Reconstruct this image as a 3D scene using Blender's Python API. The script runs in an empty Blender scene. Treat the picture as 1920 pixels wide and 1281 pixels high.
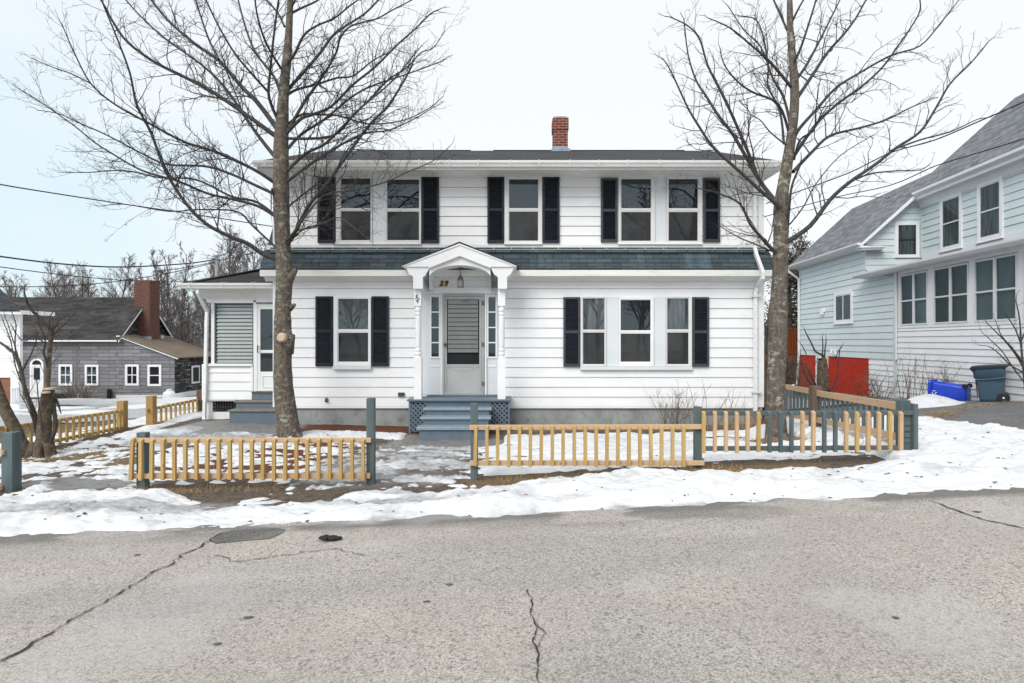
import bpy, math, random
import numpy as np
from mathutils import Vector, Matrix
random.seed(7)
F = 1066.67          # focal length in photo pixels (20 mm on a 36 mm sensor, 1920 px wide)
CZ = 1.75            # camera height
PI = math.pi
sc = bpy.context.scene
COL = sc.collection
def X(px, d): return (px-960)*d/F
def Z(py, d): return CZ+(640.5-py)*d/F
def P(px, py, d): return Vector((X(px, d), d, Z(py, d)))
def R(a): return math.radians(a)

# ---------------------------------------------------------------- objects
def world_loc(o):
    v = Vector((0, 0, 0))
    while o is not None:
        v += o.location; o = o.parent
    return v
def tag(o, label=None, cat=None, group=None, kind=None):
    if label: o['label'] = label
    if cat: o['category'] = cat
    if group: o['group'] = group
    if kind: o['kind'] = kind
    return o
def thing(name, label, cat, loc=(0, 0, 0), group=None):
    o = bpy.data.objects.new(name, None); COL.objects.link(o)
    o.location = loc; o.empty_display_size = .2
    return tag(o, label, cat, group)
def copy_tree(o, parent=None):
    c = o.copy(); COL.objects.link(c)
    if parent: c.parent = parent
    for ch in o.children: copy_tree(ch, c)
    return c

class MB:
    def __init__(s): s.v = []; s.f = []; s.mi = []; s.cur = 0
    def add(s, vs, fs):
        b = len(s.v); s.v.extend([tuple(p) for p in vs])
        s.f.extend([tuple(i+b for i in f) for f in fs]); s.mi.extend([s.cur]*len(fs))
        return s
    def box(s, x0, x1, y0, y1, z0, z1):
        if x0 > x1: x0, x1 = x1, x0
        if y0 > y1: y0, y1 = y1, y0
        if z0 > z1: z0, z1 = z1, z0
        return s.add([(x0,y0,z0),(x1,y0,z0),(x1,y1,z0),(x0,y1,z0),(x0,y0,z1),(x1,y0,z1),(x1,y1,z1),(x0,y1,z1)],
              [(0,3,2,1),(4,5,6,7),(0,1,5,4),(1,2,6,5),(2,3,7,6),(3,0,4,7)])
    def obox(s, c, ax, ay, az):          # centre + three half-axis vectors
        c, ax, ay, az = Vector(c), Vector(ax), Vector(ay), Vector(az)
        vs = [c+i*ax+j*ay+k*az for k in (-1, 1) for (i, j) in ((-1,-1),(1,-1),(1,1),(-1,1))]
        return s.add(vs, [(0,3,2,1),(4,5,6,7),(0,1,5,4),(1,2,6,5),(2,3,7,6),(3,0,4,7)])
    def beam(s, a, b, w, h, up=(0, 0, 1)):     # bar from a to b, w across, h along up
        a, b = Vector(a), Vector(b); t = (b-a); L = t.length; t /= L
        side = t.cross(Vector(up))
        if side.length < 1e-4: side = t.cross(Vector((0, 1, 0)))
        side.normalize(); u = side.cross(t)
        return s.obox((a+b)/2, t*L/2, side*w/2, u*h/2)
    def poly(s, pts): return s.add(pts, [tuple(range(len(pts)))])
    def prism(s, pts, ext):              # outline pts extruded by vector ext
        n = len(pts); e = Vector(ext); q = [Vector(p) for p in pts]
        vs = q+[p+e for p in q]
        fs = [tuple(range(n-1, -1, -1)), tuple(range(n, 2*n))]
        fs += [(i, (i+1) % n, n+(i+1) % n, n+i) for i in range(n)]
        return s.add(vs, fs)
    def tube(s, pts, rad, n=6, cap=True):
        pts = [Vector(p) for p in pts]; m = len(pts)
        if not hasattr(rad, '__len__'): rad = [rad]*m
        b = len(s.v); ref = None
        for i in range(m):
            t = (pts[min(i+1, m-1)]-pts[max(i-1, 0)])
            if t.length < 1e-9: t = Vector((0, 0, 1))
            t.normalize()
            if ref is None:
                ref = t.cross(Vector((0, 1, 0)) if abs(t.y) < .9 else Vector((1, 0, 0)))
            ref = ref-t*ref.dot(t)
            if ref.length < 1e-6: ref = t.orthogonal()
            ref.normalize(); bn = t.cross(ref)
            r = rad[i]; p = pts[i]
            for k in range(n):
                a = 2*PI*k/n+PI/n; ca, sa = math.cos(a)*r, math.sin(a)*r
                s.v.append((p.x+ref.x*ca+bn.x*sa, p.y+ref.y*ca+bn.y*sa, p.z+ref.z*ca+bn.z*sa))
        fs = []
        for i in range(m-1):
            for k in range(n):
                k2 = (k+1) % n
                fs.append((b+i*n+k, b+i*n+k2, b+(i+1)*n+k2, b+(i+1)*n+k))
        if cap:
            fs.append(tuple(b+k for k in range(n-1, -1, -1))); fs.append(tuple(b+(m-1)*n+k for k in range(n)))
        s.f.extend(fs); s.mi.extend([s.cur]*len(fs))
        return s
    def lathe(s, c, prof, n=16, axis='z'):
        c = Vector(c); b = len(s.v)
        for (r, h) in prof:
            for k in range(n):
                a = 2*PI*k/n; u, w = r*math.cos(a), r*math.sin(a)
                if axis == 'z': s.v.append((c.x+u, c.y+w, c.z+h))
                elif axis == 'y': s.v.append((c.x+u, c.y+h, c.z+w))
                else: s.v.append((c.x+h, c.y+u, c.z+w))
        fs = []
        for i in range(len(prof)-1):
            for k in range(n):
                k2 = (k+1) % n; fs.append((b+i*n+k, b+i*n+k2, b+(i+1)*n+k2, b+(i+1)*n+k))
        fs.append(tuple(b+k for k in range(n-1, -1, -1))); fs.append(tuple(b+(len(prof)-1)*n+k for k in range(n)))
        s.f.extend(fs); s.mi.extend([s.cur]*len(fs))
        return s
    def loft(s, rings, cap=True):
        b = len(s.v); n = len(rings[0])
        for r in rings: s.v.extend([tuple(p) for p in r])
        fs = [(b+i*n+k, b+i*n+(k+1) % n, b+(i+1)*n+(k+1) % n, b+(i+1)*n+k) for i in range(len(rings)-1) for k in range(n)]
        if cap:
            fs.append(tuple(b+k for k in range(n-1, -1, -1))); fs.append(tuple(b+(len(rings)-1)*n+k for k in range(n)))
        s.f.extend(fs); s.mi.extend([s.cur]*len(fs))
        return s
    def build(s, name, mat, parent=None, smooth=False, bevel=0, label=None, kind=None):
        off = world_loc(parent) if parent else Vector((0, 0, 0))
        V = np.array(s.v, dtype=np.float64)-np.array(off)
        me = bpy.data.meshes.new(name); me.from_pydata(V.tolist(), [], s.f)
        mats = mat if isinstance(mat, (list, tuple)) else [mat]
        for m in mats: me.materials.append(m)
        me.polygons.foreach_set('material_index', s.mi)
        # metric UVs from each face's own plane
        nl = len(me.loops); uv = np.zeros((nl, 2))
        nrm = np.zeros(len(me.polygons)*3); me.polygons.foreach_get('normal', nrm); nrm = nrm.reshape(-1, 3)
        ls = np.zeros(len(me.polygons), dtype=int); me.polygons.foreach_get('loop_total', ls)
        vi = np.zeros(nl, dtype=int); me.loops.foreach_get('vertex_index', vi)
        N = np.repeat(nrm, ls, axis=0); W = V[vi]+np.array(off)
        T = np.stack([-N[:, 1], N[:, 0], np.zeros(nl)], 1); tl = np.linalg.norm(T, axis=1)
        flat = tl < .05; T[flat] = (1, 0, 0); tl[flat] = 1; T /= tl[:, None]
        B = np.cross(N, T)
        uv[:, 0] = (W*T).sum(1); uv[:, 1] = (W*B).sum(1)
        l = me.uv_layers.new(name='UVMap'); l.data.foreach_set('uv', uv.ravel())
        if smooth: me.polygons.foreach_set('use_smooth', [True]*len(me.polygons))
        me.update()
        o = bpy.data.objects.new(name, me); COL.objects.link(o)
        if parent: o.parent = parent
        if bevel:
            b = o.modifiers.new('bevel', 'BEVEL'); b.width = bevel; b.segments = 2; b.limit_method = 'ANGLE'; b.angle_limit = R(40)
        if label: o['label'] = label
        if kind: o['kind'] = kind
        return o

def pieces(mb, name, mat, parent=None, gap=.004, **kw):
    """link every piece of the builder that stands apart from the others as a part of its own"""
    n = len(mb.v); par = list(range(n))
    def fd(a):
        while par[a] != a: par[a] = par[par[a]]; a = par[a]
        return a
    for f in mb.f:
        r = fd(f[0])
        for i in f[1:]: par[fd(i)] = r
    comp = {}
    for i in range(n): comp.setdefault(fd(i), []).append(i)
    cs = []
    for c in comp.values():
        p = [mb.v[i] for i in c]; cs.append([set(c), [min(q[k] for q in p)-gap for k in range(3)], [max(q[k] for q in p)+gap for k in range(3)]])
    ch = True
    while ch:
        ch = False
        for i in range(len(cs)):
            for j in range(i+1, len(cs)):
                a, b = cs[i], cs[j]
                if all(a[1][k] <= b[2][k] and b[1][k] <= a[2][k] for k in range(3)):
                    a[0] |= b[0]; a[1] = [min(x, y) for x, y in zip(a[1], b[1])]; a[2] = [max(x, y) for x, y in zip(a[2], b[2])]; cs.pop(j); ch = True; break
            if ch: break
    out = []
    for c in cs:
        m = MB(); mp = {}
        for f in mb.f:
            if f[0] in c[0]:
                for i in f:
                    if i not in mp: mp[i] = len(m.v); m.v.append(mb.v[i])
                m.f.append(tuple(mp[i] for i in f)); m.mi.append(0)
        out.append(m.build(name, mat, parent, **kw))
    return out

# ---------------------------------------------------------------- materials
class NT:
    def __init__(s, name):
        s.m = bpy.data.materials.new(name); s.m.use_nodes = True
        s.t = s.m.node_tree; s.t.nodes.clear()
        s.out = s.n('ShaderNodeOutputMaterial')
    def n(s, typ, **kw):
        nd = s.t.nodes.new(typ)
        for k, v in kw.items():
            if k.startswith('i_'): nd.inputs[k[2:].replace('_', ' ')].default_value = v
            else: setattr(nd, k, v)
        return nd
    def l(s, a, b): s.t.links.new(a, b)
    def put(s, sock, val):
        if hasattr(val, 'is_linked') or isinstance(val, bpy.types.NodeSocket): s.l(val, sock)
        else: sock.default_value = (tuple(val)+(1,) if isinstance(val, (tuple, list)) and len(val) == 3 and len(sock.default_value) == 4 else val)
    def coord(s, which='UV', scale=(1, 1, 1), rot=(0, 0, 0)):
        if which == 'POS': c = s.n('ShaderNodeNewGeometry').outputs['Position']
        else: c = s.n('ShaderNodeTexCoord').outputs[which]
        mp = s.n('ShaderNodeMapping'); mp.inputs['Scale'].default_value = scale; mp.inputs['Rotation'].default_value = rot
        s.l(c, mp.inputs['Vector']); return mp.outputs[0]
    def noise(s, vec, scale, detail=4, rough=.55, dist=0):
        nd = s.n('ShaderNodeTexNoise'); s.l(vec, nd.inputs['Vector'])
        nd.inputs['Scale'].default_value = scale; nd.inputs['Detail'].default_value = detail
        nd.inputs['Roughness'].default_value = rough; nd.inputs['Distortion'].default_value = dist
        return nd.outputs['Fac']
    def ramp(s, fac, a, b, c0=(0, 0, 0), c1=(1, 1, 1)):
        nd = s.n('ShaderNodeMapRange'); nd.inputs['From Min'].default_value = a; nd.inputs['From Max'].default_value = b
        s.l(fac, nd.inputs['Value']); return nd.outputs[0]
    def mix(s, fac, a, b, blend='MIX'):
        nd = s.n('ShaderNodeMix', data_type='RGBA', blend_type=blend)
        s.put(nd.inputs[0], fac); s.put(nd.inputs[6], a); s.put(nd.inputs[7], b); return nd.outputs[2]
    def math(s, op, a, b=0):
        nd = s.n('ShaderNodeMath', operation=op); s.put(nd.inputs[0], a); s.put(nd.inputs[1], b); return nd.outputs[0]
    def bump(s, h, strength=.3, dist=.01, normal=None):
        nd = s.n('ShaderNodeBump'); nd.inputs['Strength'].default_value = strength; nd.inputs['Distance'].default_value = dist
        s.l(h, nd.inputs['Height'])
        if normal: s.l(normal, nd.inputs['Normal'])
        return nd.outputs[0]
    def pbr(s, col, rough=.6, normal=None, spec=.5, metal=0, **kw):
        b = s.n('ShaderNodeBsdfPrincipled'); s.put(b.inputs['Base Color'], col); s.put(b.inputs['Roughness'], rough)
        b.inputs['Specular IOR Level'].default_value = spec; b.inputs['Metallic'].default_value = metal
        if normal: s.l(normal, b.inputs['Normal'])
        for k, v in kw.items(): s.put(b.inputs[k], v)
        s.l(b.outputs[0], s.out.inputs['Surface']); return b

def paint(name, col, rough=.5, var=.08, scale=2.5, fine=60, bump=.08, dirt=None, dirt_amt=.25, spec=.4, stretch=(1, 1, 1)):
    t = NT(name); c = t.coord('POS', stretch)
    a = t.noise(c, scale, 5); f = t.noise(c, fine, 3)
    lo = tuple(x*(1-var*1.6) for x in col); hi = tuple(min(1, x*(1+var)) for x in col)
    k = t.mix(t.ramp(a, .3, .7), lo, hi)
    if dirt:
        d = t.noise(c, scale*2.3, 8, .7)
        k = t.mix(t.math('MULTIPLY', t.ramp(d, .52, .72), dirt_amt), k, dirt)
    t.pbr(k, rough, t.bump(f, bump, .004), spec)
    return t.m
def wood(name, col, dark, rough=.7, axis=2):
    t = NT(name); sc_ = [26, 26, 26]; sc_[axis] = 1.6
    c = t.coord('POS', tuple(sc_)); g = t.noise(c, 2.2, 6, .65, .8)
    c2 = t.coord('POS'); b = t.noise(c2, 5, 3); info = t.n('ShaderNodeObjectInfo').outputs['Random']
    k = t.mix(t.ramp(g, .35, .72), col, dark)
    k = t.mix(t.math('MULTIPLY', t.ramp(b, .35, .75), .35), k, tuple(x*.7 for x in col))
    k = t.mix(t.math('MULTIPLY', info, .62), k, dark)
    v = t.n('ShaderNodeTexVoronoi'); t.l(c2, v.inputs['Vector']); v.inputs['Scale'].default_value = 7
    k = t.mix(t.math('MULTIPLY', t.math('SUBTRACT', 1, t.ramp(v.outputs['Distance'], .05, .12)), .7), k, tuple(x*.25 for x in dark))
    t.pbr(k, rough, t.bump(g, .25, .004), .3)
    return t.m
def shingles(name, c1, c2, mortar, w=.3, h=.13, stain=None, stain_amt=.5, streak=(1.5, .25, 1), bump=.5):
    t = NT(name); uv = t.coord('UV')
    br = t.n('ShaderNodeTexBrick'); t.l(uv, br.inputs['Vector']); br.offset = .5
    for k, v in (('Color1', c1), ('Color2', c2), ('Mortar', mortar)): br.inputs[k].default_value = (*v, 1)
    br.inputs['Scale'].default_value = 1; br.inputs['Mortar Size'].default_value = .006; br.inputs['Brick Width'].default_value = w
    br.inputs['Row Height'].default_value = h; br.inputs['Bias'].default_value = 0
    k = br.outputs['Color']; g = t.noise(t.coord('UV'), 160, 2); big = t.noise(t.coord('UV', streak), 1.2, 6, .65)
    k = t.mix(.55, k, t.mix(g, (.0, .0, .0), (1, 1, 1)), 'OVERLAY')
    k = t.mix(t.ramp(big, .3, .75), k, tuple(min(1, x*1.3) for x in c2), 'MIX') if not stain else t.mix(t.math('MULTIPLY', t.ramp(big, .52, .78), stain_amt), k, stain)
    hgt = t.math('ADD', t.math('MULTIPLY', br.outputs['Fac'], -1), t.math('MULTIPLY', g, .4))
    t.pbr(k, .85, t.bump(hgt, bump, .008), .25)
    return t.m
def bricks(name, c1, c2, mortar, w=.21, h=.07, ms=.008, bump=.6, blotch=.25):
    t = NT(name); uv = t.coord('UV')
    br = t.n('ShaderNodeTexBrick'); t.l(uv, br.inputs['Vector'])
    for k, v in (('Color1', c1), ('Color2', c2), ('Mortar', mortar)): br.inputs[k].default_value = (*v, 1)
    br.inputs['Scale'].default_value = 1; br.inputs['Mortar Size'].default_value = ms; br.inputs['Brick Width'].default_value = w
    br.inputs['Row Height'].default_value = h
    n = t.noise(uv, 9, 6, .7); g = t.noise(uv, 90, 2)
    k = t.mix(t.math('MULTIPLY', t.ramp(n, .45, .75), blotch), br.outputs['Color'], tuple(x*.35 for x in c1))
    hgt = t.math('ADD', t.math('MULTIPLY', br.outputs['Fac'], -1), t.math('MULTIPLY', g, .3))
    t.pbr(k, .85, t.bump(hgt, bump, .008), .25)
    return t.m
def glass(name, tint=(.9, .93, .95), refl=1.0, rough=.0):
    t = NT(name)
    lw = t.n('ShaderNodeLayerWeight'); lw.inputs['Blend'].default_value = .5
    fr = t.math('ADD', .045, t.math('MULTIPLY', t.math('POWER', lw.outputs['Facing'], 5), .9))
    wob = t.noise(t.coord('POS'), 2.2, 2); nb = t.bump(wob, .03, .02); 
    tr = t.n('ShaderNodeBsdfTransparent'); tr.inputs[0].default_value = (*tint, 1)
    gl = t.n('ShaderNodeBsdfGlossy'); gl.inputs['Roughness'].default_value = rough; gl.inputs['Color'].default_value = (.80, .93, 1, 1); t.l(nb, gl.inputs['Normal'])
    mx = t.n('ShaderNodeMixShader'); t.l(t.math('MINIMUM', t.math('MULTIPLY', fr, 1.05*refl), 1.0), mx.inputs[0])
    t.l(tr.outputs[0], mx.inputs[1]); t.l(gl.outputs[0], mx.inputs[2]); t.l(mx.outputs[0], t.out.inputs['Surface'])
    return t.m
def bark(name, base, light, lich=.5, scale=9, th=.56):
    t = NT(name); c = t.coord('POS', (1, 1, .28)); c1 = t.coord('POS', (1, 1, 1.7))
    a = t.noise(c, scale*3, 6, .7, .4); b = t.noise(c1, scale, 6, .7); g = t.noise(t.coord('POS'), 2.2, 3)
    k = t.mix(t.ramp(a, .3, .7), tuple(x*.5 for x in base), tuple(x*1.35 for x in base))
    sp = t.noise(t.coord('POS', (1, 1, .7)), scale*2.6, 5, .7); k = t.mix(t.math('MULTIPLY', t.ramp(sp, .52, .62), .55), k, tuple(x*.38 for x in base)); k = t.mix(t.math('MULTIPLY', t.ramp(sp, .44, .36), .45), k, tuple(x*1.8 for x in base))
    lf = t.math('MULTIPLY', t.ramp(b, th, th+.07), t.math('MULTIPLY', t.ramp(g, .35, .6), lich))
    k = t.mix(lf, k, light)
    t.pbr(k, .9, t.bump(t.math('ADD', a, b), 1.0, .035), .2)
    return t.m

M = {}
M['siding'] = paint('white_siding', (.80, .81, .83), .42, .03, 1.2, 30, .05, (.55, .55, .52), .18)
M['trim'] = paint('white_trim', (.78, .79, .81), .45, .03, 2, 40, .05, (.55, .55, .52), .15)
M['soffit'] = paint('cream_soffit', (.74, .75, .72), .5, .04, 2, 40, .05, (.35, .34, .30), .35, stretch=(.4, 1, 3))
M['bluetrim'] = paint('pale_blue_trim', (.635, .675, .705), .45, .03, 2, 40, .05)
M['alu'] = paint('aluminium_frame', (.66, .67, .67), .35, .04, 4, 60, .03, spec=.5)
M['gutter'] = paint('gutter_white', (.78, .79, .79), .35, .04, 2, 40, .04, (.4, .4, .36), .3, stretch=(1, 1, 3))
M['navy'] = paint('navy_shutter', (.010, .013, .022), .38, .2, 6, 60, .05, (.03, .035, .045), .4)
M['navyrim'] = paint('weathered_shutter_rim', (.045, .052, .062), .5, .2, 8, 60, .05)
M['roofblue'] = shingles('blue_shingles', (.040, .058, .068), (.078, .100, .113), (.014, .019, .023), .34, .105, (.17, .25, .31), .8, (.75, .10, 1))
M['roofdark'] = shingles('charcoal_shingles', (.028, .029, .032), (.050, .051, .055), (.014, .014, .014), .4, .12, (.12, .12, .12), .6, (.5, 3, 1))
M['roofgray'] = shingles('grey_shingles', (.105, .115, .128), (.215, .225, .24), (.05, .055, .06), .28, .13, (.13, .13, .14), .35, (1, 1, 1), .8)
M['roofold'] = shingles('worn_black_shingles', (.022, .021, .021), (.05, .048, .047), (.010, .010, .010), .5, .16, (.17, .16, .15), .7, (.35, .9, 1))
M['roofbrown'] = paint('brown_roll_roofing', (.16, .125, .09), .85, .12, 1.5, 40, .2, (.27, .25, .22), .3)
M['pane'] = glass('window_glass'); M['sunpane'] = glass('sunroom_glass', (.8, .84, .84), .42)
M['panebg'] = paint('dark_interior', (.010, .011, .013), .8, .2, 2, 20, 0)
t = NT('insect_screen'); c_ = t.coord('POS'); d_ = t.n('ShaderNodeBsdfDiffuse'); a_ = t.noise(c_, 1.3, 3)
t.put(d_.inputs['Color'], t.mix(t.ramp(a_, .35, .65), (.028, .030, .033), (.050, .051, .053)))
g_ = t.n('ShaderNodeBsdfGlossy'); g_.inputs['Roughness'].default_value = .03; f_ = t.n('ShaderNodeLayerWeight'); x_ = t.n('ShaderNodeMixShader')
t.l(t.math('ADD', .03, t.math('MULTIPLY', t.math('POWER', f_.outputs['Facing'], 5), .4)), x_.inputs[0]); t.l(d_.outputs[0], x_.inputs[1]); t.l(g_.outputs[0], x_.inputs[2]); t.l(x_.outputs[0], t.out.inputs['Surface']); M['screen'] = t.m
M['blind'] = paint('drawn_blind', (.095, .095, .09), .7, .05, 1.5, 20, .02)
M['curtain'] = paint('lace_curtain', (.13, .13, .13), .8, .5, 7, 40, .3, stretch=(2.5, 2.5, .2))
M['doorgrey'] = paint('grey_storm_door', (.36, .38, .385), .4, .05, 3, 60, .03)
M['doorwhite'] = paint('white_storm_door', (.74, .76, .77), .38, .03, 3, 60, .03)
M['louver'] = paint('frosted_louver', (.135, .145, .145), .2, .06, 3, 60, .03, spec=.6)
M['jalousie'] = paint('grey_green_slats', (.115, .165, .172), .3, .06, 2.5, 60, .03, spec=.5)
M['steps'] = paint('blue_grey_deck_paint', (.120, .160, .205), .5, .07, 3, 60, .05, (.07, .09, .11), .3)
M['treadworn'] = paint('worn_tread', (.20, .18, .15), .8, .15, 8, 60, .2, (.12, .15, .18), .5)
M['stepedge'] = paint('step_nosing', (.24, .30, .36), .45, .1, 9, 60, .05, (.12, .16, .2), .5)
M['lattice'] = paint('lattice_paint', (.115, .15, .19), .55, .08, 6, 60, .05)
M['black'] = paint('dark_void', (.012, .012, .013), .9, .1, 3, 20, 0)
M['blackmetal'] = paint('black_iron', (.015, .015, .015), .45, .1, 9, 90, .1)
M['concrete'] = paint('concrete_foundation', (.30, .325, .32), .85, .18, 2.2, 45, .5, (.13, .14, .13), .8)
M['brick'] = bricks('red_chimney_brick', (.21, .040, .024), (.145, .030, .021), (.30, .26, .22))
M['lead'] = paint('lead_flashing', (.27, .33, .40), .4, .15, 9, 60, .1)
M['redbrick'] = bricks('red_painted_brick', (.50, .035, .014), (.43, .028, .012), (.28, .018, .009), .21, .07, .006, .5, .12)
M['brownbrick'] = bricks('old_brown_brick', (.185, .085, .065), (.13, .06, .047), (.09, .07, .06), .22, .075, .01, .7, .5)
M['foundbrick'] = bricks('orange_brick', (.30, .11, .07), (.24, .085, .055), (.20, .13, .10))
M['bluesiding'] = paint('pale_blue_siding', (.60, .68, .70), .5, .03, 1.2, 30, .05, (.42, .5, .52), .2)
M['pt'] = wood('treated_pine', (.58, .415, .17), (.39, .245, .09))
M['pine'] = wood('fresh_pine', (.60, .43, .27), (.46, .29, .16))
M['pineh'] = wood('fresh_pine_rail', (.60, .44, .29), (.47, .31, .18), axis=0)
M['ptold'] = wood('treated_post', (.46, .31, .13), (.33, .20, .075))
M['teal'] = paint('weathered_teal_paint', (.092, .130, .136), .7, .22, 2.2, 60, .25, (.15, .115, .085), .7, stretch=(3.5, 3.5, .7))
M['oldpost'] = wood('weathered_brown_post', (.16, .115, .09), (.09, .06, .045))
M['deckred'] = wood('stained_deck', (.27, .075, .022), (.17, .045, .014))
M['bark'] = bark('grey_brown_bark', (.155, .132, .108), (.36, .36, .30), .85, 8, .525)
M['bark2'] = bark('lichen_bark', (.150, .128, .105), (.40, .39, .34), .9, 7, .52)
M['limb'] = bark('limb_bark', (.100, .093, .088), (.19, .19, .18), .3, 14)
M['oldbark'] = bark('rough_old_bark', (.155, .12, .09), (.30, .31, .26), .7, 7)
M['farbark'] = paint('far_tree_bark', (.125, .108, .10), .9, .2, 1, 10, 0)
M['fartwig'] = paint('far_twigs', (.175, .155, .150), .9, .25, .6, 10, 0)
M['cutwood'] = paint('pale_cut_wood', (.56, .43, .31), .8, .1, 14, 60, .2, (.35, .2, .12), .5)
M['stem'] = paint('dead_stem', (.15, .115, .085), .9, .3, 5, 60, .1)
M['straw'] = paint('straw', (.40, .27, .135), .9, .3, 3, 60, .1)
M['leaf'] = paint('brown_leaf', (.15, .065, .03), .8, .5, 3, 60, .1)
M['wire'] = paint('black_wire', (.018, .018, .020), .6, .1, 3, 20, 0)
M['needles'] = paint('brown_green_needles', (.060, .060, .040), .9, .45, 1.1, 20, 0)
M['bluebin'] = paint('blue_plastic', (.010, .050, .52), .33, .05, 4, 120, .04, spec=.5)
M['cart'] = paint('slate_blue_plastic', (.042, .084, .122), .42, .06, 4, 140, .06, spec=.45)
M['cartlid'] = paint('dark_plastic', (.022, .026, .032), .45, .1, 4, 140, .06)
M['rubber'] = paint('black_rubber', (.012, .012, .012), .6, .1, 8, 100, .1)
M['tank'] = paint('white_tank', (.75, .76, .77), .35, .04, 3, 40, .02)
M['brass'] = paint('gold_plate', (.52, .36, .10), .4, .2, 20, 60, .1)
M['glove'] = paint('black_glove', (.016, .017, .020), .75, .3, 30, 200, .4)
M['polewood'] = paint('grey_pole', (.30, .29, .28), .9, .1, 6, 30, .1)
M['lampglass'] = paint('lantern_glass', (.22, .23, .22), .15, .1, 8, 60, .02, spec=.6)
M['lantern'] = paint('pewter_lantern', (.11, .11, .10), .45, .2, 12, 60, .1)
M['white'] = paint('white_print', (.75, .77, .8), .5, .02, 3, 40, 0)
M['wallstreak'] = paint('dark_wall_streak', (.14, .14, .14), .7, .2, 30, 60, .05)
M['peel'] = paint('peeled_paint', (.05, .045, .04), .9, .2, 30, 60, .1)
# slate-like strip siding of the grey house
t = NT('grey_strip_siding'); uv = t.coord('UV')
br = t.n('ShaderNodeTexBrick'); t.l(uv, br.inputs['Vector']); br.offset = .37; br.offset_frequency = 2
for k, v in (('Color1', (.175, .177, .185)), ('Color2', (.275, .277, .288)), ('Mortar', (.035, .035, .037))): br.inputs[k].default_value = (*v, 1)
br.inputs['Scale'].default_value = 1; br.inputs['Mortar Size'].default_value = .011; br.inputs['Brick Width'].default_value = .95; br.inputs['Row Height'].default_value = .19
n_ = t.noise(t.coord('UV', (1.1, 16, 1)), 2, 6, .75)
t.pbr(t.mix(t.ramp(n_, .48, .62), br.outputs['Color'], t.mix(.5, br.outputs['Color'], (.085, .082, .085))), .85, t.bump(br.outputs['Fac'], -.5, .01), .2); M['strip'] = t.m
t = NT('worn_dark_strip_siding'); uv = t.coord('UV')
br = t.n('ShaderNodeTexBrick'); t.l(uv, br.inputs['Vector']); br.offset = .4
for k, v in (('Color1', (.014, .013, .014)), ('Color2', (.235, .235, .245)), ('Mortar', (.012, .012, .012))): br.inputs[k].default_value = (*v, 1)
br.inputs['Scale'].default_value = 1; br.inputs['Mortar Size'].default_value = .02; br.inputs['Brick Width'].default_value = .42; br.inputs['Row Height'].default_value = .13
n_ = t.noise(t.coord('UV', (1, 3, 1)), 2.4, 5, .65)
t.pbr(t.mix(t.ramp(n_, .45, .6), br.outputs['Color'], (.035, .032, .033)), .85, t.bump(br.outputs['Fac'], -.5, .01), .2); M['stripdark'] = t.m

# ---------------------------------------------------------------- numpy noise
def _h(ix, iy, seed):
    n = (ix.astype(np.int64)*374761393+iy.astype(np.int64)*668265263+seed*1442695041) & 0x7fffffff
    n = ((n ^ (n >> 13))*1274126177) & 0x7fffffff
    n = ((n ^ (n >> 15))*974634721) & 0x7fffffff
    return (n ^ (n >> 16)) % 65536/65535.0
def vnoise(x, y, seed=0):
    ix, iy = np.floor(x), np.floor(y); fx, fy = x-ix, y-iy
    fx = fx*fx*fx*(fx*(fx*6-15)+10); fy = fy*fy*fy*(fy*(fy*6-15)+10)
    a, b = _h(ix, iy, seed), _h(ix+1, iy, seed); c, d = _h(ix, iy+1, seed), _h(ix+1, iy+1, seed)
    return (a*(1-fx)+b*fx)*(1-fy)+(c*(1-fx)+d*fx)*fy
def fbm(x, y, scale, octv=4, seed=0, gain=.5):
    s = 0; a = 1; t = 0
    ca, sa = .8, .6
    for o in range(octv):
        s = s+a*vnoise(x/scale+o*17.3, y/scale-o*9.1, seed+o); t += a; a *= gain
        x, y = ca*x-sa*y, sa*x+ca*y; scale *= .5
    return s/t
def sst(a, b, x): 
    t = np.clip((x-a)/(b-a), 0, 1); return t*t*(3-2*t)
def boxm(x, y, x0, x1, y0, y1, s=.3):
    return sst(x0-s, x0+s, x)*(1-sst(x1-s, x1+s, x))*sst(y0-s, y0+s, y)*(1-sst(y1-s, y1+s, y))
def ell(x, y, cx, cy, rx, ry): 
    return np.exp(-(((x-cx)/rx)**2+((y-cy)/ry)**2))
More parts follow.
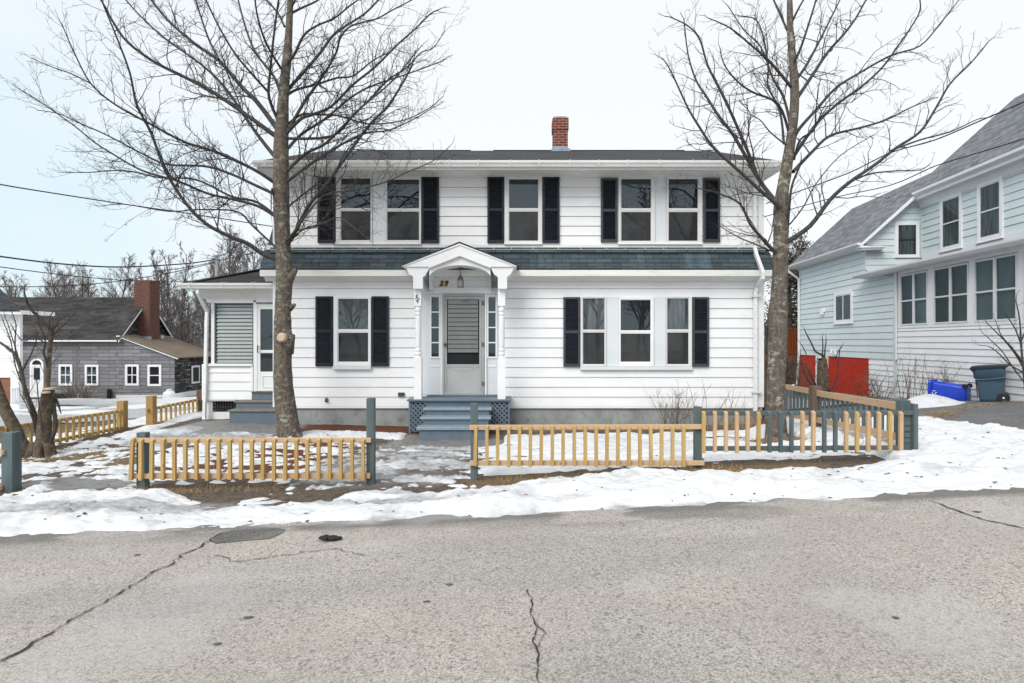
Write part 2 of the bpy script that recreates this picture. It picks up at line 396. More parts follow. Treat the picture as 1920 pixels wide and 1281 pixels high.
# ================================================================ terrain
CP = []
for x in (-40, -20, -10, -6, -3, 0, 3, 6, 10, 20, 40):
    for y in (-25, -8, 0, 3, 5.1): CP.append((x, y, -1.6+.036*max(-10, min(10, x))))
CP += [(-6,6.47,-1.72),(-4.25,6.47,-1.69),(-2,6.47,-1.64),(0,6.47,-1.58),(2.1,6.47,-1.46),(4.5,6.47,-1.34),(6,6.47,-1.32),(8,6.6,-1.30),(14,6.6,-1.2),
 (-5,11.8,-1.70),(-2.5,11.8,-1.76),(0,11.8,-1.76),(2.5,11.8,-1.74),(5,11.8,-1.70),(-1.8,10.2,-1.79),(-.3,10.2,-1.77),(-4,10.4,-1.755),(4.3,9.4,-1.60),(-5.8,11.5,-1.67),
 (-4,8.5,-1.745),(0,8.5,-1.69),(3,8.5,-1.57),(-2,8.5,-1.735),(-7.9,8.8,-1.82),(-7.9,9.9,-1.82),(-7.9,11.6,-1.79),(-7.9,13.7,-1.76),(-7.6,9.1,-1.82),
 (-6.6,12.4,-1.68),(-12,10,-2.05),(-9,20,-2.30),(-15,20,-2.40),(-11,30,-2.95),(-20,29.5,-2.96),(-26,29,-2.97),(-16,30,-2.95),(-30,40,-3.3),(-60,60,-3.6),(-100,110,-2.5),(0,60,-3.0),(60,60,-2.6),(120,120,-1),(0,140,-2),
 (7,8,-1.34),(9,9,-1.31),(7,12,-1.60),(10.2,12.2,-1.285),(10.2,13.3,-1.395),(8.6,13.5,-1.50),(11,17,-1.68),(11.3,20,-1.78),(11.6,23,-1.83),(20,10,-1.0),(20,20,-1.3),(10.7,12.8,-1.34),
 (5.03,9.4,-1.49),(5.4,12,-1.68),(7,10,-1.42),(0,20,-1.8),(5,30,-2.1),(-3,26,-2.2)]
CP = np.array(CP)
_c = 1.2
def _phi(r2): return np.sqrt(r2+_c*_c)
_d2 = ((CP[:, None, :2]-CP[None, :, :2])**2).sum(2)
_n = len(CP); _A = np.zeros((_n+3, _n+3)); _A[:_n, :_n] = _phi(_d2)+np.eye(_n)*-.02
_A[:_n, _n] = 1; _A[:_n, _n+1:] = CP[:, :2]; _A[_n, :_n] = 1; _A[_n+1:, :_n] = CP[:, :2].T
_w = np.linalg.solve(_A, np.concatenate([CP[:, 2], [0, 0, 0]]))
def gz(x, y):
    x = np.asarray(x, dtype=float); y = np.asarray(y, dtype=float); sh = x.shape
    xf = np.clip(x.ravel(), -140, 140); yf = np.clip(y.ravel(), -60, 160); out = np.empty(len(xf))
    for i in range(0, len(xf), 40000):
        a = xf[i:i+40000]; b = yf[i:i+40000]
        r2 = (a[:, None]-CP[None, :, 0])**2+(b[:, None]-CP[None, :, 1])**2
        out[i:i+40000] = _phi(r2)@_w[:_n]+_w[_n]+a*_w[_n+1]+b*_w[_n+2]
    return out.reshape(sh)+CZ
def g1(x, y): return float(gz(np.array([x]), np.array([y]))[0])
def road_edge(x):
    return 5.02+.035*x-.002*np.clip(x, -8, 8)**2*.3+.10*(fbm(x, x*0+3.3, 1.6, 3, 5)-.5)
def spaced(segs):
    out = []
    for a, b, s in segs: out += list(np.arange(a, b, s))
    return np.array(out+[segs[-1][1]])
def grid_obj(name, xs, ys, zfun, mat, keep=None, attr=None, smooth=True, parent=None):
    Xg, Yg = np.meshgrid(xs, ys); Zg = zfun(Xg, Yg); ny, nx = Xg.shape
    idx = np.arange(nx*ny).reshape(ny, nx)
    q = np.stack([idx[:-1, :-1], idx[:-1, 1:], idx[1:, 1:], idx[1:, :-1]], -1).reshape(-1, 4)
    if keep is not None:
        kf = keep(Xg, Yg).ravel(); q = q[kf[q].any(1)]
    used = np.zeros(nx*ny, bool); used[q.ravel()] = True
    remap = np.cumsum(used)-1; q = remap[q]
    V = np.stack([Xg.ravel(), Yg.ravel(), Zg.ravel()], 1)[used]
    me = bpy.data.meshes.new(name); me.vertices.add(len(V)); me.vertices.foreach_set('co', V.ravel())
    me.loops.add(len(q)*4); me.loops.foreach_set('vertex_index', q.ravel().astype(np.int32))
    me.polygons.add(len(q)); me.polygons.foreach_set('loop_start', np.arange(0, len(q)*4, 4, dtype=np.int32))
    me.polygons.foreach_set('use_smooth', [smooth]*len(q)); me.update(calc_edges=True)
    if attr is not None:
        A = attr(Xg, Yg).reshape(-1, 4)[used]
        ca = me.color_attributes.new('zone', 'FLOAT_COLOR', 'POINT'); ca.data.foreach_set('color', A.astype(np.float32).ravel())
    me.materials.append(mat)
    o = bpy.data.objects.new(name, me); COL.objects.link(o)
    if parent: o.parent = parent
    return o

# ---- snow cover
def snow_t(x, y):
    """thickness of the snow over the ground (negative: bare)"""
    ye = road_edge(x)
    n0 = fbm(x, y, 1.5, 4, 11)-.5; n1 = fbm(x, y*1.5, .42, 4, 23)-.5; n2 = fbm(x, y*1.25, .14, 3, 37)-.5
    st = fbm(x, y*3.2, .5, 4, 71)-.5                      # streaks along the street
    t = np.full_like(x, -.10)
    # ploughed bank along the road
    yb = 6.22+.06*np.sin(x*1.1)+.25*n0*2+sst(2.9, 3.9, x)*.22+sst(4.2, 4.7, x)*3.3
    yb = yb-sst(6.35, 7.0, x)*(2.25+.5*n0)
    yb = np.where(x < -4.6, 6.35+.2*n0*2, yb)
    ye = ye+.17*n0+.20*(fbm(x, y, .33, 4, 61)-.5)+.05
    bank = sst(-.04, .42, y-ye)*(1-sst(-.22, .12, y-yb))
    hb = .078+.02*np.sin(x*.9+1)+sst(2.5, 5.0, x)*.05
    t = np.maximum(t, bank*(hb+.11*n0+.105*n1*(.6+.4*bank)+.06*n2+.10*st)-.055*(1-bank)-.008)
    t = t-.05*ell(x, y, -3.9, 5.62, 1.6, .22)*(st > -.06)-.05*ell(x, y, -2.1, 5.95, 1.3, .2)
    # front yard, right of the path
    ry = boxm(x, y, -.45, 4.75, 6.72, 10.7, .28)
    t = np.maximum(t, ry*(.080+.03*n0+.08*n1+.05*n2+.08*st)-.055)
    # small melted hollows there
    for cx, cy, rx, ry_ in ((1.9,8.1,.28,.09),(.9,7.6,.2,.06),(1.5,7.3,.16,.05),(2.8,8.0,.2,.05),(.2,8.2,.25,.05),(3.2,7.0,.2,.04),(2.4,9.2,.3,.08),(.6,9.0,.25,.07),(4.3,9.1,.55,.32),(3.4,9.9,.4,.15)):
        t = t-.10*ell(x, y, cx, cy, rx, ry_)
    # right of the side fence up to the driveway
    dr = boxm(x, y, 4.7, 6.75, 6.4, 13.0, .22)
    t = np.maximum(t, dr*(.10+.06*n0+.08*n1+.02*n2)-.05)
    # slushy path to the steps
    pa = boxm(x, y, -2.75, -.35, 6.2, 9.7, .3)
    t = np.maximum(t, pa*(.036+.05*n0+.13*n1+.13*st+.20*n2)-.048)
    # left yard, patchy
    ly = boxm(x, y, -4.4, -2.4, 6.75, 11.0, .3)
    t = np.maximum(t, ly*(.030+.07*n0+.12*n1+.26*st+.19*n2)-.050)
    t = np.maximum(t, boxm(x, y, -4.0, -1.75, 10.35, 11.1, .16)*(.085+.07*n1+.04*st)-.05)
    # left corner
    lc = boxm(x, y, -7.7, -4.2, 6.2, 10.6, .35)
    t = np.maximum(t, lc*(.057+.10*n0+.13*n1+.15*st+.15*n2)-.049)
    t = t-.07*ell(x, y, -5.0, 6.75, .75, .28)*(st > -.12)-.08*ell(x, y, -6.9, 8.6, .6, .35)-.06*ell(x, y, -5.5, 8.1, .35, .25)-.06*ell(x, y, -6.2, 7.3, .5, .15)
    t = np.maximum(t, boxm(x, y, -7.6, -6.0, 10.3, 12.2, .3)*(.08+.1*n1+.05*st)-.05)
    # outside the left fence and the field beyond
    t = np.maximum(t, boxm(x, y, -9.6, -7.9, 6.5, 12.5, .4)*(.06+.12*n1+.1*st+.08*n0)-.05)
    t = np.maximum(t, boxm(x, y, -8.9, -6.9, 12.2, 15.5, .4)*(.10+.1*n1)-.05)
    thin = np.maximum.reduce([pa, ly, lc])*(1-bank); t = np.where(t > 0, t*(1-.55*thin), t)
    t = t-.075*ell(x, y, -1.25, 5.66, .95, .085)*sst(-.05, .1, st+.6*n1)-.06*ell(x, y, -1.7, 5.16, .8, .07)*sst(-.08, .1, st+.5*n1)
    n3 = fbm(x, y*1.3, .06, 2, 43)-.5; t = t+.045*n3*boxm(x, y, -8, -.3, 6.2, 11, .3)
    # heap in front of the bins
    t = np.maximum(t, .30*ell(x, y, 9.1, 12.45, .62, .5)+.05*n1+.02*n2-.055-.02)
    t = t-.25*boxm(x, y, -1.95, -.2, 9.75, 11.9, .12)     # swept clear by the steps
    t = t-.25*boxm(x, y, -8, 5.3, 11.25, 30, .1)*(1-boxm(x, y, -9, -6.9, 11, 18, .2))
    return t
def snow_far(x, y):
    n0 = fbm(x, y, 4, 4, 51)-.5; n1 = fbm(x, y*1.4, 1.1, 4, 57)-.5
    t = boxm(x, y, -40, -8.6, 13, 29.3, 1.0)*(.06+.19*n0+.2*n1)-.05
    t = np.maximum(t, boxm(x, y, -18, -7.5, 14, 31, 1)*(.072+.17*n0+.19*n1)-.05)
    t = np.maximum(t, boxm(x, y, 5.6, 8.5, 12.5, 22, .5)*(.09+.1*n1)-.05)
    return t
def zone(x, y):
    n0 = fbm(x, y, .9, 4, 91)-.5; n1 = fbm(x, y, .25, 3, 97)-.5
    red = np.maximum(boxm(x, y, -4.3, -1.75, 10.75, 12, .12), ell(x, y, -3.85, 9.0, 1.15, 1.9)*1.15)
    red = np.maximum(red, ell(x, y, -3.2, 7.8, .8, 1.1)*.9)
    red = sst(.42, .62, red+.7*n0+.5*n1)
    st = np.maximum.reduce([ell(x, y, -7.3, 8.9, 1.3, .7)*1.1, ell(x, y, -5.6, 8.2, .6, .4), ell(x, y, -13, 18, 6, 3.0), ell(x, y, -9.4, 10.5, .9, 2.5)*1.2, ell(x, y, -9, 24, 3, 1.2),
         boxm(x, y, -.6, 3.6, 6.2, 6.75, .1)*.8, ell(x, y, -4.3, 6.45, .9, .18), ell(x, y, 4.3, 9.1, .7, .5), boxm(x, y, -1, 5.4, 11.0, 11.8, .15)*.9, ell(x, y, -8, 12.2, 1.0, .5)*1.2])
    st = sst(.4, .68, st+.6*n0+.5*n1)
    wet = np.maximum.reduce([boxm(x, y, -6.6, -4.3, 9.9, 12.2, .4), boxm(x, y, -2.2, -.2, 8.7, 10.9, .4), boxm(x, y, -2.7, -.6, 6.2, 9, .4)*.62, ell(x, y, -5.0, 6.75, .9, .4), ell(x, y, -4.0, 5.6, 1.8, .4)])
    wet = sst(.3, .7, wet+.7*n0+.4*n1)
    return np.stack([red, st, wet, np.ones_like(x)], -1)
def dirt(x, y):
    n0 = fbm(x, y*2.2, .55, 5, 131); n1 = fbm(x, y, .16, 3, 137)
    pa = np.maximum.reduce([boxm(x, y, -2.8, -.4, 6.35, 9.8, .35)*.72, boxm(x, y, -6.8, -4.2, 9.3, 12, .5)*.75, ell(x, y, -3.9, 5.6, 1.9, .28)*.9, ell(x, y, -2.2, 5.95, 1.4, .22)*.8, ell(x, y, -1.25, 5.64, 1.1, .14)*1.1, ell(x, y, -1.6, 5.14, 1.0, .1), ell(x, y, 1.6, 5.22, 1.2, .09)*.9, ell(x, y, -5.0, 6.75, .9, .4)*.8])
    e = np.exp(-np.clip(y-road_edge(x)-.06, 0, 9)/.16)*.95
    d = sst(.52, .86, np.maximum(pa, e)*.62+n0*.62)+.25*sst(.6, .75, n1)*sst(.5, .6, n0)
    d = np.maximum(d, sst(.62, .74, n0)*.35)
    return np.stack([np.clip(d, 0, 1), n1, n0, np.ones_like(x)], -1)

t = NT('snow'); a = t.n('ShaderNodeVertexColor', layer_name='zone'); sep = t.n('ShaderNodeSeparateColor'); t.l(a.outputs[0], sep.inputs[0])
p = t.coord('POS'); g = t.noise(p, 90, 3); h = t.noise(t.coord('POS', (1, 2.4, 1)), 9, 6, .7)
dk = t.mix(t.ramp(h, .3, .7), (.22, .22, .225), (.52, .54, .56))
k = t.mix(t.ramp(sep.outputs[0], .05, .85), t.mix(t.ramp(h, .25, .75), (.62, .65, .68), (.73, .745, .76)), dk)
sp = t.noise(t.coord('POS', (1, 1.6, 1)), 26, 4, .6)
k = t.mix(t.math('MULTIPLY', t.ramp(sp, .70, .76), .75), k, (.16, .14, .12))
t.pbr(k, .55, t.bump(t.math('ADD', t.math('MULTIPLY', h, .8), t.math('MULTIPLY', g, .35)), .8, .03), .35); M['snow'] = t.m

t = NT('yard_ground'); a = t.n('ShaderNodeVertexColor', layer_name='zone'); sep = t.n('ShaderNodeSeparateColor'); t.l(a.outputs[0], sep.inputs[0])
p = t.coord('POS'); g = t.noise(p, 70, 4, .7); h = t.noise(p, 11, 6, .75); fi = t.noise(t.coord('POS', (1, .35, 1), (0, 0, .6)), 120, 3, .6)
mud = t.mix(t.ramp(h, .3, .7), (.060, .046, .036), (.20, .165, .135)); mud = t.mix(t.ramp(g, .5, .6), mud, (.025, .019, .015))
rd = t.mix(t.ramp(g, .35, .65), (.05, .020, .012), (.20, .070, .035))
stw = t.mix(t.ramp(fi, .38, .62), (.055, .040, .026), (.27, .195, .115))
wt = t.mix(t.ramp(h, .3, .72), (.13, .125, .12), (.34, .335, .33)); wt = t.mix(t.ramp(g, .5, .75), wt, (.07, .062, .055))
k = t.mix(sep.outputs[0], mud, rd); k = t.mix(sep.outputs[1], k, stw); k = t.mix(sep.outputs[2], k, wt)
ro = t.math('SUBTRACT', .9, t.math('MULTIPLY', sep.outputs[2], .5))
t.pbr(k, ro, t.bump(t.math('ADD', g, h), .7, .02), .3); M['ground'] = t.m

def asphalt(name, lo, hi, dark, big, gs=150, ds=.5, zoned=False):
    t = NT(name); p = t.coord('POS')
    v = t.n('ShaderNodeTexVoronoi'); t.l(p, v.inputs['Vector']); v.inputs['Scale'].default_value = gs
    sepc = t.n('ShaderNodeSeparateColor'); t.l(v.outputs['Color'], sepc.inputs[0])
    k = t.mix(sepc.outputs[0], lo, hi)
    k = t.mix(t.math('MULTIPLY', t.ramp(sepc.outputs[1], .93, .97), .5), k, (.58, .57, .55))
    n2 = t.noise(p, 75, 4, .7); k = t.mix(t.math('MULTIPLY', t.ramp(n2, .56, .72), ds), k, dark)
    v2 = t.n('ShaderNodeTexVoronoi'); t.l(p, v2.inputs['Vector']); v2.inputs['Scale'].default_value = gs*.42
    s2 = t.n('ShaderNodeSeparateColor'); t.l(v2.outputs['Color'], s2.inputs[0])
    k = t.mix(t.math('MULTIPLY', t.ramp(s2.outputs[0], .9, .93), .55), k, dark)
    b1 = t.noise(t.coord('POS', (1, 1.3, 1)), .8, 6, .62); k = t.mix(t.math('MULTIPLY', t.ramp(b1, .36, .64), .42), k, big)
    b2 = t.noise(t.coord('POS', (.5, 1.2, 1)), 1.7, 5, .6); k = t.mix(t.math('MULTIPLY', t.ramp(b2, .55, .75), .22), k, (.48, .41, .33))
    if zoned:
        a = t.n('ShaderNodeVertexColor', layer_name='zone'); sz_ = t.n('ShaderNodeSeparateColor'); t.l(a.outputs[0], sz_.inputs[0])
        k = t.mix(t.math('MULTIPLY', sz_.outputs[0], .8), k, t.mix(n2, (.05, .048, .045), (.17, .165, .16)))
        k = t.mix(t.math('MULTIPLY', sz_.outputs[1], .5), k, (.50, .50, .50)); k = t.mix(t.math('MULTIPLY', sz_.outputs[2], .55), k, t.mix(sepc.outputs[0], (.09, .09, .095), (.34, .34, .35)))
    dst = t.math('ADD', v.outputs['Distance'], n2)
    t.pbr(k, .85, t.bump(dst, .5, .004), .3); return t.m
M['road'] = asphalt('worn_asphalt', (.205, .193, .176), (.56, .522, .475), (.092, .086, .08), (.265, .248, .228), 135, .55, True)
M['drive'] = asphalt('driveway_asphalt', (.09, .09, .094), (.22, .22, .225), (.04, .04, .042), (.10, .10, .105), 80, .6)
M['patch'] = asphalt('dark_asphalt_patch', (.06, .06, .06), (.17, .165, .16), (.04, .04, .04), (.08, .08, .08), 170)
M['crack'] = paint('crack_dirt', (.045, .036, .028), .95, .4, 9, 80, .3)

xs = spaced([(-200, -60, 20), (-60, -30, 3), (-30, -13, .5), (-13, -9, .12), (-9, 7.2, .045), (7.2, 14, .12), (14, 30, 1), (30, 60, 5), (60, 200, 20)])
ys = spaced([(-60, -10, 10), (-10, 4.6, 1.2), (4.6, 7.4, .045), (7.4, 13, .07), (13, 32, .4), (32, 60, 3), (60, 300, 20)])
def drive_mask(x, y): return boxm(x, y, 6.85, 30, 4, 30, .12)
def zground(x, y):
    yard = sst(.42, .66, y-road_edge(x)); z = gz(x, y)-.07*(1-yard)
    return z+yard*(1-drive_mask(x, y))*(.034*(fbm(x, y, .28, 4, 3)-.5)+.05*(fbm(x, y, 1.7, 2, 8)-.5)*sst(6.5, 8, y)) - .03*drive_mask(x, y)
ground = grid_obj('ground', xs, ys, zground, M['ground'], attr=zone); tag(ground, 'muddy front yard with red mulch, straw and slush around the white house', 'ground', kind='structure')
xr = spaced([(-60, -12, 2), (-12, 12, .08), (12, 60, 2)])
vr = np.concatenate([np.linspace(-40, 1.4, 12), np.linspace(1.5, 4.5, 51), np.linspace(4.53, 5.9, 46)])
def zroad(x, y): return gz(x, y)+.004-.13*sst(.30, .62, y-road_edge(x))
def road_zone(x, y):
    n0 = fbm(x, y*2.5, .7, 4, 201); n1 = fbm(x, y, 2.2, 3, 207)
    wet = np.exp(-np.clip(road_edge(x)-y+.1, 0, 9)/.11)*sst(.42, .60, n0)+.55*ell(x, y, 1.5, 4.95, 1.3, .13)*sst(.4, .55, n0)
    salt = .9*ell(x, y, -1.75, 2.35, .45, .22)*sst(.4, .62, fbm(x, y, .3, 4, 211))+.5*sst(.60, .74, fbm(x, y*1.4, 1.1, 4, 213))
    lane = .75*ell(x, y, .65, 2.3, .55, .75)*(x > .05+.03*np.sin(y*9))+.45*sst(.52, .68, fbm(x*.35, y*1.6, 1.0, 3, 219))
    return np.stack([np.clip(wet, 0, 1), np.clip(salt, 0, 1), np.clip(lane, 0, 1), np.ones_like(x)], -1)
road = grid_obj('road', xr, vr, zroad, M['road'], attr=road_zone, keep=lambda x, y: (y-road_edge(x)) < .7); tag(road, 'worn light grey asphalt street with long cracks in the foreground', 'road', kind='structure')
drive = grid_obj('driveway', spaced([(6.75, 12, .1), (12, 24, .5)]), spaced([(5.2, 14, .12), (14, 22, .4)]), lambda x, y: gz(x, y)+.008+.012*(fbm(x, y, .8, 3, 77)-.5), M['drive'], keep=lambda x, y: (x-6.85+.3*(fbm(x, y, .6, 3, 78)-.5)) > 0)
tag(drive, 'dark damp asphalt driveway beside the pale blue house', 'driveway', kind='structure')
SG = .022
def zsnow(x, y): return gz(x, y)+snow_t(x, y)+.05*(fbm(x, y, 1.7, 2, 8)-.5)*sst(6.5, 8, y)+.004
xs2 = spaced([(-10, 7.1, .022), (7.1, 10.4, .06)]); ys2 = spaced([(4.7, 6.6, .016), (6.6, 9, .026), (9, 11.5, .035), (11.5, 14.5, .06)])
snow = grid_obj('snow', xs2, ys2, zsnow, M['snow'], keep=lambda x, y: snow_t(x, y) > -.016, attr=dirt)
tag(snow, 'melting white snow bank and patches between the street and the house', 'snow', kind='structure')
fs = grid_obj('field_snow', spaced([(-42, -7, .22), (-7, 9, .3)]), spaced([(13.6, 32, .2)]), lambda x, y: gz(x, y)+snow_far(x, y)+.02, M['snow'], keep=lambda x, y: snow_far(x, y) > -.02, attr=lambda x, y: dirt(x*.3, y*.3))
tag(fs, 'thin patchy snow on the field before the grey house', 'snow', kind='structure')
def surf(x, y):
    xa, ya = np.array([float(x)]), np.array([float(y)])
    return float(max(zsnow(xa, ya)[0], zground(xa, ya)[0]))

# road cracks, patch (children of the road)
def road_pt(px, py):
    d = 5.0
    for _ in range(30):
        z = g1(X(px, d), d)-CZ; d = F*(-z)/(py-640.5)
    return X(px, d), d
def ribbon(name, pix, w, mat, seed, jag=.5, lift=.012):
    rnd = random.Random(seed); pts = [road_pt(*p) for p in pix]; fine = []
    for (a, b) in zip(pts[:-1], pts[1:]):
        L = math.dist(a, b); n = max(2, int(L/.035))
        for i in range(n): fine.append((a[0]+(b[0]-a[0])*i/n+rnd.gauss(0, .012*jag*2), a[1]+(b[1]-a[1])*i/n+rnd.gauss(0, .012*jag*2)))
    fine.append(pts[-1]); mb = MB(); L, Rr = [], []
    for i, p in enumerate(fine):
        q = fine[min(i+1, len(fine)-1)]; o = fine[max(i-1, 0)]; tx, ty = q[0]-o[0], q[1]-o[1]; l = math.hypot(tx, ty) or 1
        wd = w*(.35+1.1*rnd.random())*(.25 if i in (0, len(fine)-1) else 1)
        for s, lst in ((1, L), (-1, Rr)):
            x, y = p[0]-ty/l*wd*s/2, p[1]+tx/l*wd*s/2; lst.append((x, y, g1(x, y)+lift))
    vs = L+Rr; n = len(L); mb.add(vs, [(i, i+1, n+i+1, n+i) for i in range(n-1)])
    o = mb.build(name, mat, road)
    return o
ribbon('crack', [(-30,1262),(55,1215),(100,1185),(170,1145),(240,1105),(290,1075),(328,1056),(342,1042),(362,1035),(385,1020),(405,1008),(425,998)], .015, M['crack'], 1)
ribbon('crack', [(395,1043),(420,1044),(445,1056),(480,1052),(540,1042),(590,1035),(640,1032),(665,1040),(690,1044)], .008, M['crack'], 2)
ribbon('crack', [(988,1108),(995,1125),(997,1150),(1005,1180),(1004,1215),(1011,1250),(1012,1290),(1016,1340)], .008, M['crack'], 3, .32)
ribbon('crack', [(1745,941),(1800,962),(1850,978),(1890,986),(1960,1003)], .018, M['crack'], 4, .3)
ribbon('crack', [(1004,1215),(1018,1190),(1008,1172)], .006, M['crack'], 5)
mb = MB(); pts = []
for p in [(392,1016),(405,1006),(430,997),(470,994),(520,992),(536,994),(528,1002),(505,1012),(480,1014),(455,1016),(425,1019),(405,1021)]:
    x, y = road_pt(*p); pts.append((x, y, g1(x, y)+.009))
mb.poly(pts[::-1]); mb.build('asphalt_patch', M['patch'], road)
# oil spots / stains with shapes of their own
rnd = random.Random(4)
for (px, py, r) in ((258,1042,.035),(466,1160,.035),(408,1210,.03),(843,1098,.03),(800,1130,.03),(1680,1161,.03),(1832,961,.04)):
    x, y = road_pt(px, py); mb = MB(); n = 11
    mb.poly([(x+math.cos(2*PI*i/n)*r*(.5+rnd.random()*.6), y+math.sin(2*PI*i/n)*r*.6*(.5+rnd.random()*.6), g1(x, y)+.009) for i in range(n)]); mb.build('tar_spot', M['patch'], road)
# ================================================================ shared building helpers
_jr = random.Random(12)
def siding(mb, o, u, lims, z0, z1, e, n, lip=.018, slot=.0065, joints=True):
    """clapboard courses on the plane through o along u (unit), outward normal n; lims(z) gives the run at height z"""
    o, u, n = Vector(o), Vector(u), Vector(n); z = z0; lip0 = lip
    while z < z1-1e-4:
        zt = min(z+e, z1); a0, b0 = lims(z); a1, b1 = lims(zt); zc_ = zt-slot
        cuts = [0]; L_ = b0-a0; c_ = _jr.uniform(.6, 3.4)
        while joints and c_ < L_-.5: cuts.append(c_/L_); c_ += _jr.uniform(2.6, 3.7)
        cuts.append(1)
        for ci in range(len(cuts)-1):
          if L_ < .02: break
          A0, B0, A1, B1 = a0, b0, a1, b1; lp = lip; lip = lip0+(.0022 if ci % 2 else 0)
          a0, b0, a1, b1 = A0+(B0-A0)*cuts[ci], A0+(B0-A0)*cuts[ci+1], A0+(B0-A0)*cuts[ci], A0+(B0-A0)*cuts[ci+1]
          if ci == 0: a1 = A1
          if ci == len(cuts)-2: b1 = B1
          if 1:
            if b1 < a1: a1 = b1 = (a1+b1)/2
            def q(a, zz, k): p = o+u*a+n*k; return (p.x, p.y, zz)
            mb.add([q(a0, z, -.028), q(b0, z, -.028), q(b0, z, lip), q(a0, z, lip), q(b1, zc_, .001), q(a1, zc_, .001), q(b1, zc_, -.028), q(a1, zc_, -.028)], [(0, 1, 2, 3), (3, 2, 4, 5), (5, 4, 6, 7)])
          a0, b0, a1, b1 = A0, B0, A1, B1
        z = zt
def frame_bars(mb, x0, x1, y0, y1, z0, z1, w, wb=None):
    wb = wb or w
    mb.box(x0, x0+w, y0, y1, z0, z1); mb.box(x1-w, x1, y0, y1, z0, z1)
    mb.box(x0+w, x1-w, y0, y1, z1-w, z1); mb.box(x0+w, x1-w, y0, y1, z0, z0+wb)
def dh_window(parent, yw, O, G, rail, frame=M['alu'], low='screen', top='dark', nm='window'):
    """double-hung window on a wall facing the street at depth yw. O outer px box, G glass px box, rail (py0,py1)"""
    x0, x1, z0, z1 = X(O[0], yw), X(O[1], yw), Z(O[3], yw), Z(O[2], yw)
    gx0, gx1, gz0, gz1 = X(G[0], yw), X(G[1], yw), Z(G[3], yw), Z(G[2], yw); r0, r1 = Z(rail[1], yw), Z(rail[0], yw)
    mb = MB()
    mb.box(x0, gx0-.016, yw-.062, yw, z0, z1); mb.box(gx1+.016, x1, yw-.062, yw, z0, z1)
    mb.box(gx0-.016, gx1+.016, yw-.062, yw, gz1+.016, z1); mb.box(gx0-.016, gx1+.016, yw-.062, yw, z0, gz0-.02)
    w = mb.build(nm, frame, parent, bevel=.004)
    mb = MB(); frame_bars(mb, gx0-.016, gx1+.016, yw-.052, yw-.022, r0, gz1+.016, .016, r1-r0); mb.build('upper_sash', frame, w)
    mb = MB(); frame_bars(mb, gx0-.016, gx1+.016, yw-.046, yw-.02, gz0-.02, r0-.002, .018); mb.build('lower_sash', frame, w)
    mb = MB(); mb.box(gx0, gx1, yw-.036, yw-.033, r1, gz1); mb.build('pane', M['pane'], w)
    mb = MB(); mb.box(gx0, gx1, yw-.034, yw-.031, gz0, r0); mb.build('pane', M['screen'] if low == 'screen' else M['pane'], w)
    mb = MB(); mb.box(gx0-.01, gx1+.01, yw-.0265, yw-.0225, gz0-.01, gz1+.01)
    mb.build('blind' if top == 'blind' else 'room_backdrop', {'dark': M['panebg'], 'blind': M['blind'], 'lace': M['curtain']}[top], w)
    return w
def louver_shutter(parent, yw, px0, px1, py0, py1, rim=None, n=26):
    x0, x1, z0, z1 = X(px0, yw), X(px1, yw), Z(py1, yw), Z(py0, yw); y0, y1 = yw-.060, yw-.024
    mb = MB(); fw = .045; zm = (z0+z1)/2
    frame_bars(mb, x0, x1, y0, y1, z0, z1, fw, .06); mb.box(x0+fw, x1-fw, y0+.002, y1, zm-.03, zm+.03)
    o = mb.build('shutter', rim or M['navy'], parent, bevel=.004)
    mb = MB(); mb.box(x0+fw, x1-fw, y1-.006, y1-.001, z0+.06, z1-fw)
    for a, b in ((z0+.06, zm-.03), (zm+.03, z1-fw)):
        k = n//2; p = (b-a)/k
        for i in range(k):
            z = a+(i+.5)*p; mb.obox(((x0+x1)/2, y0+.016, z), ((x1-x0)/2-fw, 0, 0), (0, .012, .012), (0, -.0025, .0025))
    mb.build('louvers', M['navy'], o)
    return o
def lattice(mb, x0, x1, z0, z1, y, pitch, w, th=.012):
    for s in (1, -1):
        c0 = (x0 if s > 0 else x0)-(z1-z0) if s > 0 else x0
        k = -40
        while k < 40:
            # line: z - z0 = s*(x - xc)
            xc = x0+k*pitch; pts = []
            for (xa, za) in ((x0, z0+s*(x0-xc)), (x1, z0+s*(x1-xc))):
                if z0 <= za <= z1: pts.append((xa, za))
            for zz in (z0, z1):
                xx = xc+(zz-z0)/s
                if x0 < xx < x1: pts.append((xx, zz))
            if len(pts) >= 2:
                pts.sort(); a, b = pts[0], pts[-1]
                if math.dist(a, b) > .03:
                    yy = y if s > 0 else y-th
                    mb.beam((a[0], yy, a[1]), (b[0], yy, b[1]), th, w, (s*-1, 0, 1))
            k += 1
# ================================================================ the white house
D = 11.8
house = thing('white_house', 'white two-storey house with navy shutters, arched entry porch and blue shingle skirt roof', 'house', (.15, D, g1(0, D)))
def wx(p): return X(p, D)
def wz(p): return Z(p, D)
xl, xr_ = wx(514), wx(1430); yb = 19.0
z_sid, z_soff1 = wz(762.5), wz(527); z2b, z2t = wz(460), wz(331)
mb = MB(); mb.box(xl+.03, xr_-.03, D+.03, yb-.03, z_sid-.75, z_sid+.01); mb.build('foundation', M['concrete'], house)
mb = MB(); mb.box(xl+.03, xr_-.03, D+.03, yb-.03, z_sid, z2t+.02)
siding(mb, (0, D, 0), (1, 0, 0), lambda z: (xl, xr_), z_sid, z_soff1+.02, .2042, (0, -1, 0))
siding(mb, (0, D, 0), (1, 0, 0), lambda z: (xl, xr_), z2b, z2t, .2005, (0, -1, 0))
siding(mb, (xr_, D, 0), (0, 1, 0), lambda z: (0, yb-D), z_sid, z2t, .2042, (1, 0, 0))
siding(mb, (xl, D, 0), (0, 1, 0), lambda z: (0, yb-D), z_sid, z2t, .2042, (-1, 0, 0))
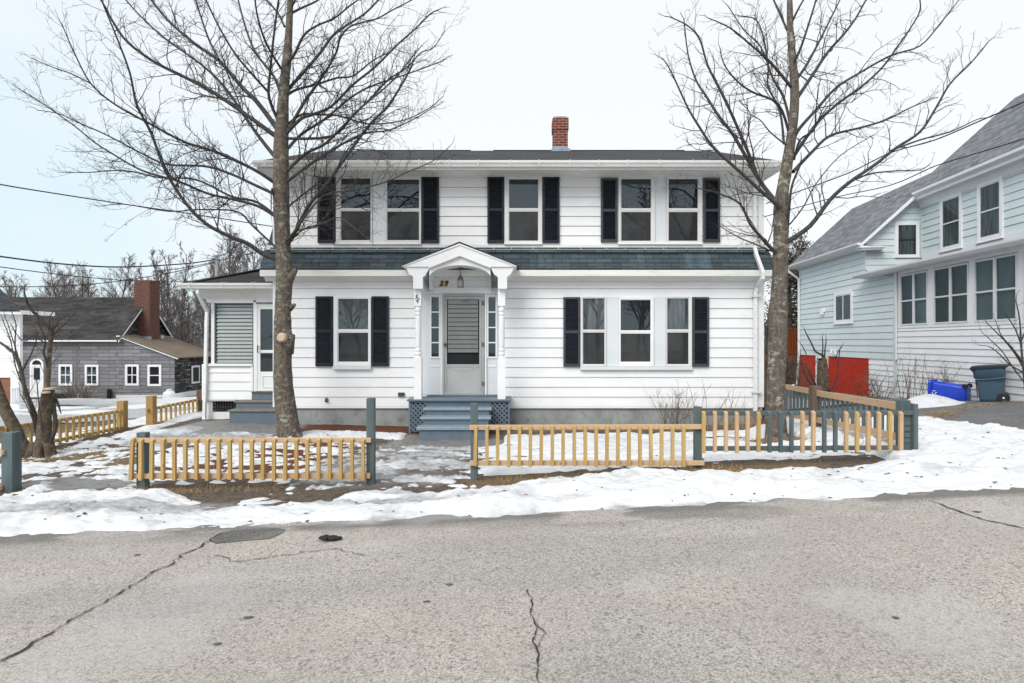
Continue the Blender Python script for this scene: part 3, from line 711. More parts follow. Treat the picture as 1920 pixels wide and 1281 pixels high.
# gable triangles at both ends
RZ, RY = Z(284, 15.4), 15.4
for s, xx in ((1, xr_), (-1, xl)):
    siding(mb, (xx, RY, 0), (0, 1, 0), lambda z: (-(RZ-z)/.39, (RZ-z)/.39), z2t, RZ-.1, .2, (s, 0, 0))
mb.build('wall', M['siding'], house)
mb = MB()
for (zz0, zz1) in ((z_sid-.01, z_soff1), (z2b, z2t)):
    mb.box(wx(1421), xr_+.02, D-.024, D+.10, zz0, zz1); mb.box(xl-.02, wx(522), D-.024, D+.10, zz0, zz1)
mb.box(wx(522), wx(1421), D-.02, D-.001, z_sid-.035, z_sid-.004)
mb.build('corner_trim', M['trim'], house, bevel=.004)
# ---- upper roof: low gable, eave overhang toward the street
ex0, ex1 = wx(516)-.14, wx(1430)+.14; ey = 11.24; ez = Z(318, 11.24)
slope = (RZ-(ez+.16))/(RY-ey)
mb = MB()
mb.prism([(ex0, ey, ez+.13), (ex0, RY, RZ-.03), (ex0, 2*RY-ey, ez+.13), (ex0, 2*RY-ey, ez+.17), (ex0, RY, RZ+.02), (ex0, ey, ez+.17)], (ex1-ex0, 0, 0))
rnd = random.Random(3); x = ex0+.9
while x < ex1-1.2:                                     # ridge cap pieces
    l = rnd.uniform(.6, 1.6)
    if rnd.random() < .75: mb.obox((x+l/2, RY-.04, RZ+.012), (l/2, 0, 0), (0, .12, .04), (0, -.006, .012))
    x += l
mb.build('upper_roof', M['roofdark'], house)
mb = MB()
mb.box(ex0+.02, ex1-.02, ey+.02, D+.01, ez-.002, ez+.02)                      # flat soffit
mb.prism([(ex0+.02, D-.05, z2t-.02), (ex0+.02, D-.05, ez), (ex0+.02, D-.16, ez)], (ex1-ex0-.04, 0, 0))   # bed moulding
mb.box(ex0+.02, ex1-.02, D-.05, D-.0, z2t-.03, ez)
mb.box(ex0, ex0+.025, ey+.02, 2*RY-ey, ez+.0, ez+.13); mb.box(ex1-.025, ex1, ey+.02, 2*RY-ey, ez, ez+.13)
for s, xe in ((1, ex1-.028), (-1, ex0+.004)):   # rakes
    mb.prism([(xe, ey+.03, ez+.0), (xe, RY, RZ-.17), (xe, RY, RZ-.032), (xe, ey+.03, ez+.128)], (.024, 0, 0))
    mb.prism([(xe, 2*RY-ey, ez+.0), (xe, RY, RZ-.17), (xe, RY, RZ-.032), (xe, 2*RY-ey, ez+.128)], (.024, 0, 0))
mb.box(ex0+.025, ex1-.025, ey+.0, ey+.02, ez-.005, ez+.13)
mb.build('soffit', M['soffit'], house)
def gutter(x0, x1, y, zb, parent, step=.62, straps=True):
    mb = MB(); prof = [(y+.0, zb+.105), (y+.0, zb+.01), (y-.06, zb), (y-.075, zb+.035), (y-.105, zb+.07), (y-.11, zb+.11), (y-.10, zb+.11), (y-.095, zb+.075), (y-.065, zb+.04), (y-.055, zb+.012), (y-.006, zb+.018), (y-.006, zb+.105)]
    mb.prism([(x0, a, b) for a, b in prof], (x1-x0, 0, 0))
    g = mb.build('gutter', M['gutter'], parent)
    if straps:
        x = x0+.25; mb = MB()
        while x < x1-.1:
            mb.beam((x, y-.113, zb+.02), (x, y-.113, zb+.115), .018, .006); mb.beam((x, y-.113, zb+.118), (x+.02, y+.07, zb+.15), .018, .006)
            x += step*random.uniform(.9, 1.1)
        pieces(mb, 'gutter_strap', M['alu'], g)
    return g
gutter(ex0-.03, ex1+.03, ey, ez+.04, house)
mb = MB()
for px in (860, 1083, 640, 1300):
    mb.box(X(px, 11.5)-.10, X(px, 11.5)+.10, 11.42, 11.56, ez-.012, ez-.001)
pieces(mb, 'soffit_vent', M['white'], house)
# ---- chimney
cx = X(1050, RY+.1); mb = MB(); zc0, zc1 = RZ-.35, Z(224, RY)
mb.box(cx-.195, cx+.195, RY-.1, RY+.30, zc0, zc1); mb.box(cx-.215, cx+.215, RY-.12, RY+.32, Z(246, RY), zc1-.0)
ch = mb.build('chimney', M['brick'], house, bevel=.006)
mb = MB(); mb.box(cx-.18, cx+.18, RY-.085, RY+.285, zc1, zc1+.045); mb.box(cx-.10, cx+.10, RY, RY+.2, zc1+.045, zc1+.085); mb.build('chimney_cap', M['concrete'], ch)
mb = MB(); mb.box(cx-.205, cx+.205, RY-.115, RY+.31, RZ-.2, RZ+.10); mb.box(cx-.25, cx+.25, RY-.24, RY-.11, RZ-.07, RZ+.0); mb.build('flashing', M['lead'], ch)
# ---- lower skirt roof (steep lower slope of the gambrel)
ly, lz = 11.50, Z(505, 11.50); lz2 = wz(469); lx0, lx1 = X(487, ly), X(1453, ly)
k = (lz2-lz)/(D-ly)
mb = MB(); yt = 12.62; zt = 2.05*1+lz+ (yt-D)*1.35+ (lz2-lz)
mb.prism([(lx0, ly, lz-.015), (lx0, D, lz2-.015), (lx0, D, lz2+.02), (lx0, ly, lz+.02)], (lx1-lx0, 0, 0))
for xa, xb in ((lx0, xl-.001), (xr_+.025, lx1)):       # ends climb on beside the dormer wall
    za = wz(469); mb.prism([(xa, D-.01, za-.02), (xa, 12.25, Z(411, 12.25)), (xa, 14.2, Z(411, 12.25)+.75), (xa, 14.2, z2b), (xa, D-.01, z2b-.2)], (xb-xa, 0, 0))
n = 4
for i in range(n):                                      # course lips
    y_ = ly+(D-ly)*i/n; z_ = lz+(lz2-lz)*i/n; 
    mb.prism([(lx0, y_-.012, z_+.018), (lx0, y_+.075, z_+.018+.075*k+.003), (lx0, y_-.006, z_+.026)], (lx1-lx0, 0, 0))
sk = mb.build('skirt_roof', M['roofblue'], house)
mb = MB(); mb.box(lx0+.02, lx1-.02, D-.03, D, wz(468.5), wz(460.5)); mb.prism([(lx0+.03, D-.085, wz(468.5)-.01), (lx0+.03, D-.02, wz(466)), (lx0+.03, D-.02, wz(468.5))], (lx1-lx0-.06, 0, 0)); mb.build('flashing_strip', M['soffit'], house)
mb = MB(); x = lx0+.1; rnd = random.Random(9)
while x < lx1-.2:
    l = rnd.uniform(.35, .6); mb.obox((x+l/2, D-.075, wz(470.5)+.005), (l/2-.006, 0, 0), (0, .03, .055), (0, -.004, .002)); x += l
mb.build('ridge_shingles', M['roofblue'], sk)
mb = MB(); fz0 = Z(518, ly)
mb.box(lx0, lx1, ly-.005, ly+.02, fz0, lz-.016); mb.box(lx0, lx1, ly+.02, D-.001, fz0+.01, fz0+.03)
mb.prism([(lx0, D-.02, wz(528)), (lx0, D-.02, fz0+.01), (lx0, D-.13, fz0+.01)], (lx1-lx0, 0, 0))
mb.box(lx0, lx0+.02, ly, 12.3, fz0, lz+.05); mb.box(lx1-.02, lx1, ly, 12.3, fz0, lz+.05)
mb.build('fascia', M['soffit'], house, bevel=.004)
# ---- windows and shutters of the second floor
ztop, zbot = 331.5, 453.5
dh_window(house, D, (631.5, 699, 333, 455), (640.6, 695.8, 336, 451), (391.4, 395.3))
dh_window(house, D, (724, 790.4, 333, 455), (726.8, 786.5, 338, 451), (392, 396))
dh_window(house, D, (946, 1016, 333, 455), (954.5, 1008.8, 337.5, 452), (391.5, 396))
dh_window(house, D, (1159, 1226.8, 333, 455), (1164, 1219.5, 337, 452.2), (391.6, 396.8))
dh_window(house, D, (1248.5, 1314.8, 333, 455), (1252.5, 1307, 337, 452.2), (391.6, 396.8))
for a, b, r in ((597,630,None),(791,823.7,None),(914,945.8,None),(1017.4,1048.8,None),(1126,1157,M['navyrim']),(1317.5,1348.7,M['navyrim'])):
    louver_shutter(house, D, a, b, 332.5 if r is None else 336, 456.5 if r is None else 455, r)
mb = MB()
for a, b in ((699.2, 723.8), (1227, 1248.3)): mb.box(wx(a), wx(b), D-.030, D, wz(455), wz(333))
pieces(mb, 'mullion_panel', M['bluetrim'], house, bevel=.003)
mb = MB()
for a, b in ((630.5, 790.5), (945.5, 1016.5), (1157.5, 1315)): mb.box(wx(a), wx(b), D-.075, D, wz(459.5), wz(455.2))
pieces(mb, 'window_sill', M['trim'], house, bevel=.004)
# ---- first floor
w1 = dh_window(house, D, (627, 696.5, 557, 686), (635.5, 691.5, 561, 678), (617.5, 622.4), M['trim'], 'screen', 'blind')
louver_shutter(house, D, 593, 625.5, 556, 687); louver_shutter(house, D, 698, 730, 556, 687)
mb = MB(); mb.box(wx(625.8), wx(697), D-.09, D, wz(692.5), wz(686.3)); mb.build('window_sill', M['bluetrim'], house, bevel=.004)
dh_window(house, D, (1088, 1135.5, 557, 687), (1092.5, 1132.8, 560, 682.5), (618.3, 622), M['alu'], 'screen', 'lace')
dh_window(house, D, (1159, 1224.5, 557, 687), (1163, 1218.8, 563, 678), (619.5, 624), M['trim'], 'screen', 'dark')
dh_window(house, D, (1247.8, 1295.8, 557, 687), (1250, 1289.8, 560, 682.5), (617.8, 622), M['alu'], 'screen', 'lace')
louver_shutter(house, D, 1056, 1087.2, 557.5, 687.5, M['navyrim']); louver_shutter(house, D, 1297, 1328, 557.5, 687.5, M['navyrim'])
mb = MB()
for a, b in ((1135.8, 1158.8), (1224.8, 1247.5)): mb.box(wx(a), wx(b), D-.032, D, wz(687), wz(557))
pieces(mb, 'mullion_panel', M['bluetrim'], house, bevel=.003)
mb = MB(); mb.box(wx(1087.5), wx(1296.5), D-.08, D, wz(693.5), wz(687.3)); mb.build('window_sill', M['bluetrim'], house, bevel=.004)
# ---- downspout at the right corner
mb = MB(); r = .046
def T3(px, py, d): return P(px, py, d)
mb.tube([T3(1421,318,ey-.02), T3(1421,330,11.3), T3(1415,352,D-.06), T3(1415,465,D-.06), T3(1418,478,11.64), T3(1431,513,11.36), T3(1430,521,11.36), T3(1420,537,D-.07), T3(1416,548,D-.06), T3(1416,768,D-.06), T3(1415,778,D-.16)], r, 4)
mb.build('downspout', M['gutter'], house)
mb = MB()
for py in (350, 440, 556, 735): mb.box(wx(1408), wx(1424), D-.115, D-.0, wz(py+1.5), wz(py-1.5))
pieces(mb, 'downspout_strap', M['alu'], house)
# small fittings on the wall
mb = MB(); c = P(613, 750, D); mb.box(c.x-.025, c.x+.025, D-.05, D, c.z-.04, c.z+.04); mb.lathe((c.x, D-.07, c.z-.01), [(.012, -.03), (.022, -.02), (.022, .02), (.012, .03)], 8, 'y'); mb.build('outdoor_tap', M['lantern'], house)
mb = MB(); c = P(753, 739.5, D); frame_bars(mb, c.x-.066, c.x+.066, D-.05, D, c.z-.04, c.z+.04, .016)
for i in range(4): mb.box(c.x-.05, c.x+.05, D-.045, D-.01, c.z-.02+i*.012, c.z-.014+i*.012)
mb.build('wall_vent', M['lantern'], house)
mb = MB(); mb.box(c.x-.05, c.x+.05, D-.02, D-.015, c.z-.024, c.z+.024); mb.build('vent_hole', M['black'], house)

# ================================================================ entry porch (portico)
YP = 11.02; zpl = Z(742.5, D)
def px_(p): return X(p, YP)
def pz_(p): return Z(p, YP)
porch = MB()
porch.box(X(763, 11.08), X(957.8, 11.08), 11.06, D, zpl-.035, zpl); ps = porch.build('porch_floor', M['steps'], house, bevel=.006)
mb = MB(); sx0, sx1 = X(799, 11.12), X(919, 11.12); mb.box(sx0, sx1, 11.12, D, zpl-.9, zpl-.036)
mb.box(X(766.5, 11.12), X(770, 11.12), 11.11, 11.16, zpl-.75, zpl-.036); mb.box(X(952, 11.12), X(955.5, 11.12), 11.11, 11.16, zpl-.72, zpl-.036)
mb.box(X(767, 11.12), X(955, 11.12), 11.115, 11.14, zpl-.07, zpl-.036)
mb.build('porch_base', M['steps'], ps)
mb = MB(); zl0, zl1 = Z(810, 11.12), zpl-.07
lattice(mb, X(770.5, 11.12), sx0-.0, zl0, zl1, 11.135, .092, .034); lattice(mb, sx1+.0, X(951.5, 11.12), zl0, zl1, 11.135, .092, .034)
pieces(mb, 'lattice', M['lattice'], ps)
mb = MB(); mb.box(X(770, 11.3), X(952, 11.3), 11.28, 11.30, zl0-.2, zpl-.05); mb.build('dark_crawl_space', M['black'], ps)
# steps
st = [(10.83, 765.5, 770, 793, 922), (10.55, 782.7, 787, 787.5, 920.5), (10.27, 801.5, 807, 780.5, 918)]
ycur = 11.12; ztop_prev = zpl
mb = MB(); nos = MB(); zend = Z(830, 10.3)
for i, (d, a, b, p0, p1) in enumerate(st):
    z1 = Z(a, d); z0 = Z(b, d); x0, x1 = X(p0, d), X(p1, d)
    nos.box(x0, x1, d, (11.12, 10.83, 10.55)[i]+.05, z0, z1)
    mb.box(x0+.05, x1-.05, d+.035, 11.115-.001*i, zend, z0-.001*(i+1))
mb.build('stair_risers', M['steps'], ps, bevel=.003)
nos.build('stair_treads', M['stepedge'], ps, bevel=.008)
# door wall
mb = MB(); zf = zpl; yb_ = D-.012
mb.box(wx(790), wx(830), D-.03, D, zf+.03, wz(551)); mb.box(wx(908), wx(938), D-.03, D, zf+.03, wz(551))
pieces(mb, 'entry_panel', M['bluetrim'], house, bevel=.003)
mb = MB()
for a, b in ((806.3, 826.5), (912.8, 932.5)):
    frame_bars(mb, wx(a), wx(b), D-.05, D-.001, wz(672), wz(553.5), .035)
    mb.box(wx(a)+.02, wx(b)-.02, D-.042, D-.0, wz(688), wz(685.5))
for a in (826.8, 909): mb.box(wx(a), wx(a+3.6), D-.07, D, zf+.03, wz(551.5))
mb.box(wx(786), wx(938), D-.06, D, wz(551.2), wz(541.5)); mb.box(wx(784), wx(938.5), D-.09, D, wz(542.5), wz(540))
mb.build('door_casing', M['trim'], house, bevel=.004)
for (a, b) in ((809.8, 823.9), (915.8, 929.9)):
    mb = MB(); mb.box(wx(a-1), wx(b+1), D-.038, D-.036, wz(670.5), wz(558)); s_ = mb.build('sidelight', M['panebg'], house)
    mb = MB(); mb.box(wx(a-.8), wx(b+.8), D-.046, D-.043, wz(670.3), wz(558.2)); mb.build('pane', M['pane'], s_)
    mb = MB()
    for py in (585.5, 614.3, 642.6): mb.box(wx(a-.8), wx(b+.8), D-.055, D-.036, wz(py+1.1), wz(py-1.1))
    mb.build('muntins', M['trim'], s_)
# storm door
sd = MB(); frame_bars(sd, wx(830.4), wx(907.8), D-.085, D-.02, zf+.03, wz(551.8), .045); sdo = sd.build('storm_door', M['doorgrey'], house, bevel=.004)
sd = MB(); a, b = wx(834.8), wx(903.4)
sd.box(a, wx(838.6), D-.075, D-.035, zf+.035, wz(556.4)); sd.box(wx(899), b, D-.075, D-.035, zf+.035, wz(556.4))
sd.box(wx(838.6), wx(899), D-.075, D-.035, wz(562), wz(556.4)); sd.box(wx(838.6), wx(899), D-.075, D-.035, wz(688), wz(683)); sd.box(wx(838.6), wx(899), D-.075, D-.035, zf+.035, zf+.09)
sd.build('door_leaf', M['doorgrey'], sdo, bevel=.003)
sd = MB(); sd.box(wx(838.6), wx(899), D-.062, D-.045, zf+.09, wz(688)); 
pts = [(wx(838.8+60*i/14), 0, 0) for i in range(15)]
for i in range(14):
    f0, f1 = math.sin(PI*i/14), math.sin(PI*(i+1)/14)
    sd.prism([(pts[i][0], D-.064, wz(688.3)), (pts[i+1][0], D-.064, wz(688.3)), (pts[i+1][0], D-.064, wz(688.5+7*f1)), (pts[i][0], D-.064, wz(688.5+7*f0))], (0, -.004, 0))
sd.build('kick_panel', paint('scuffed_grey_panel', (.40, .415, .415), .45, .05, 3, 40, .03), sdo)
sd = MB(); sd.box(wx(838.6), wx(899), D-.045, D-.043, wz(684), wz(561)); sd.build('inner_door', M['panebg'], sdo)
sd = MB(); n = 12; z0, z1 = wz(661), wz(562.5); p = (z1-z0)/n
for i in range(n):
    zc_ = z0+(i+.5)*p; sd.obox((wx(868.7), D-.066, zc_), (wx(897)-wx(868.7), 0, 0), (0, .012, p*.5), (0, -.002, .0004))
sd.build('louvers', M['louver'], sdo)
sd = MB(); sd.lathe((wx(835.3), D-.095, wz(646)), [(.012, .02), (.03, .016), (.034, 0), (.02, -.02), (.028, -.04), (.022, -.055)], 12, 'y'); sd.build('door_knob', M['lantern'], sdo, smooth=True)
sd = MB()
for py in (569, 646, 719): sd.box(wx(903.6), wx(908.2), D-.093, D-.07, wz(py+4), wz(py-4))
pieces(sd, 'hinge', M['lantern'], sdo)
sd = MB(); sd.box(wx(802), wx(933), D-.14, D, zf+.001, zf+.03); sd.build('threshold', M['steps'], house, bevel=.005)
# posts: square top, turned shaft, square foot
for (a, b) in ((777.3, 790.8), (933.6, 947.3)):
    yc = YP+.17; x0, x1 = X(a, yc), X(b, yc); xm = (x0+x1)/2; w = (x1-x0)/2
    zt0, zt1, zs0, zs1 = Z(541, yc), Z(574, yc), Z(670, yc), zpl
    mb = MB(); mb.box(xm-w, xm+w, yc-w, yc+w, zt1, zt0+.1); mb.box(xm-w*1.05, xm+w*1.05, yc-w*1.05, yc+w*1.05, zs1, zs0)
    H = zt1-zs0; r = w*.94
    prof = [(0, r*1.0), (.02, r*.75), (.05, r*1.0), (.08, r*1.0), (.10, r*.8), (.13, r*.95), (.16, r*.95), (.18, r*.72), (.22, r*.84), (.55, r*.95), (.78, r*.86), (.80, r*.72), (.84, r*.92), (.88, r*.78), (.91, r*.98), (.95, r*.98), (.97, r*.8), (1, r*1.0)]
    mb.lathe((xm, yc, zs0), [(rr, h*H) for h, rr in prof], 20)
    po = mb.build('porch_post', M['trim'], house)
    if a < 800:
        mb = MB()
        for (qx, qz, rr) in ((783.5, 556, .022), (783, 561, .026), (784.5, 566, .018), (787, 561.5, .013)):
            cx_, cz_ = X(qx, yc), Z(qz, yc); mb.tube([(cx_+rr*math.cos(t_), yc-w-.005, cz_+rr*1.1*math.sin(t_)) for t_ in np.linspace(.6, 5.6, 10)], .005, 5)
        mb.tube([(X(782, yc), yc-w-.005, Z(553, yc)), (X(785, yc), yc-w-.005, Z(569, yc))], .004, 5)
        mb.build('wire_scroll', M['blackmetal'], po)
    # cap corbel above the post
    mb = MB(); o0 = (754.5 if a < 800 else 917.5); o1 = (806.5 if a < 800 else 968.3)
    yA, yB = YP, D-.001
    ring = lambda pa, pb, pz: [(px_(pa), yA, pz_(pz)), (px_(pb), yA, pz_(pz)), (px_(pb), yB, pz_(pz)), (px_(pa), yB, pz_(pz))]
    if a < 800: mb.loft([ring(774.5, 792.5, 541.5), ring(774.5, 792.5, 520), ring(772, 797, 516.5), ring(767.5, 797.5, 515.8), ring(760.5, 806, 501.2), ring(754, 807, 500.3)][::1])
    else: mb.loft([ring(933.5, 950.8, 541.5), ring(933.5, 950.8, 520), ring(930, 954, 516.5), ring(927.5, 956.5, 515.8), ring(919, 964.5, 501.5), ring(917.5, 968.6, 500.6)])
    mb.build('post_capital', M['trim'], house, bevel=.003)
# gable front
yf = YP-.03
def q(px, py, y=yf): return (X(px, YP), y, Z(py, YP))
mb = MB()
mb.prism([q(754.5, 500.8), q(806.3, 500.8), q(862.3, 478.5), q(862.0, 460)], (0, .10, 0)); mb.prism([q(862.0, 460), q(862.3, 478.5), q(917.7, 500.8), q(968.5, 500.8)], (0, .10, 0))
mb.prism([q(753.5, 501.2, yf-.02), q(754.5, 498.8, yf-.02), q(862, 457.2, yf-.02), q(862, 460.4, yf-.02)], (0, .03, 0)); mb.prism([q(862, 460.4, yf-.02), q(862, 457.2, yf-.02), q(968.5, 498.8, yf-.02), q(969, 501.2, yf-.02)], (0, .03, 0))
mb.build('porch_gable', M['trim'], house, bevel=.003)
mb = MB()
mb.prism([q(804, 503.5, yf-.006), q(862.3, 480.6, yf-.006), q(862.3, 478.3, yf-.006), q(804, 501, yf-.006)], (0, .03, 0)); mb.prism([q(862.3, 480.6, yf-.006), q(920, 503.5, yf-.006), q(920, 501, yf-.006), q(862.3, 478.3, yf-.006)], (0, .03, 0))
mb.build('rake_moulding', M['soffit'], house)
# tympanum above the arch + barrel vault
ac, aw0, arise = 862, 57.5, 24.0
def arc(n=24):
    out = []
    for i in range(n+1):
        u = -1+2*i/n; out.append((ac+aw0*u, 497.0+arise*(1-math.sqrt(max(0, 1-(u*.965)**2)))*1.12))
    return out
A = arc(); mb = MB()
for (p0, p1) in zip(A[:-1], A[1:]):
    t0 = 479.5+abs(p0[0]-862.3)*.402; t1 = 479.5+abs(p1[0]-862.3)*.402
    if min(p0[1]-t0, p1[1]-t1) > -.4: mb.prism([q(p0[0], p0[1], YP+.03), q(p1[0], p1[1], YP+.03), q(p1[0], min(t1, p1[1]-.2), YP+.03), q(p0[0], min(t0, p0[1]-.2), YP+.03)], (0, .04, 0))
mb.build('tympanum', M['trim'], house)
mb = MB(); V0 = [(X(p[0], YP), YP+.031, Z(p[1], YP)) for p in A]; V1 = [(v[0], D-.002, v[2]) for v in V0]; n = len(A)
mb.add(V0+V1, [(i, i+1, n+i+1, n+i) for i in range(n-1)]); 
mb.add([V0[0], V1[0], (V1[0][0], D-.002, Z(541, YP)), (V0[0][0], YP+.03, Z(541, YP))], [(0, 1, 2, 3)])
mb.add([V0[-1], V1[-1], (V1[-1][0], D-.002, Z(541, YP)), (V0[-1][0], YP+.03, Z(541, YP))], [(0, 1, 2, 3)])
mb.build('vault', M['trim'], house, smooth=False)
mb = MB(); vw = [(v[0], D-.035, v[2]) for v in V1]; mb.prism([(vw[0][0], D-.035, wz(541))]+vw+[(vw[-1][0], D-.035, wz(541))], (0, .03, 0)); mb.build('arch_panel', M['trim'], house)
mb = MB()   # flaking joint between vault and panel
rnd = random.Random(2)
for i in range(n-1):
    if rnd.random() < .75: mb.tube([(vw[i][0], D-.04, vw[i][2]-.004), (vw[i+1][0], D-.04, vw[i+1][2]-.004)], .0045*rnd.uniform(.5, 1.4), 4)
mb.build('joint_crack', M['peel'], house)
# porch roof slopes
mb = MB(); y1_ = D+.01
for s in (-1, 1):
    ea = (X(862+s*108.3, YP), Z(500.2, YP)); rg = (X(862, YP), Z(456.8, YP))
    mb.prism([(ea[0], yf-.025, ea[1]+.005), (rg[0], yf-.025, rg[1]+.005), (rg[0], yf-.025, rg[1]+.03), (ea[0]+s*.03, yf-.025, ea[1]+.012)], (0, y1_-yf, 0))
mb.build('porch_roof', M['roofdark'], house)
# house number
def text_mesh(name, body, size, loc, mat, parent, shear=0, depth=.004, bold=.0):
    c = bpy.data.curves.new(name, 'FONT'); c.body = body; c.size = size; c.extrude = depth; c.shear = shear; c.offset = bold; c.align_x = 'CENTER'; c.align_y = 'CENTER'
    o = bpy.data.objects.new(name, c); COL.objects.link(o); dg = bpy.context.evaluated_depsgraph_get()
    me = bpy.data.meshes.new_from_object(o.evaluated_get(dg)); bpy.data.objects.remove(o); 
    me.transform(Matrix.Rotation(PI/2, 4, 'X')); 
    me.transform(Matrix.Translation(Vector(loc)-world_loc(parent)))
    me.materials.clear(); me.materials.append(mat); me.name = name
    r = bpy.data.objects.new(name, me); COL.objects.link(r); r.parent = parent; return r
nb = None
for i, ch_ in enumerate('29'):
    cxn = wx(828.2+i*8.6); cz_ = wz(532.2); mb = MB()
    mb.prism([(cxn-.052, D-.041, cz_-.062), (cxn+.022, D-.041, cz_-.062), (cxn+.052, D-.041, cz_+.062), (cxn-.022, D-.041, cz_+.062)], (0, .005, 0))
    nb = mb.build('number_plate', M['brass'], house); text_mesh('digit', ch_, .145, (cxn, D-.045, cz_), M['blackmetal'], nb, .25, .003, .0035)
# lantern under the vault
lc = Vector((X(863.5, 11.4), 11.4, 0)); zt = Z(496.5, YP); 
lan = thing('porch_lantern', 'small pewter lantern hanging on a rod under the entry arch', 'lamp', (lc.x, 11.4, Z(538, 11.4)))
zb_, zm_ = Z(538.5, 11.4), Z(524, 11.4)
mb = MB(); mb.lathe((lc.x, 11.4, zt-.03), [(.055, .03), (.05, .012), (.012, 0)], 12); mb.tube([(lc.x, 11.4, zt-.01), (lc.x, 11.4, Z(517, 11.4))], .009, 6)
mb.loft([[(lc.x+i*w, 11.4+j*w, z) for (i, j) in ((-1,-1),(1,-1),(1,1),(-1,1))] for (w, z) in ((.058, zm_), (.03, Z(518.5, 11.4)), (.026, Z(517, 11.4)))])
for i in (-1, 1):
    for j in (-1, 1): mb.box(lc.x+i*.052-.006, lc.x+i*.052+.006, 11.4+j*.052-.006, 11.4+j*.052+.006, zb_, zm_)
mb.box(lc.x-.056, lc.x+.056, 11.344, 11.456, zb_-.008, zb_+.008); mb.box(lc.x-.056, lc.x+.056, 11.344, 11.456, zm_-.008, zm_+.002); mb.build('lantern_frame', M['lantern'], lan)
mb = MB(); mb.box(lc.x-.047, lc.x+.047, 11.353, 11.447, zb_+.008, zm_-.008); mb.build('lantern_glass', M['lampglass'], lan)

# ================================================================ enclosed side porch on the left
DP = 12.35
def sx(p): return X(p, DP)
def sz(p): return Z(p, DP)
pl = sx(379.5); pr = xl
mb = MB()   # lower panel wall with clapboards, upper walls
mb.box(pl+.04, sx(471.5), DP+.03, DP+.12, sz(750), sz(683)); siding(mb, (0, DP, 0), (1, 0, 0), lambda z: (sx(390), sx(472.5)), sz(749.5), sz(687.5), .196, (0, -1, 0))
mb.box(pl+.04, pl+.12, DP+.12, 15.6, sz(750), sz(683)); siding(mb, (pl+.01, DP, 0), (0, 1, 0), lambda z: (.1, 3.2), sz(749.5), sz(687.5), .196, (-1, 0, 0))
mb.box(pl+.02, pr, 15.5, 15.6, sz(750), sz(545))
side = mb.build('side_porch_wall', M['siding'], house)
mb = MB()
mb.box(pl, sx(390.5), DP-.025, DP+.13, sz(750), sz(683)); mb.box(sx(471.5), sx(477), DP-.03, DP+.1, sz(734), sz(683))
mb.box(sx(390.5), sx(474.5), DP-.05, DP+.13, sz(686.8), sz(682))                     # cap sill
mb.box(sx(396.5), sx(403.5), DP-.02, DP+.09, sz(682), sz(563)); mb.box(sx(475.5), sx(481), DP-.03, DP+.1, sz(737), sz(563))
mb.box(pl+.1, pr, DP-.03, DP+.12, sz(567), sz(545)); mb.box(sx(396), sx(477), DP-.045, DP, sz(568.5), sz(563))
mb.box(pl, pl+.12, DP+.5, 15.6, sz(567), sz(545)); mb.box(pl, pl+.1, 13.7, 13.8, sz(683), sz(560)); mb.box(pl, pl+.1, 15.5, 15.6, sz(683), sz(560))
mb.box(pl, sx(396), DP+.05, DP+.17, g1(pl, DP)-.2, sz(750)-.002)
mb.box(sx(395.5), sx(442), DP+.06, DP+.09, sz(790), sz(772)); mb.box(pl+.03, sx(442), DP, DP+.1, sz(752.3), sz(749.8))
mb.build('side_porch_trim', M['trim'], side, bevel=.004)
mb = MB(); mb.box(sx(404), sx(475), DP+.045, DP+.05, sz(682), sz(568)); mb.box(sx(396), sx(480), DP+.3, DP+.32, sz(800), sz(750)); mb.box(pl+.13, pr, 15.4, 15.48, sz(683), sz(568)); mb.build('dark_backing', M['black'], side)
mb = MB(); n = 16; z0, z1 = sz(680.5), sz(568.5); p = (z1-z0)/n
for i in range(n):
    zc_ = z0+(i+.5)*p; mb.obox((sx(439.3), DP+.012, zc_), (sx(474.5)-sx(439.3), 0, 0), (0, .016, p*.52), (0, -.003, .0008))
mb.build('jalousie_slats', M['jalousie'], side)
mb = MB(); frame_bars(mb, sx(403), sx(476.3), DP-.03, DP+.04, sz(682), sz(567.8), .022); mb.build('jalousie_frame', M['jalousie'], side)
# skirt opening with square lattice
mb = MB(); a0, a1, b0, b1 = sx(397), sx(443), sz(772), sz(750.5)
for i in range(1, 9): x = a0+(a1-a0)*i/9; mb.box(x-.017, x+.017, DP+.07, DP+.078, b0, b1)
for j in range(0, 5): z = b0+(b1-b0)*(j+.1)/4.2; mb.box(a0, a1, DP+.060, DP+.069, z-.017, z+.017)
mb.build('skirt_lattice', M['black'], side)
mb = MB(); mb.box(a0, a1, DP+.16, DP+.17, b0, b1); mb.build('skirt_backing', M['white'], side)
# white side door
mb = MB(); dx0, dx1 = sx(481.2), sx(481.2)+.86
frame_bars(mb, dx0, dx1, DP-.04, DP+.05, sz(733), sz(571), .03)
l0, l1 = dx0+.03, dx1-.03
mb.box(l0, sx(489), DP-.03, DP+.01, sz(733), sz(573)); mb.box(l1-.10, l1, DP-.03, DP+.01, sz(733), sz(573))
for a, b in ((580, 573), (662, 656.5), (733, 697)): mb.box(sx(489), l1-.10, DP-.03, DP+.01, sz(a), sz(b))
sdd = mb.build('side_door', M['doorwhite'], side, bevel=.004)
mb = MB(); pa, pb, za, zb2 = sx(493), l1-.13, sz(727), sz(704)
frame_bars(mb, pa, pb, DP-.042, DP-.03, za, zb2, .018); mb.build('raised_panel', M['doorwhite'], sdd, bevel=.004)
mb = MB(); mb.box(sx(489), l1-.10, DP-.015, DP-.012, sz(656.5), sz(580)); mb.box(sx(489), l1-.10, DP-.015, DP-.012, sz(697), sz(662)); mb.build('pane', M['pane'], sdd)
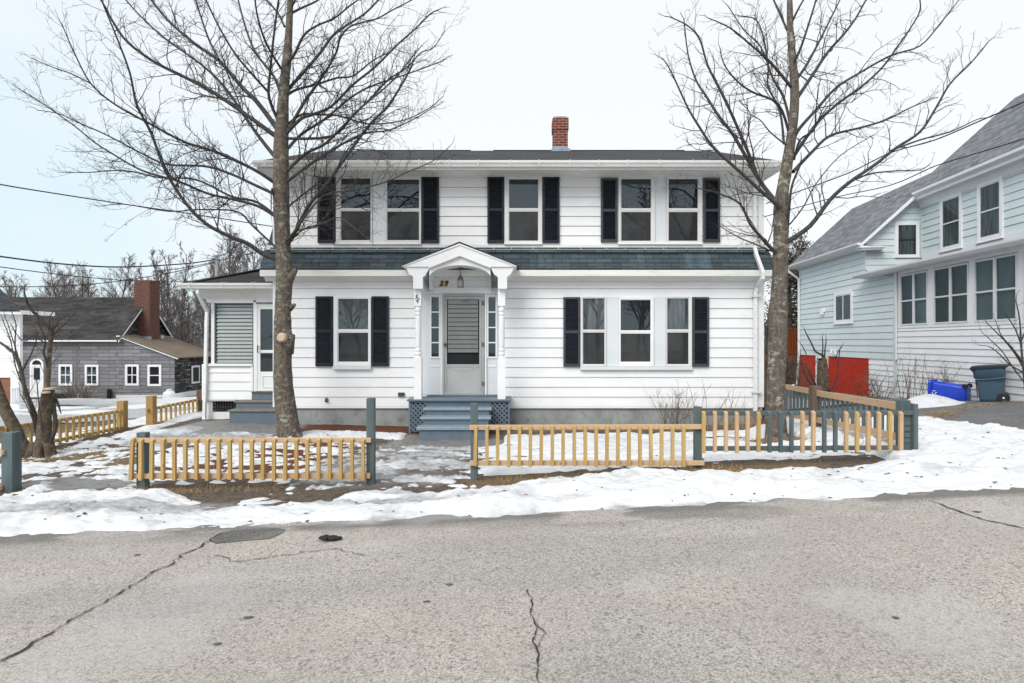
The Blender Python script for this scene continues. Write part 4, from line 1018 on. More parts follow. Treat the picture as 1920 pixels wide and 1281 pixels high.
mb = MB(); mb.box(sx(489), l1-.10, DP+.012, DP+.016, sz(697), sz(580)); mb.build('room_backdrop', M['panebg'], sdd)
mb = MB(); mb.tube([P(483.5, 648, DP-.05), P(483, 651, DP-.085), P(483, 657, DP-.085), P(483.5, 661, DP-.05)], .011, 6); mb.build('door_handle', M['blackmetal'], sdd)
mb = MB(); mb.box(sx(481), dx1, DP-.0, DP+.05, sz(570.5), sz(561)); mb.build('transom', M['lampglass'], sdd)
# side steps
mb = MB(); tr = MB()
mb.box(sx(474.8), pr+.3, DP-.06, DP+.1, sz(749), sz(735.5)); tr.box(sx(474), pr+.3, DP-.10, DP+.1, sz(735.4), sz(733.4))
for (d, pa, pyt, pyb) in ((12.03, 442, 752, 755), (11.72, 430, 769, 772)):
    x0 = X(pa, d); tr.box(x0-.03, pr+.35, d-.03, d+.33, Z(pyb, d), Z(pyt, d)); mb.box(x0, pr+.35, d, DP, g1(-5.6, d)-.1, Z(pyb, d)-.001)
mb.build('side_steps', M['steps'], side, bevel=.004); tr.build('side_step_treads', M['treadworn'], side, bevel=.006)
# hip roof, gutter, downspout
e0, ey2, ez2 = X(341, 12.05), 12.02, Z(541, 12.02)+.05
ax = xl+.0; run = ax-e0; top = ez2+.05+run*.37
mb = MB()
mb.add([(e0, ey2, ez2+.05), (ax, ey2, ez2+.05), (ax, ey2+run, top), (e0, 16.2, ez2+.05), (ax, 16.2, top), (e0, ey2, ez2+.0), (ax, ey2, ez2+.0), (e0, 16.2, ez2)], [(0, 1, 2), (0, 2, 4, 3), (0, 5, 6, 1), (0, 3, 7, 5)])
mb.box(ax-.001, ax+.24, ey2, D+.3, ez2, ez2+.04)
mb.prism([(e0+.02, ey2-.02, ez2+.052), (e0+.16, ey2-.02, ez2+.052), (ax, ey2+run-.1, top+.02), (ax, ey2+run+.1, top+.02)], (0, 0, .02))
mb.build('side_porch_roof', M['roofdark'], side)
mb = MB(); mb.box(e0+.01, ax+.2, ey2+.02, DP-.01, ez2-.03, ez2-.002); mb.box(e0+.02, pl, DP-.01, 16.1, ez2-.03, ez2-.002); mb.prism([(pl, DP-.03, sz(560)), (pl, DP-.03, ez2-.03), (pl, DP-.16, ez2-.03)], (ax-pl, 0, 0)); mb.box(e0, e0+.02, ey2, 16.1, ez2-.04, ez2); mb.build('side_porch_soffit', M['soffit'], side)
gutter(e0-.02, ax+.15, ey2, ez2-.055, side, .62)
mb = MB(); mb.tube([P(371, 544, 11.97), P(371, 549, 11.97), P(388, 584, DP-.06), P(387.5, 600, DP-.06), P(385.5, 690, DP-.06), P(383, 784, DP-.07), P(382, 788, DP-.15)], .043, 4); mb.build('downspout', M['gutter'], side)
# ================================================================ pale blue house on the right
AN = math.atan(90/F); U = Vector((math.cos(AN), -math.sin(AN), 0)); Vv = Vector((math.sin(AN), math.cos(AN), 0)); OB = Vector((11.0, 16.3, 0))
def bp(u, t, z): p = OB+U*u+Vv*t; return Vector((p.x, p.y, z))
def bt(px, u=0.0):      # run along the wall at offset u where the photo column is px
    k = (px-960)/F; o = OB+U*u
    return (k*o.y-o.x)/(Vv.x-k*Vv.y)
def bz(px, py, u=0.0):
    t = bt(px, u); d = (OB+U*u+Vv*t).y; return Z(py, d)
bh = thing('blue_house', 'pale blue clapboard house with grey shingle roof and white glazed sunroom', 'house', bp(3, -2, g1(14, 14)))
def slab(mb, u0, u1, t0, t1, z0, z1):
    return mb.prism([bp(u0, t0, z0), bp(u1, t0, z0), bp(u1, t1, z0), bp(u0, t1, z0)], (0, 0, z1-z0))
tF = bt(1625); tB = bt(1499.5); KS = .93
zE = Z(462, (bp(0, tF, 0)).y); zE0 = zE
def roofz(u): return CZ+3.06+KS*(u+.3)
um = 1.6; uR = 2.13; uMR = 4.55; tM0 = -9.0; zb = bz(1629, 672)
mb = MB()
slab(mb, .03, 4.3, tF+.03, tB-.03, zb, roofz(0)-.12); slab(mb, .03, um, tM0, tF+.02, bz(1690, 612), CZ+2.05)
slab(mb, um+.03, 8.6, tM0, tF, zb, roofz(um)-.1)
# wing gable
mb.prism([bp(0.03, tF+.03, roofz(0)-.13), bp(4.26, tF+.03, roofz(0)-.13), bp(uR, tF+.03, roofz(uR)-.1)], Vv*(tB-tF-.04))
mb.prism([bp(um+.02, tF-.01, roofz(um)-.12), bp(2*uMR-um, tF-.01, roofz(um)-.12), bp(uMR, tF-.01, roofz(uMR)-.1)], Vv*(tM0-tF+.02))
eb = .2
siding(mb, bp(0, 0, 0), Vv, lambda z: (tF if z > CZ+2.0 else bt(1680), tB), zb, roofz(0)-.14, eb, -U)
siding(mb, bp(0, tF, 0), U, lambda z: (max(0, (z-(CZ+3.06)+.1)/KS-.3), um), CZ+2.0, roofz(um)-.3, eb, -Vv)
siding(mb, bp(um, 0, 0), Vv, lambda z: (tM0, tF), CZ+2.70, roofz(um)-.22, eb, -U)
siding(mb, bp(0, tB, 0), U, lambda z: (0, 4.2), zb, roofz(0)-.2, eb, Vv)
bw = mb.build('wall', M['bluesiding'], bh)
mb = MB()
for (u, t) in ((0, tF), (0, tB-.09)): slab(mb, -.022, .09, t, t+.09, zb if t > tF+1 else CZ+2.25, roofz(0)-.15)
slab(mb, -.03, .07, bt(1682), bt(1682)+.12, g1(11, 16.3)-.2, CZ+2.0); slab(mb, um-.022, um+.08, tF-.09, tF-.001, CZ+2.6, roofz(um)-.25)
pieces(mb, 'corner_board', M['bluesiding'], bh)
# roofs
mb = MB()
def slope(u0, u1, t0, t1, th=.03): mb.prism([bp(u0, t0, roofz(u0)), bp(u0, t1, roofz(u0)), bp(u1, t1, roofz(u1)), bp(u1, t0, roofz(u1))], (0, 0, th))
slope(-.33, uR, tF-.30, tB+.28); slope(um-.30, uMR, tM0, tF+.30, .034)
mb.prism([bp(uR, tF-.3, roofz(uR)), bp(uR, tB+.28, roofz(uR)), bp(2*uR+.33, tB+.28, roofz(-.33)), bp(2*uR+.33, tF-.3, roofz(-.33))], (0, 0, .03))
mb.prism([bp(uMR, tM0, roofz(uMR)), bp(uMR, tF+.3, roofz(uMR)), bp(2*uMR-um+.3, tF+.3, roofz(um-.3)), bp(2*uMR-um+.3, tM0, roofz(um-.3))], (0, 0, .034))
mb.build('roof', M['roofgray'], bh)
mb = MB()   # eaves, gutters, rakes
def run_prism(prof, t0, t1): mb.prism([bp(u, t0, z) for u, z in prof], Vv*(t1-t0))
z = roofz(-.33); run_prism([(-.33, z-.10), (-.44, z-.03), (-.45, z+.02), (-.33, z+.02)], tF-.32, tB+.28)
run_prism([(-.33, z-.10), (.02, z-.13), (.02, z-.10), (-.33, z-.06)], tF-.3, tB+.26)
z = roofz(um-.3); run_prism([(um-.30, z-.12), (um-.42, z-.05), (um-.43, z+.02), (um-.30, z+.02)], tM0, tF-.28)
run_prism([(um-.30, z-.20), (um+.0, z-.22), (um+.0, z-.19), (um-.30, z-.02)], tM0, tF+.0); run_prism([(um-.03, z-.40), (um, z-.40), (um, z-.2), (um-.12, z-.2)], tM0, tF)
for tt in (tF-.30, tB+.25):
    a, b = -.33, um-.2 if tt < 3 else uR
    mb.prism([bp(a, tt, roofz(a)-.12), bp(b, tt, roofz(b)-.14), bp(b, tt, roofz(b)-.003), bp(a, tt, roofz(a)-.003)], Vv*.03)
    mb.prism([bp(a, tt+.03, roofz(a)-.10), bp(b, tt+.03, roofz(b)-.10), bp(b, tt+.03, roofz(b)-.07), bp(a, tt+.03, roofz(a)-.07)], Vv*.27)
mb.prism([bp(uR, tB+.25, roofz(uR)-.14), bp(2*uR+.33, tB+.25, roofz(-.33)-.14), bp(2*uR+.33, tB+.25, roofz(-.33)-.003), bp(uR, tB+.25, roofz(uR)-.003)], Vv*.03)
mb.prism([bp(um-.3, tF+.27, roofz(um-.3)-.14), bp(uMR, tF+.27, roofz(uMR)-.14), bp(uMR, tF+.27, roofz(uMR)-.003), bp(um-.3, tF+.27, roofz(um-.3)-.003)], Vv*.03)
slab(mb, -.36, .42, tF-.32, tF-.01, roofz(-.33)-.135, roofz(-.33)-.10); slab(mb, -.30, .34, tF-.28, tF-.005, roofz(-.33)-.19, roofz(-.33)-.136)
mb.build('eaves', M['trim'], bh, bevel=.004)
# red painted brick basement
mb = MB(); zr0 = g1(11.3, 19)-.5
ta, tb_, tc, td = bt(1629.5), bt(1553), bt(1530), bt(1500)
slab(mb, .0, .2, ta, tb_, zr0, zb-.002); slab(mb, .0, .2, tc, td, zr0, zb-.002); slab(mb, .2, .3, tb_-.1, tc+.1, zr0, zb-.002); slab(mb, 0.0, 4.2, td, td+.2, zr0, zb-.002)
mb.build('brick_basement', M['redbrick'], bh)
mb = MB(); slab(mb, -.02, .05, tb_-.0, tb_+.09, zr0, zb); slab(mb, -.02, .05, tc-.09, tc, zr0, zb); slab(mb, -.015, .03, tb_+.09, tc-.09, zb-.1, zb-.003); mb.build('basement_door_frame', M['trim'], bh)
# white clapboards below the sunroom and under the wing
mb = MB(); slab(mb, .05, um, tM0, ta, zr0-.2, CZ+.45)
siding(mb, bp(0, 0, 0), Vv, lambda z: (bt(1680), ta) , zr0+.0, zb-.004, .155, -U)
zs = Z(611, bp(0, bt(1688), 0).y); e_ = .155
siding(mb, bp(-.01, 0, 0), Vv, lambda z: (tM0, bt(1684)), g1(11, 15)-.35, zs-.07, e_, -U)
mb.build('white_clapboard', M['siding'], bh)
# sunroom
mb = MB(); zw0, zw1 = zs, bz(1687, 517)
slab(mb, -.03, .06, tM0, bt(1685), zs-.08, zs-.01); slab(mb, -.02, .05, tM0, bt(1685), zw1+.02, CZ+2.02)
wins = [(1690, 1741), (1752.5, 1818), (1829, 1909.5), (1922, 2034)]
ed = [1684.5]+[p for w in wins for p in w]
for i in range(0, len(ed)-1, 2): slab(mb, -.02, .05, bt(ed[i+1]), bt(ed[i]), zs-.01, zw1+.02)
sun = mb.build('sunroom_frame', M['trim'], bh, bevel=.004)
for (a, b) in wins:
    t1, t0 = bt(a), bt(b); tm = (t0+t1)/2; zm = zw0+(zw1-zw0)*.48
    mb = MB(); f = .035
    for (q0, q1) in ((t0, t0+f), (t1-f, t1), (tm-.04, tm+.04)): slab(mb, -.035, .0, q0, q1, zw0, zw1)
    for (q0, q1) in ((t0+f, tm-.04), (tm+.04, t1-f)):
        for (h0, h1) in ((zw0, zw0+.045), (zw1-.045, zw1), (zm-.02, zm+.02)): slab(mb, -.033, .0, q0, q1, h0, h1)
    w = mb.build('window', M['alu'], sun)
    mb = MB(); slab(mb, -.012, -.009, t0+f-.005, tm-.035, zw0+.04, zw1-.04); slab(mb, -.012, -.009, tm+.035, t1-f+.005, zw0+.04, zw1-.04); mb.build('pane', M['sunpane'], w)
    mb = MB(); slab(mb, .03, .034, t0, t1, zw0, zw1); mb.build('room_backdrop', M['panebg'], w)
mb = MB(); u0, z0, u1, z1 = -.36, CZ+2.06, um, CZ+2.47
mb.prism([bp(u0, tM0, z0), bp(u1, tM0, z1), bp(u1, tM0, z1+.03), bp(u0, tM0, z0+.03)], Vv*(tF-.01-tM0)); mb.build('sunroom_roof', M['roofdark'], bh)
mb = MB(); mb.prism([bp(u0, tM0, z0-.10), bp(u0-.09, tM0, z0-.03), bp(u0-.10, tM0, z0+.025), bp(u0, tM0, z0+.028)], Vv*(tF-.03-tM0)); mb.prism([bp(u0, tM0, z0-.095), bp(.0, tM0, z0-.10), bp(.0, tM0, z0-.06), bp(u0, tM0, z0-.06)], Vv*(tF-.05-tM0))
mb.prism([bp(u0, tF-.03, z0-.10), bp(u1, tF-.03, z1-.10), bp(u1, tF-.03, z1-.004), bp(u0, tF-.03, z0-.004)], Vv*.02); slab(mb, um-.03, um+.03, tM0, tF-.1, z1+.02, z1+.24); mb.build('sunroom_eave', M['trim'], bh, bevel=.003)
# windows of the blue house
def side_window(px0, px1, py0, py1, u, name='window', split='h', top='lace'):
    t1, t0 = bt(px0, u), bt(px1, u); dm = bp(u, (t0+t1)/2, 0).y; z1, z0 = Z(py0, dm), Z(py1, dm); w = .09; f = .03
    mb = MB(); a, b = u-.05, u
    slab(mb, a, b, t0, t0+w, z0, z1); slab(mb, a, b, t1-w, t1, z0, z1); slab(mb, a, b, t0+w, t1-w, z0, z0+w); slab(mb, a, b, t0+w, t1-w, z1-w, z1); slab(mb, u-.075, u, t0-.03, t1+.03, z0-.035, z0-.001)
    o = mb.build(name, M['trim'], bh, bevel=.004); mb = MB(); c0, c1, h0, h1 = t0+w, t1-w, z0+w, z1-w
    for (q0, q1) in ((c0, c0+f), (c1-f, c1)): slab(mb, u-.04, u-.01, q0, q1, h0, h1)
    for (q0, q1) in ((h0, h0+f), (h1-f, h1)): slab(mb, u-.039, u-.011, c0+f, c1-f, q0, q1)
    if split == 'h': slab(mb, u-.042, u-.01, c0+f, c1-f, (h0+h1)/2-.018, (h0+h1)/2+.018)
    else: slab(mb, u-.042, u-.01, (c0+c1)/2-.02, (c0+c1)/2+.02, h0+f, h1-f)
    mb.build('sash', M['alu'], o); mb = MB(); slab(mb, u-.034, u-.032, c0+.01, c1-.01, h0+.01, h1-.01); mb.build('pane', M['sunpane'], o)
    mb = MB(); slab(mb, u-.0265, u-.0225, c0+.01, c1-.01, h0+.01, h1-.01); mb.build('curtain', M['curtain'] if top == 'lace' else M['panebg'], o)
side_window(1765, 1806, 366, 468, um); side_window(1835, 1883, 338, 450, um); side_window(1566, 1600, 548, 606, 0, split='v', top='lace')
# small window on the wing's street face
dF = bp(.9, tF, 0).y; mb = MB(); yq = dF-.05
def ux(p): return ((p-960)*dF/F-bp(0, tF, 0).x)/U.x
def fslab(u0, u1, z0, z1, o0, o1): mb.prism([bp(u0, tF+o0, z0), bp(u1, tF+o0, z0), bp(u1, tF+o1, z0), bp(u0, tF+o1, z0)], (0, 0, z1-z0))
u0, u1, z0, z1 = ux(1677), ux(1720), Z(484, dF), Z(417, dF); w = .1
for a in ((u0, u0+w, z0, z1), (u1-w, u1, z0, z1), (u0+w, u1-w, z0, z0+w), (u0+w, u1-w, z1-w, z1)): fslab(*a, -.05, 0)
fw = mb.build('window', M['trim'], bh, bevel=.004); mb = MB(); zm = (z0+z1)/2
for a in ((u0+w, u1-w, zm-.018, zm+.018), (u0+w, u0+w+.03, z0+w, z1-w), (u1-w-.03, u1-w, z0+w, z1-w)): fslab(*a, -.04, -.012)
mb.build('sash', M['blackmetal'], fw); mb = MB(); fslab(u0+w, u1-w, z0+w, z1-w, -.034, -.031); mb.build('pane', M['sunpane'], fw); mb = MB(); fslab(u0+w, u1-w, z0+w, z1-w, -.0265, -.0225); mb.build('curtain', M['curtain'], fw)
# fittings
mb = MB(); t_ = bt(1545); zc_ = bz(1545, 583); slab(mb, -.10, 0, t_-.1, t_+.1, zc_-.06, zc_+.06); slab(mb, -.13, -.02, t_-.07, t_+.07, zc_-.14, zc_-.06); mb.build('dryer_vent', M['trim'], bh, bevel=.01)
mb = MB(); t_ = bt(1567); zc_ = bz(1567, 661); slab(mb, -.06, 0, t_-.05, t_+.05, zc_-.08, zc_+.08); mb.tube([bp(-.06, t_, zc_+.05), bp(-.13, t_, zc_+.1), bp(-.16, t_, zc_-.02)], .035, 6); mb.build('flood_light', M['trim'], bh)
mb = MB(); t_ = tB-.12; mb.tube([bp(-.40, tB+.1, roofz(-.33)-.1), bp(-.40, tB+.1, roofz(-.33)-.2), bp(-.08, t_, roofz(-.33)-.55), bp(-.08, t_, zb-.1), bp(-.10, t_+.15, g1(11.5, 22.8)+.1), bp(-.3, t_+.2, g1(11.5, 22.8)+.05)], .045, 4); mb.build('downspout', M['gutter'], bh)
mb = MB(); t_ = bt(1685); mb.tube([bp(-.07, t_, CZ+1.95), bp(-.07, t_, zb+.0)], .028, 6); mb.build('conduit', M['alu'], bh)

# ---- stained deck behind it
dk = thing('wooden_deck', 'red-brown stained deck with picket railing behind the pale blue house', 'deck', (X(1480, 25), 25, g1(11.9, 25)))
dd = 25.0; mb = MB(); x0, x1 = X(1467, dd), X(1467, dd)+3.2; zf = Z(667, dd)
mb.box(x0, x1, dd, dd+3, zf-.30, zf); mb.build('deck_floor', M['deckred'], dk)
mb = MB(); zt = Z(617, dd)
for i in range(30): mb.box(x0+.03+i*.105, x0+.075+i*.105, dd+.03, dd+.07, zf, zt)
mb.box(x0, x1, dd+.0, dd+.09, zt, zt+.05); mb.box(x0, x1, dd+.02, dd+.08, zf+.1, zf+.16); mb.box(x0+.01, x1, dd+.08, dd+.10, zf, zt-.05)
for i in range(3): mb.box(x0+i*1.5, x0+i*1.5+.1, dd+.0, dd+.1, zf-.0, zt+.12)
mb.build('deck_railing', M['deckred'], dk)
mb = MB()
for i in range(3):
    for j in (0.1, 2.6): mb.box(x0+.05+i*1.5, x0+.15+i*1.5, dd+j, dd+j+.1, g1(12, 25)-.2, zf-.3)
mb.build('deck_posts', M['oldpost'], dk)

# ================================================================ grey house in the left background
GD = 30.0
gh = thing('grey_house', 'grey strip-sided house with black roof, brick chimney and brown lean-to', 'house', (X(150, GD), GD, g1(X(150, GD), GD)))
gxr = X(222, GD); gyb = 34.4; gym = 32.2; gxl = X(-60, GD); ze = Z(629, GD); zr = Z(560, gym); zg = g1(X(150, GD), GD)-.4; lx1 = X(327, GD); zl = Z(669, GD)
mb = MB(); mb.box(gxl, gxr-.01, GD+.01, gyb, zg, ze)
mb.prism([(gxr, GD, zg), (lx1, GD, zg), (lx1, GD, zl-.03), (gxr, GD, ze-.03)], (0, .02, 0)); mb.box(gxl, gxr, GD-.0, GD+.01, zg, ze)
gw = mb.build('wall', M['strip'], gh)
mb = MB(); mb.prism([(gxr, GD, ze-.05), (gxr, gyb, ze-.05), (gxr, gym, zr-.05)], (-.02, 0, 0)); mb.box(lx1-.03, lx1, GD+.02, gyb-.2, zg, zl-.03); pieces(mb, 'end_wall', M['stripdark'], gh)
mb = MB(); ov = .28
for s in (1, -1):
    ya = GD-ov if s > 0 else gyb+ov; za = ze-ov*(zr-ze)/(gym-GD)
    mb.prism([(gxl, ya, za+.02), (gxl, gym, zr+.02), (gxl, gym, zr+.08), (gxl, ya, za+.08)], (gxr+.22-gxl, 0, 0))
mb.build('roof', M['roofold'], gh)
mb = MB()
for s in (1, -1):
    ya = GD-ov if s > 0 else gyb+ov; za = ze-ov*(zr-ze)/(gym-GD)
    mb.prism([(gxr+.18, ya, za-.10), (gxr+.18, gym, zr-.12), (gxr+.18, gym, zr+.015), (gxr+.18, ya, za+.015)], (.04, 0, 0))
mb.box(gxl, gxr+.1, GD-ov-.02, GD-ov+.02, ze-.33, ze-.25); mb.box(gxr+.01, gxr+.2, GD-.2, gyb+.2, ze-.07, ze-.02)
mb.prism([(gxr+.1, GD-.14, ze-.10), (lx1+.25, GD-.14, zl-.14), (lx1+.25, GD-.14, zl-.08), (gxr+.1, GD-.14, ze-.02)], (0, .03, 0)); mb.box(X(218, GD), X(311, GD), GD-.03, GD, g1(-20, 30)-.1, g1(-20, 30)+.16); mb.box(lx1, lx1+.03, GD, gyb-.2, g1(-18, 31)-.1, g1(-18, 31)+.25)
mb.build('trim_boards', M['trim'], gh)
mb = MB(); mb.prism([(gxr+.02, GD-.16, ze-.02), (lx1+.28, GD-.16, zl-.08), (lx1+.28, GD-.16, zl-.03), (gxr+.02, GD-.16, ze+.04)], (0, gyb-GD, 0)); mb.build('lean_to_roof', M['roofbrown'], gh)
mb = MB(); c0, c1 = X(251.5, 31.6), X(280.5, 31.6); mb.box(c0, c1, 31.6, 32.5, Z(640, 31.6), Z(526.5, 31.6)); mb.box(c0+.05, c1-.05, 31.65, 32.45, Z(526.5, 31.6), Z(525, 31.6)); mb.build('chimney', M['brownbrick'], gh)
mb = MB(); mb.box(c0-.1, c1+.1, 31.45, 31.62, Z(638, 31.6), Z(631, 31.6)); mb.box(X(303, 31.5), X(306, 31.5), 31.5, 31.6, Z(635, 31.5), Z(629, 31.5)); mb.build('chimney_flashing', M['lead'], gh)
def far_window(p0, p1, q0, q1, nx=2, arch=False, nm='window'):
    x0, x1, z0, z1 = X(p0, GD), X(p1, GD), Z(q1, GD), Z(q0, GD); w = .11; mb = MB()
    frame_bars(mb, x0, x1, GD-.05, GD, z0, z1, w); o = mb.build(nm, M['trim'], gh)
    mb = MB(); mb.box(x0+w, x1-w, GD-.016, GD-.014, z0+w, z1-w); mb.build('pane', M['pane'], o); mb = MB(); mb.box(x0+w, x1-w, GD-.010, GD-.008, z0+w, z1-w); mb.build('room_backdrop', M['panebg'], o)
    mb = MB(); zm = (z0+z1)/2; mb.box(x0+w, x1-w, GD-.035, GD-.01, zm-.022, zm+.022)
    if nx > 1: mb.box((x0+x1)/2-.018, (x0+x1)/2+.018, GD-.033, GD-.012, z0+w, z1-w)
    mb.build('muntins', M['trim'], o)
for a in ((111, 136.5, 683.5, 723, 2), (160, 185.5, 684, 723, 2), (235.5, 261, 683.5, 723, 2), (277.5, 303, 684, 724, 1)): far_window(*a)
x0, x1, z0, z1 = X(57.5, GD), X(83, GD), Z(745, GD), Z(684, GD); mb = MB(); frame_bars(mb, x0, x1, GD-.06, GD, z0, z1, .10); xm, rr = (x0+x1)/2, (x1-x0)/2
ap = [(xm+rr*math.cos(a), z1+rr*.92*math.sin(a)) for a in np.linspace(0, PI, 13)]; ai = [(xm+(rr-.1)*math.cos(a), z1+(rr-.1)*.92*math.sin(a)) for a in np.linspace(0, PI, 13)]
for i in range(12): mb.prism([(ap[i][0], GD-.06, ap[i][1]), (ap[i+1][0], GD-.06, ap[i+1][1]), (ai[i+1][0], GD-.06, ai[i+1][1]), (ai[i][0], GD-.06, ai[i][1])], (0, .06, 0))
ad = mb.build('arched_door', M['trim'], gh); mb = MB(); mb.prism([(p[0], GD-.012, p[1]) for p in ai], (0, .004, 0)); mb.box(x0+.2, x1-.2, GD-.05, GD-.03, Z(712, GD), Z(690, GD)); mb.build('door_glass', M['panebg'], ad)
mb = MB(); mb.box(x0+.1, x1-.1, GD-.035, GD-.01, z0, z1-.1); mb.build('door_leaf', M['doorwhite'], ad)
mb = MB(); mb.box(lx1+.0, lx1+.03, 31.6, 32.4, zl-1.55, zl-.55); rw = mb.build('window', M['trim'], gh); mb = MB(); mb.box(lx1+.031, lx1+.034, 31.7, 32.3, zl-1.45, zl-.65); mb.build('pane', M['pane'], rw); mb = MB(); mb.box(lx1+.0302, lx1+.0308, 31.7, 32.3, zl-1.45, zl-.65); mb.build('room_backdrop', M['panebg'], rw)
mb = MB(); x_ = X(143, GD); mb.prism([(x_-.10, GD-.004, ze), (x_+.13, GD-.004, ze), (x_+.06, GD-.004, ze-1.2), (x_+.09, GD-.004, zg+.7), (x_-.06, GD-.004, zg+.7), (x_-.03, GD-.004, ze-1.3)], (0, -.004, 0)); mb.build('wall_streak', M['wallstreak'], gh)  # dark uneven streak running down the wall from the eave
mb = MB(); mb.tube([(X(207, GD), GD-.1, zg+.3), (X(207, GD), GD-.1, Z(730, GD))], .1, 8); mb.build('standpipe', M['blackmetal'], gh)
mb = MB(); mb.box(X(100, GD), X(135, GD), GD-.03, GD-.002, zg, Z(738, GD)); mb.build('cellar_opening', M['black'], gh)

# ---- white house at the left edge
WD = 20.5
wh = thing('white_clapboard_house', 'white clapboard house with brick foundation cut off by the left edge', 'house', (X(0, WD), WD, g1(X(0, WD), WD)))
x1 = X(37, WD); x0 = x1-7; zE = Z(589, WD); zg_ = g1(x1, WD)-.4; z0 = Z(708, WD); dx = (37-960)/F
mb = MB(); foot = [(x0, WD+.005, 0), (x1, WD+.005, 0), (x1+dx*4.2, WD+4.2, 0), (x0, WD+4.2, 0)]
mb.prism([(p[0], p[1]+.025, z0) for p in foot], (0, 0, zE-z0)); siding(mb, (0, WD, 0), (1, 0, 0), lambda z: (x0, x1), z0, zE, .115, (0, -1, 0), .012, .006); ww = mb.build('wall', M['siding'], wh)
mb = MB(); mb.prism([(p[0]-.03, p[1]+.03, zg_) for p in foot], (0, 0, z0-zg_)); mb.build('brick_foundation', M['foundbrick'], wh)
mb = MB(); mb.box(X(22, WD), x1+.01, WD-.05, WD+.1, zg_, z0); mb.box(x1-.1, x1+.02, WD-.02, WD+.1, z0, zE); mb.box(X(36, WD), X(54, WD), WD-.4, WD+.5, zg_, g1(x1, WD)+.25); mb.box(x0, X(53, WD), WD-.32, WD+.02, zE-.02, zE+.12); mb.box(X(48, WD), X(53, WD), WD+.02, WD+1.2, zE-.02, zE+.12); mb.build('trim_boards', M['trim'], wh)
mb = MB(); e = X(52.5, WD); mb.add([(x0, WD-.35, zE+.13), (e, WD-.35, zE+.13), (X(-18, WD+2), WD+2.0, Z(523, WD+2)), (x0, WD+2.0, Z(523, WD+2)), (X(52, WD+4.4), WD+4.4, zE+.13), (x0, WD+4.4, zE+.13), (e, WD-.35, zE+.08), (x0, WD-.35, zE+.08)], [(0, 1, 2, 3), (1, 4, 2), (3, 2, 4, 5), (6, 1, 0, 7)]); mb.build('roof', M['roofdark'], wh)
mb = MB()
for i in range(5): mb.box(X(37+i*3, WD), X(38+i*3, WD), WD-.35, WD-.3, g1(x1, WD)+.25, Z(725, WD))
mb.box(X(36, WD), X(52, WD), WD-.37, WD-.29, Z(727, WD), Z(725, WD)); mb.build('stoop_railing', M['trim'], wh)

# ---- propane tank
pt = thing('propane_tank', 'white propane tank standing by the grey house lean-to', 'gas tank', (X(317, 28), 28, g1(X(317, 28), 28)))
zt0 = g1(X(317, 28), 28)-.02; zt1 = Z(733.5, 28); r = .27; mb = MB(); H = zt1-zt0
mb.lathe((X(317, 28), 28, zt0), [(r*.8, 0), (r*.8, .04), (r, .10), (r, H-.13), (r*.9, H-.05), (r*.55, H)], 18); mb.build('tank_body', M['tank'], pt, smooth=True)
mb = MB(); mb.lathe((X(317, 28), 28, zt1-.01), [(.12, 0), (.12, .10), (.1, .11), (.1, .02)], 12); mb.build('valve_collar', M['tank'], pt)

# ================================================================ fences
def dfence(px): return 6.47
def pickets(parent, items, mats):
    pass
def panel(label, px0, px1, rails, pk, d, railmat, name='picket_fence', zlift=0):
    th = thing(name, label, 'fence', (X((px0+px1)/2, d), d, g1(X((px0+px1)/2, d), d)))
    mb = MB(); w = []
    for (pa, pb, ya0, ya1, yb0, yb1) in rails:      # left top/bottom, right top/bottom in px
        a, b = X(pa, d), X(pb, d); m = MB()
        m.prism([(a, d, Z(ya1, d)), (b, d, Z(yb1, d)), (b, d, Z(yb0, d)), (a, d, Z(ya0, d))], (0, .038, 0)); m.build('rail', railmat, th, bevel=.003)
    for (p, y0, y1, mt, lean) in pk:
        c = X(p, d); hw = .019; z1_, z0_ = Z(y0, d), Z(y1, d); m = MB(); l = lean; yo = random.uniform(-.002, .002)
        m.prism([(c-hw-l, d-.040+yo, z0_), (c+hw-l, d-.040+yo, z0_), (c+hw, d-.040+yo, z1_), (c-hw, d-.040+yo, z1_)], (0, .037, 0))
        # bevelled end cut toward the street
        for i in (2, 3): m.v[i] = (m.v[i][0], m.v[i][1], m.v[i][2]-.016)
        m.build('picket', mt, th, bevel=.0025)
    return th
def post(parent, px0, px1, py0, d, mat, depth=.09, name='post', back=0.04):
    x0, x1 = X(px0, d), X(px1, d); z0 = g1((x0+x1)/2, d)-.25; m = MB(); m.box(x0, x1, d+back, d+back+depth, z0, Z(py0, d)); return m.build(name, mat, parent, bevel=.005)
rnd = random.Random(5); random.seed(5)
# left panel
pk = []
for i in range(21):
    f = i/20; p = 266.5+i*(681.5-266.5)/20; pk.append((p, 822.5+rnd.uniform(-1, .6), 899+rnd.uniform(-1, 1.5), M['pt'], rnd.uniform(-.004, .004)))
pk.insert(0, (251.5, 820.5, 899.5, M['pt'], .022))
fA = panel('tan picket fence panel on the left, between short and tall teal posts', 245, 695, [(247, 695, 822, 830.5, 821.5, 830), (247, 693.5, 888.5, 898, 888, 897.5)], pk, 6.47, M['pineh'])
post(fA, 251, 268, 813, 6.47, M['teal'], name='post'); post(fA, 685, 699.5, 748, 6.47, M['teal'])
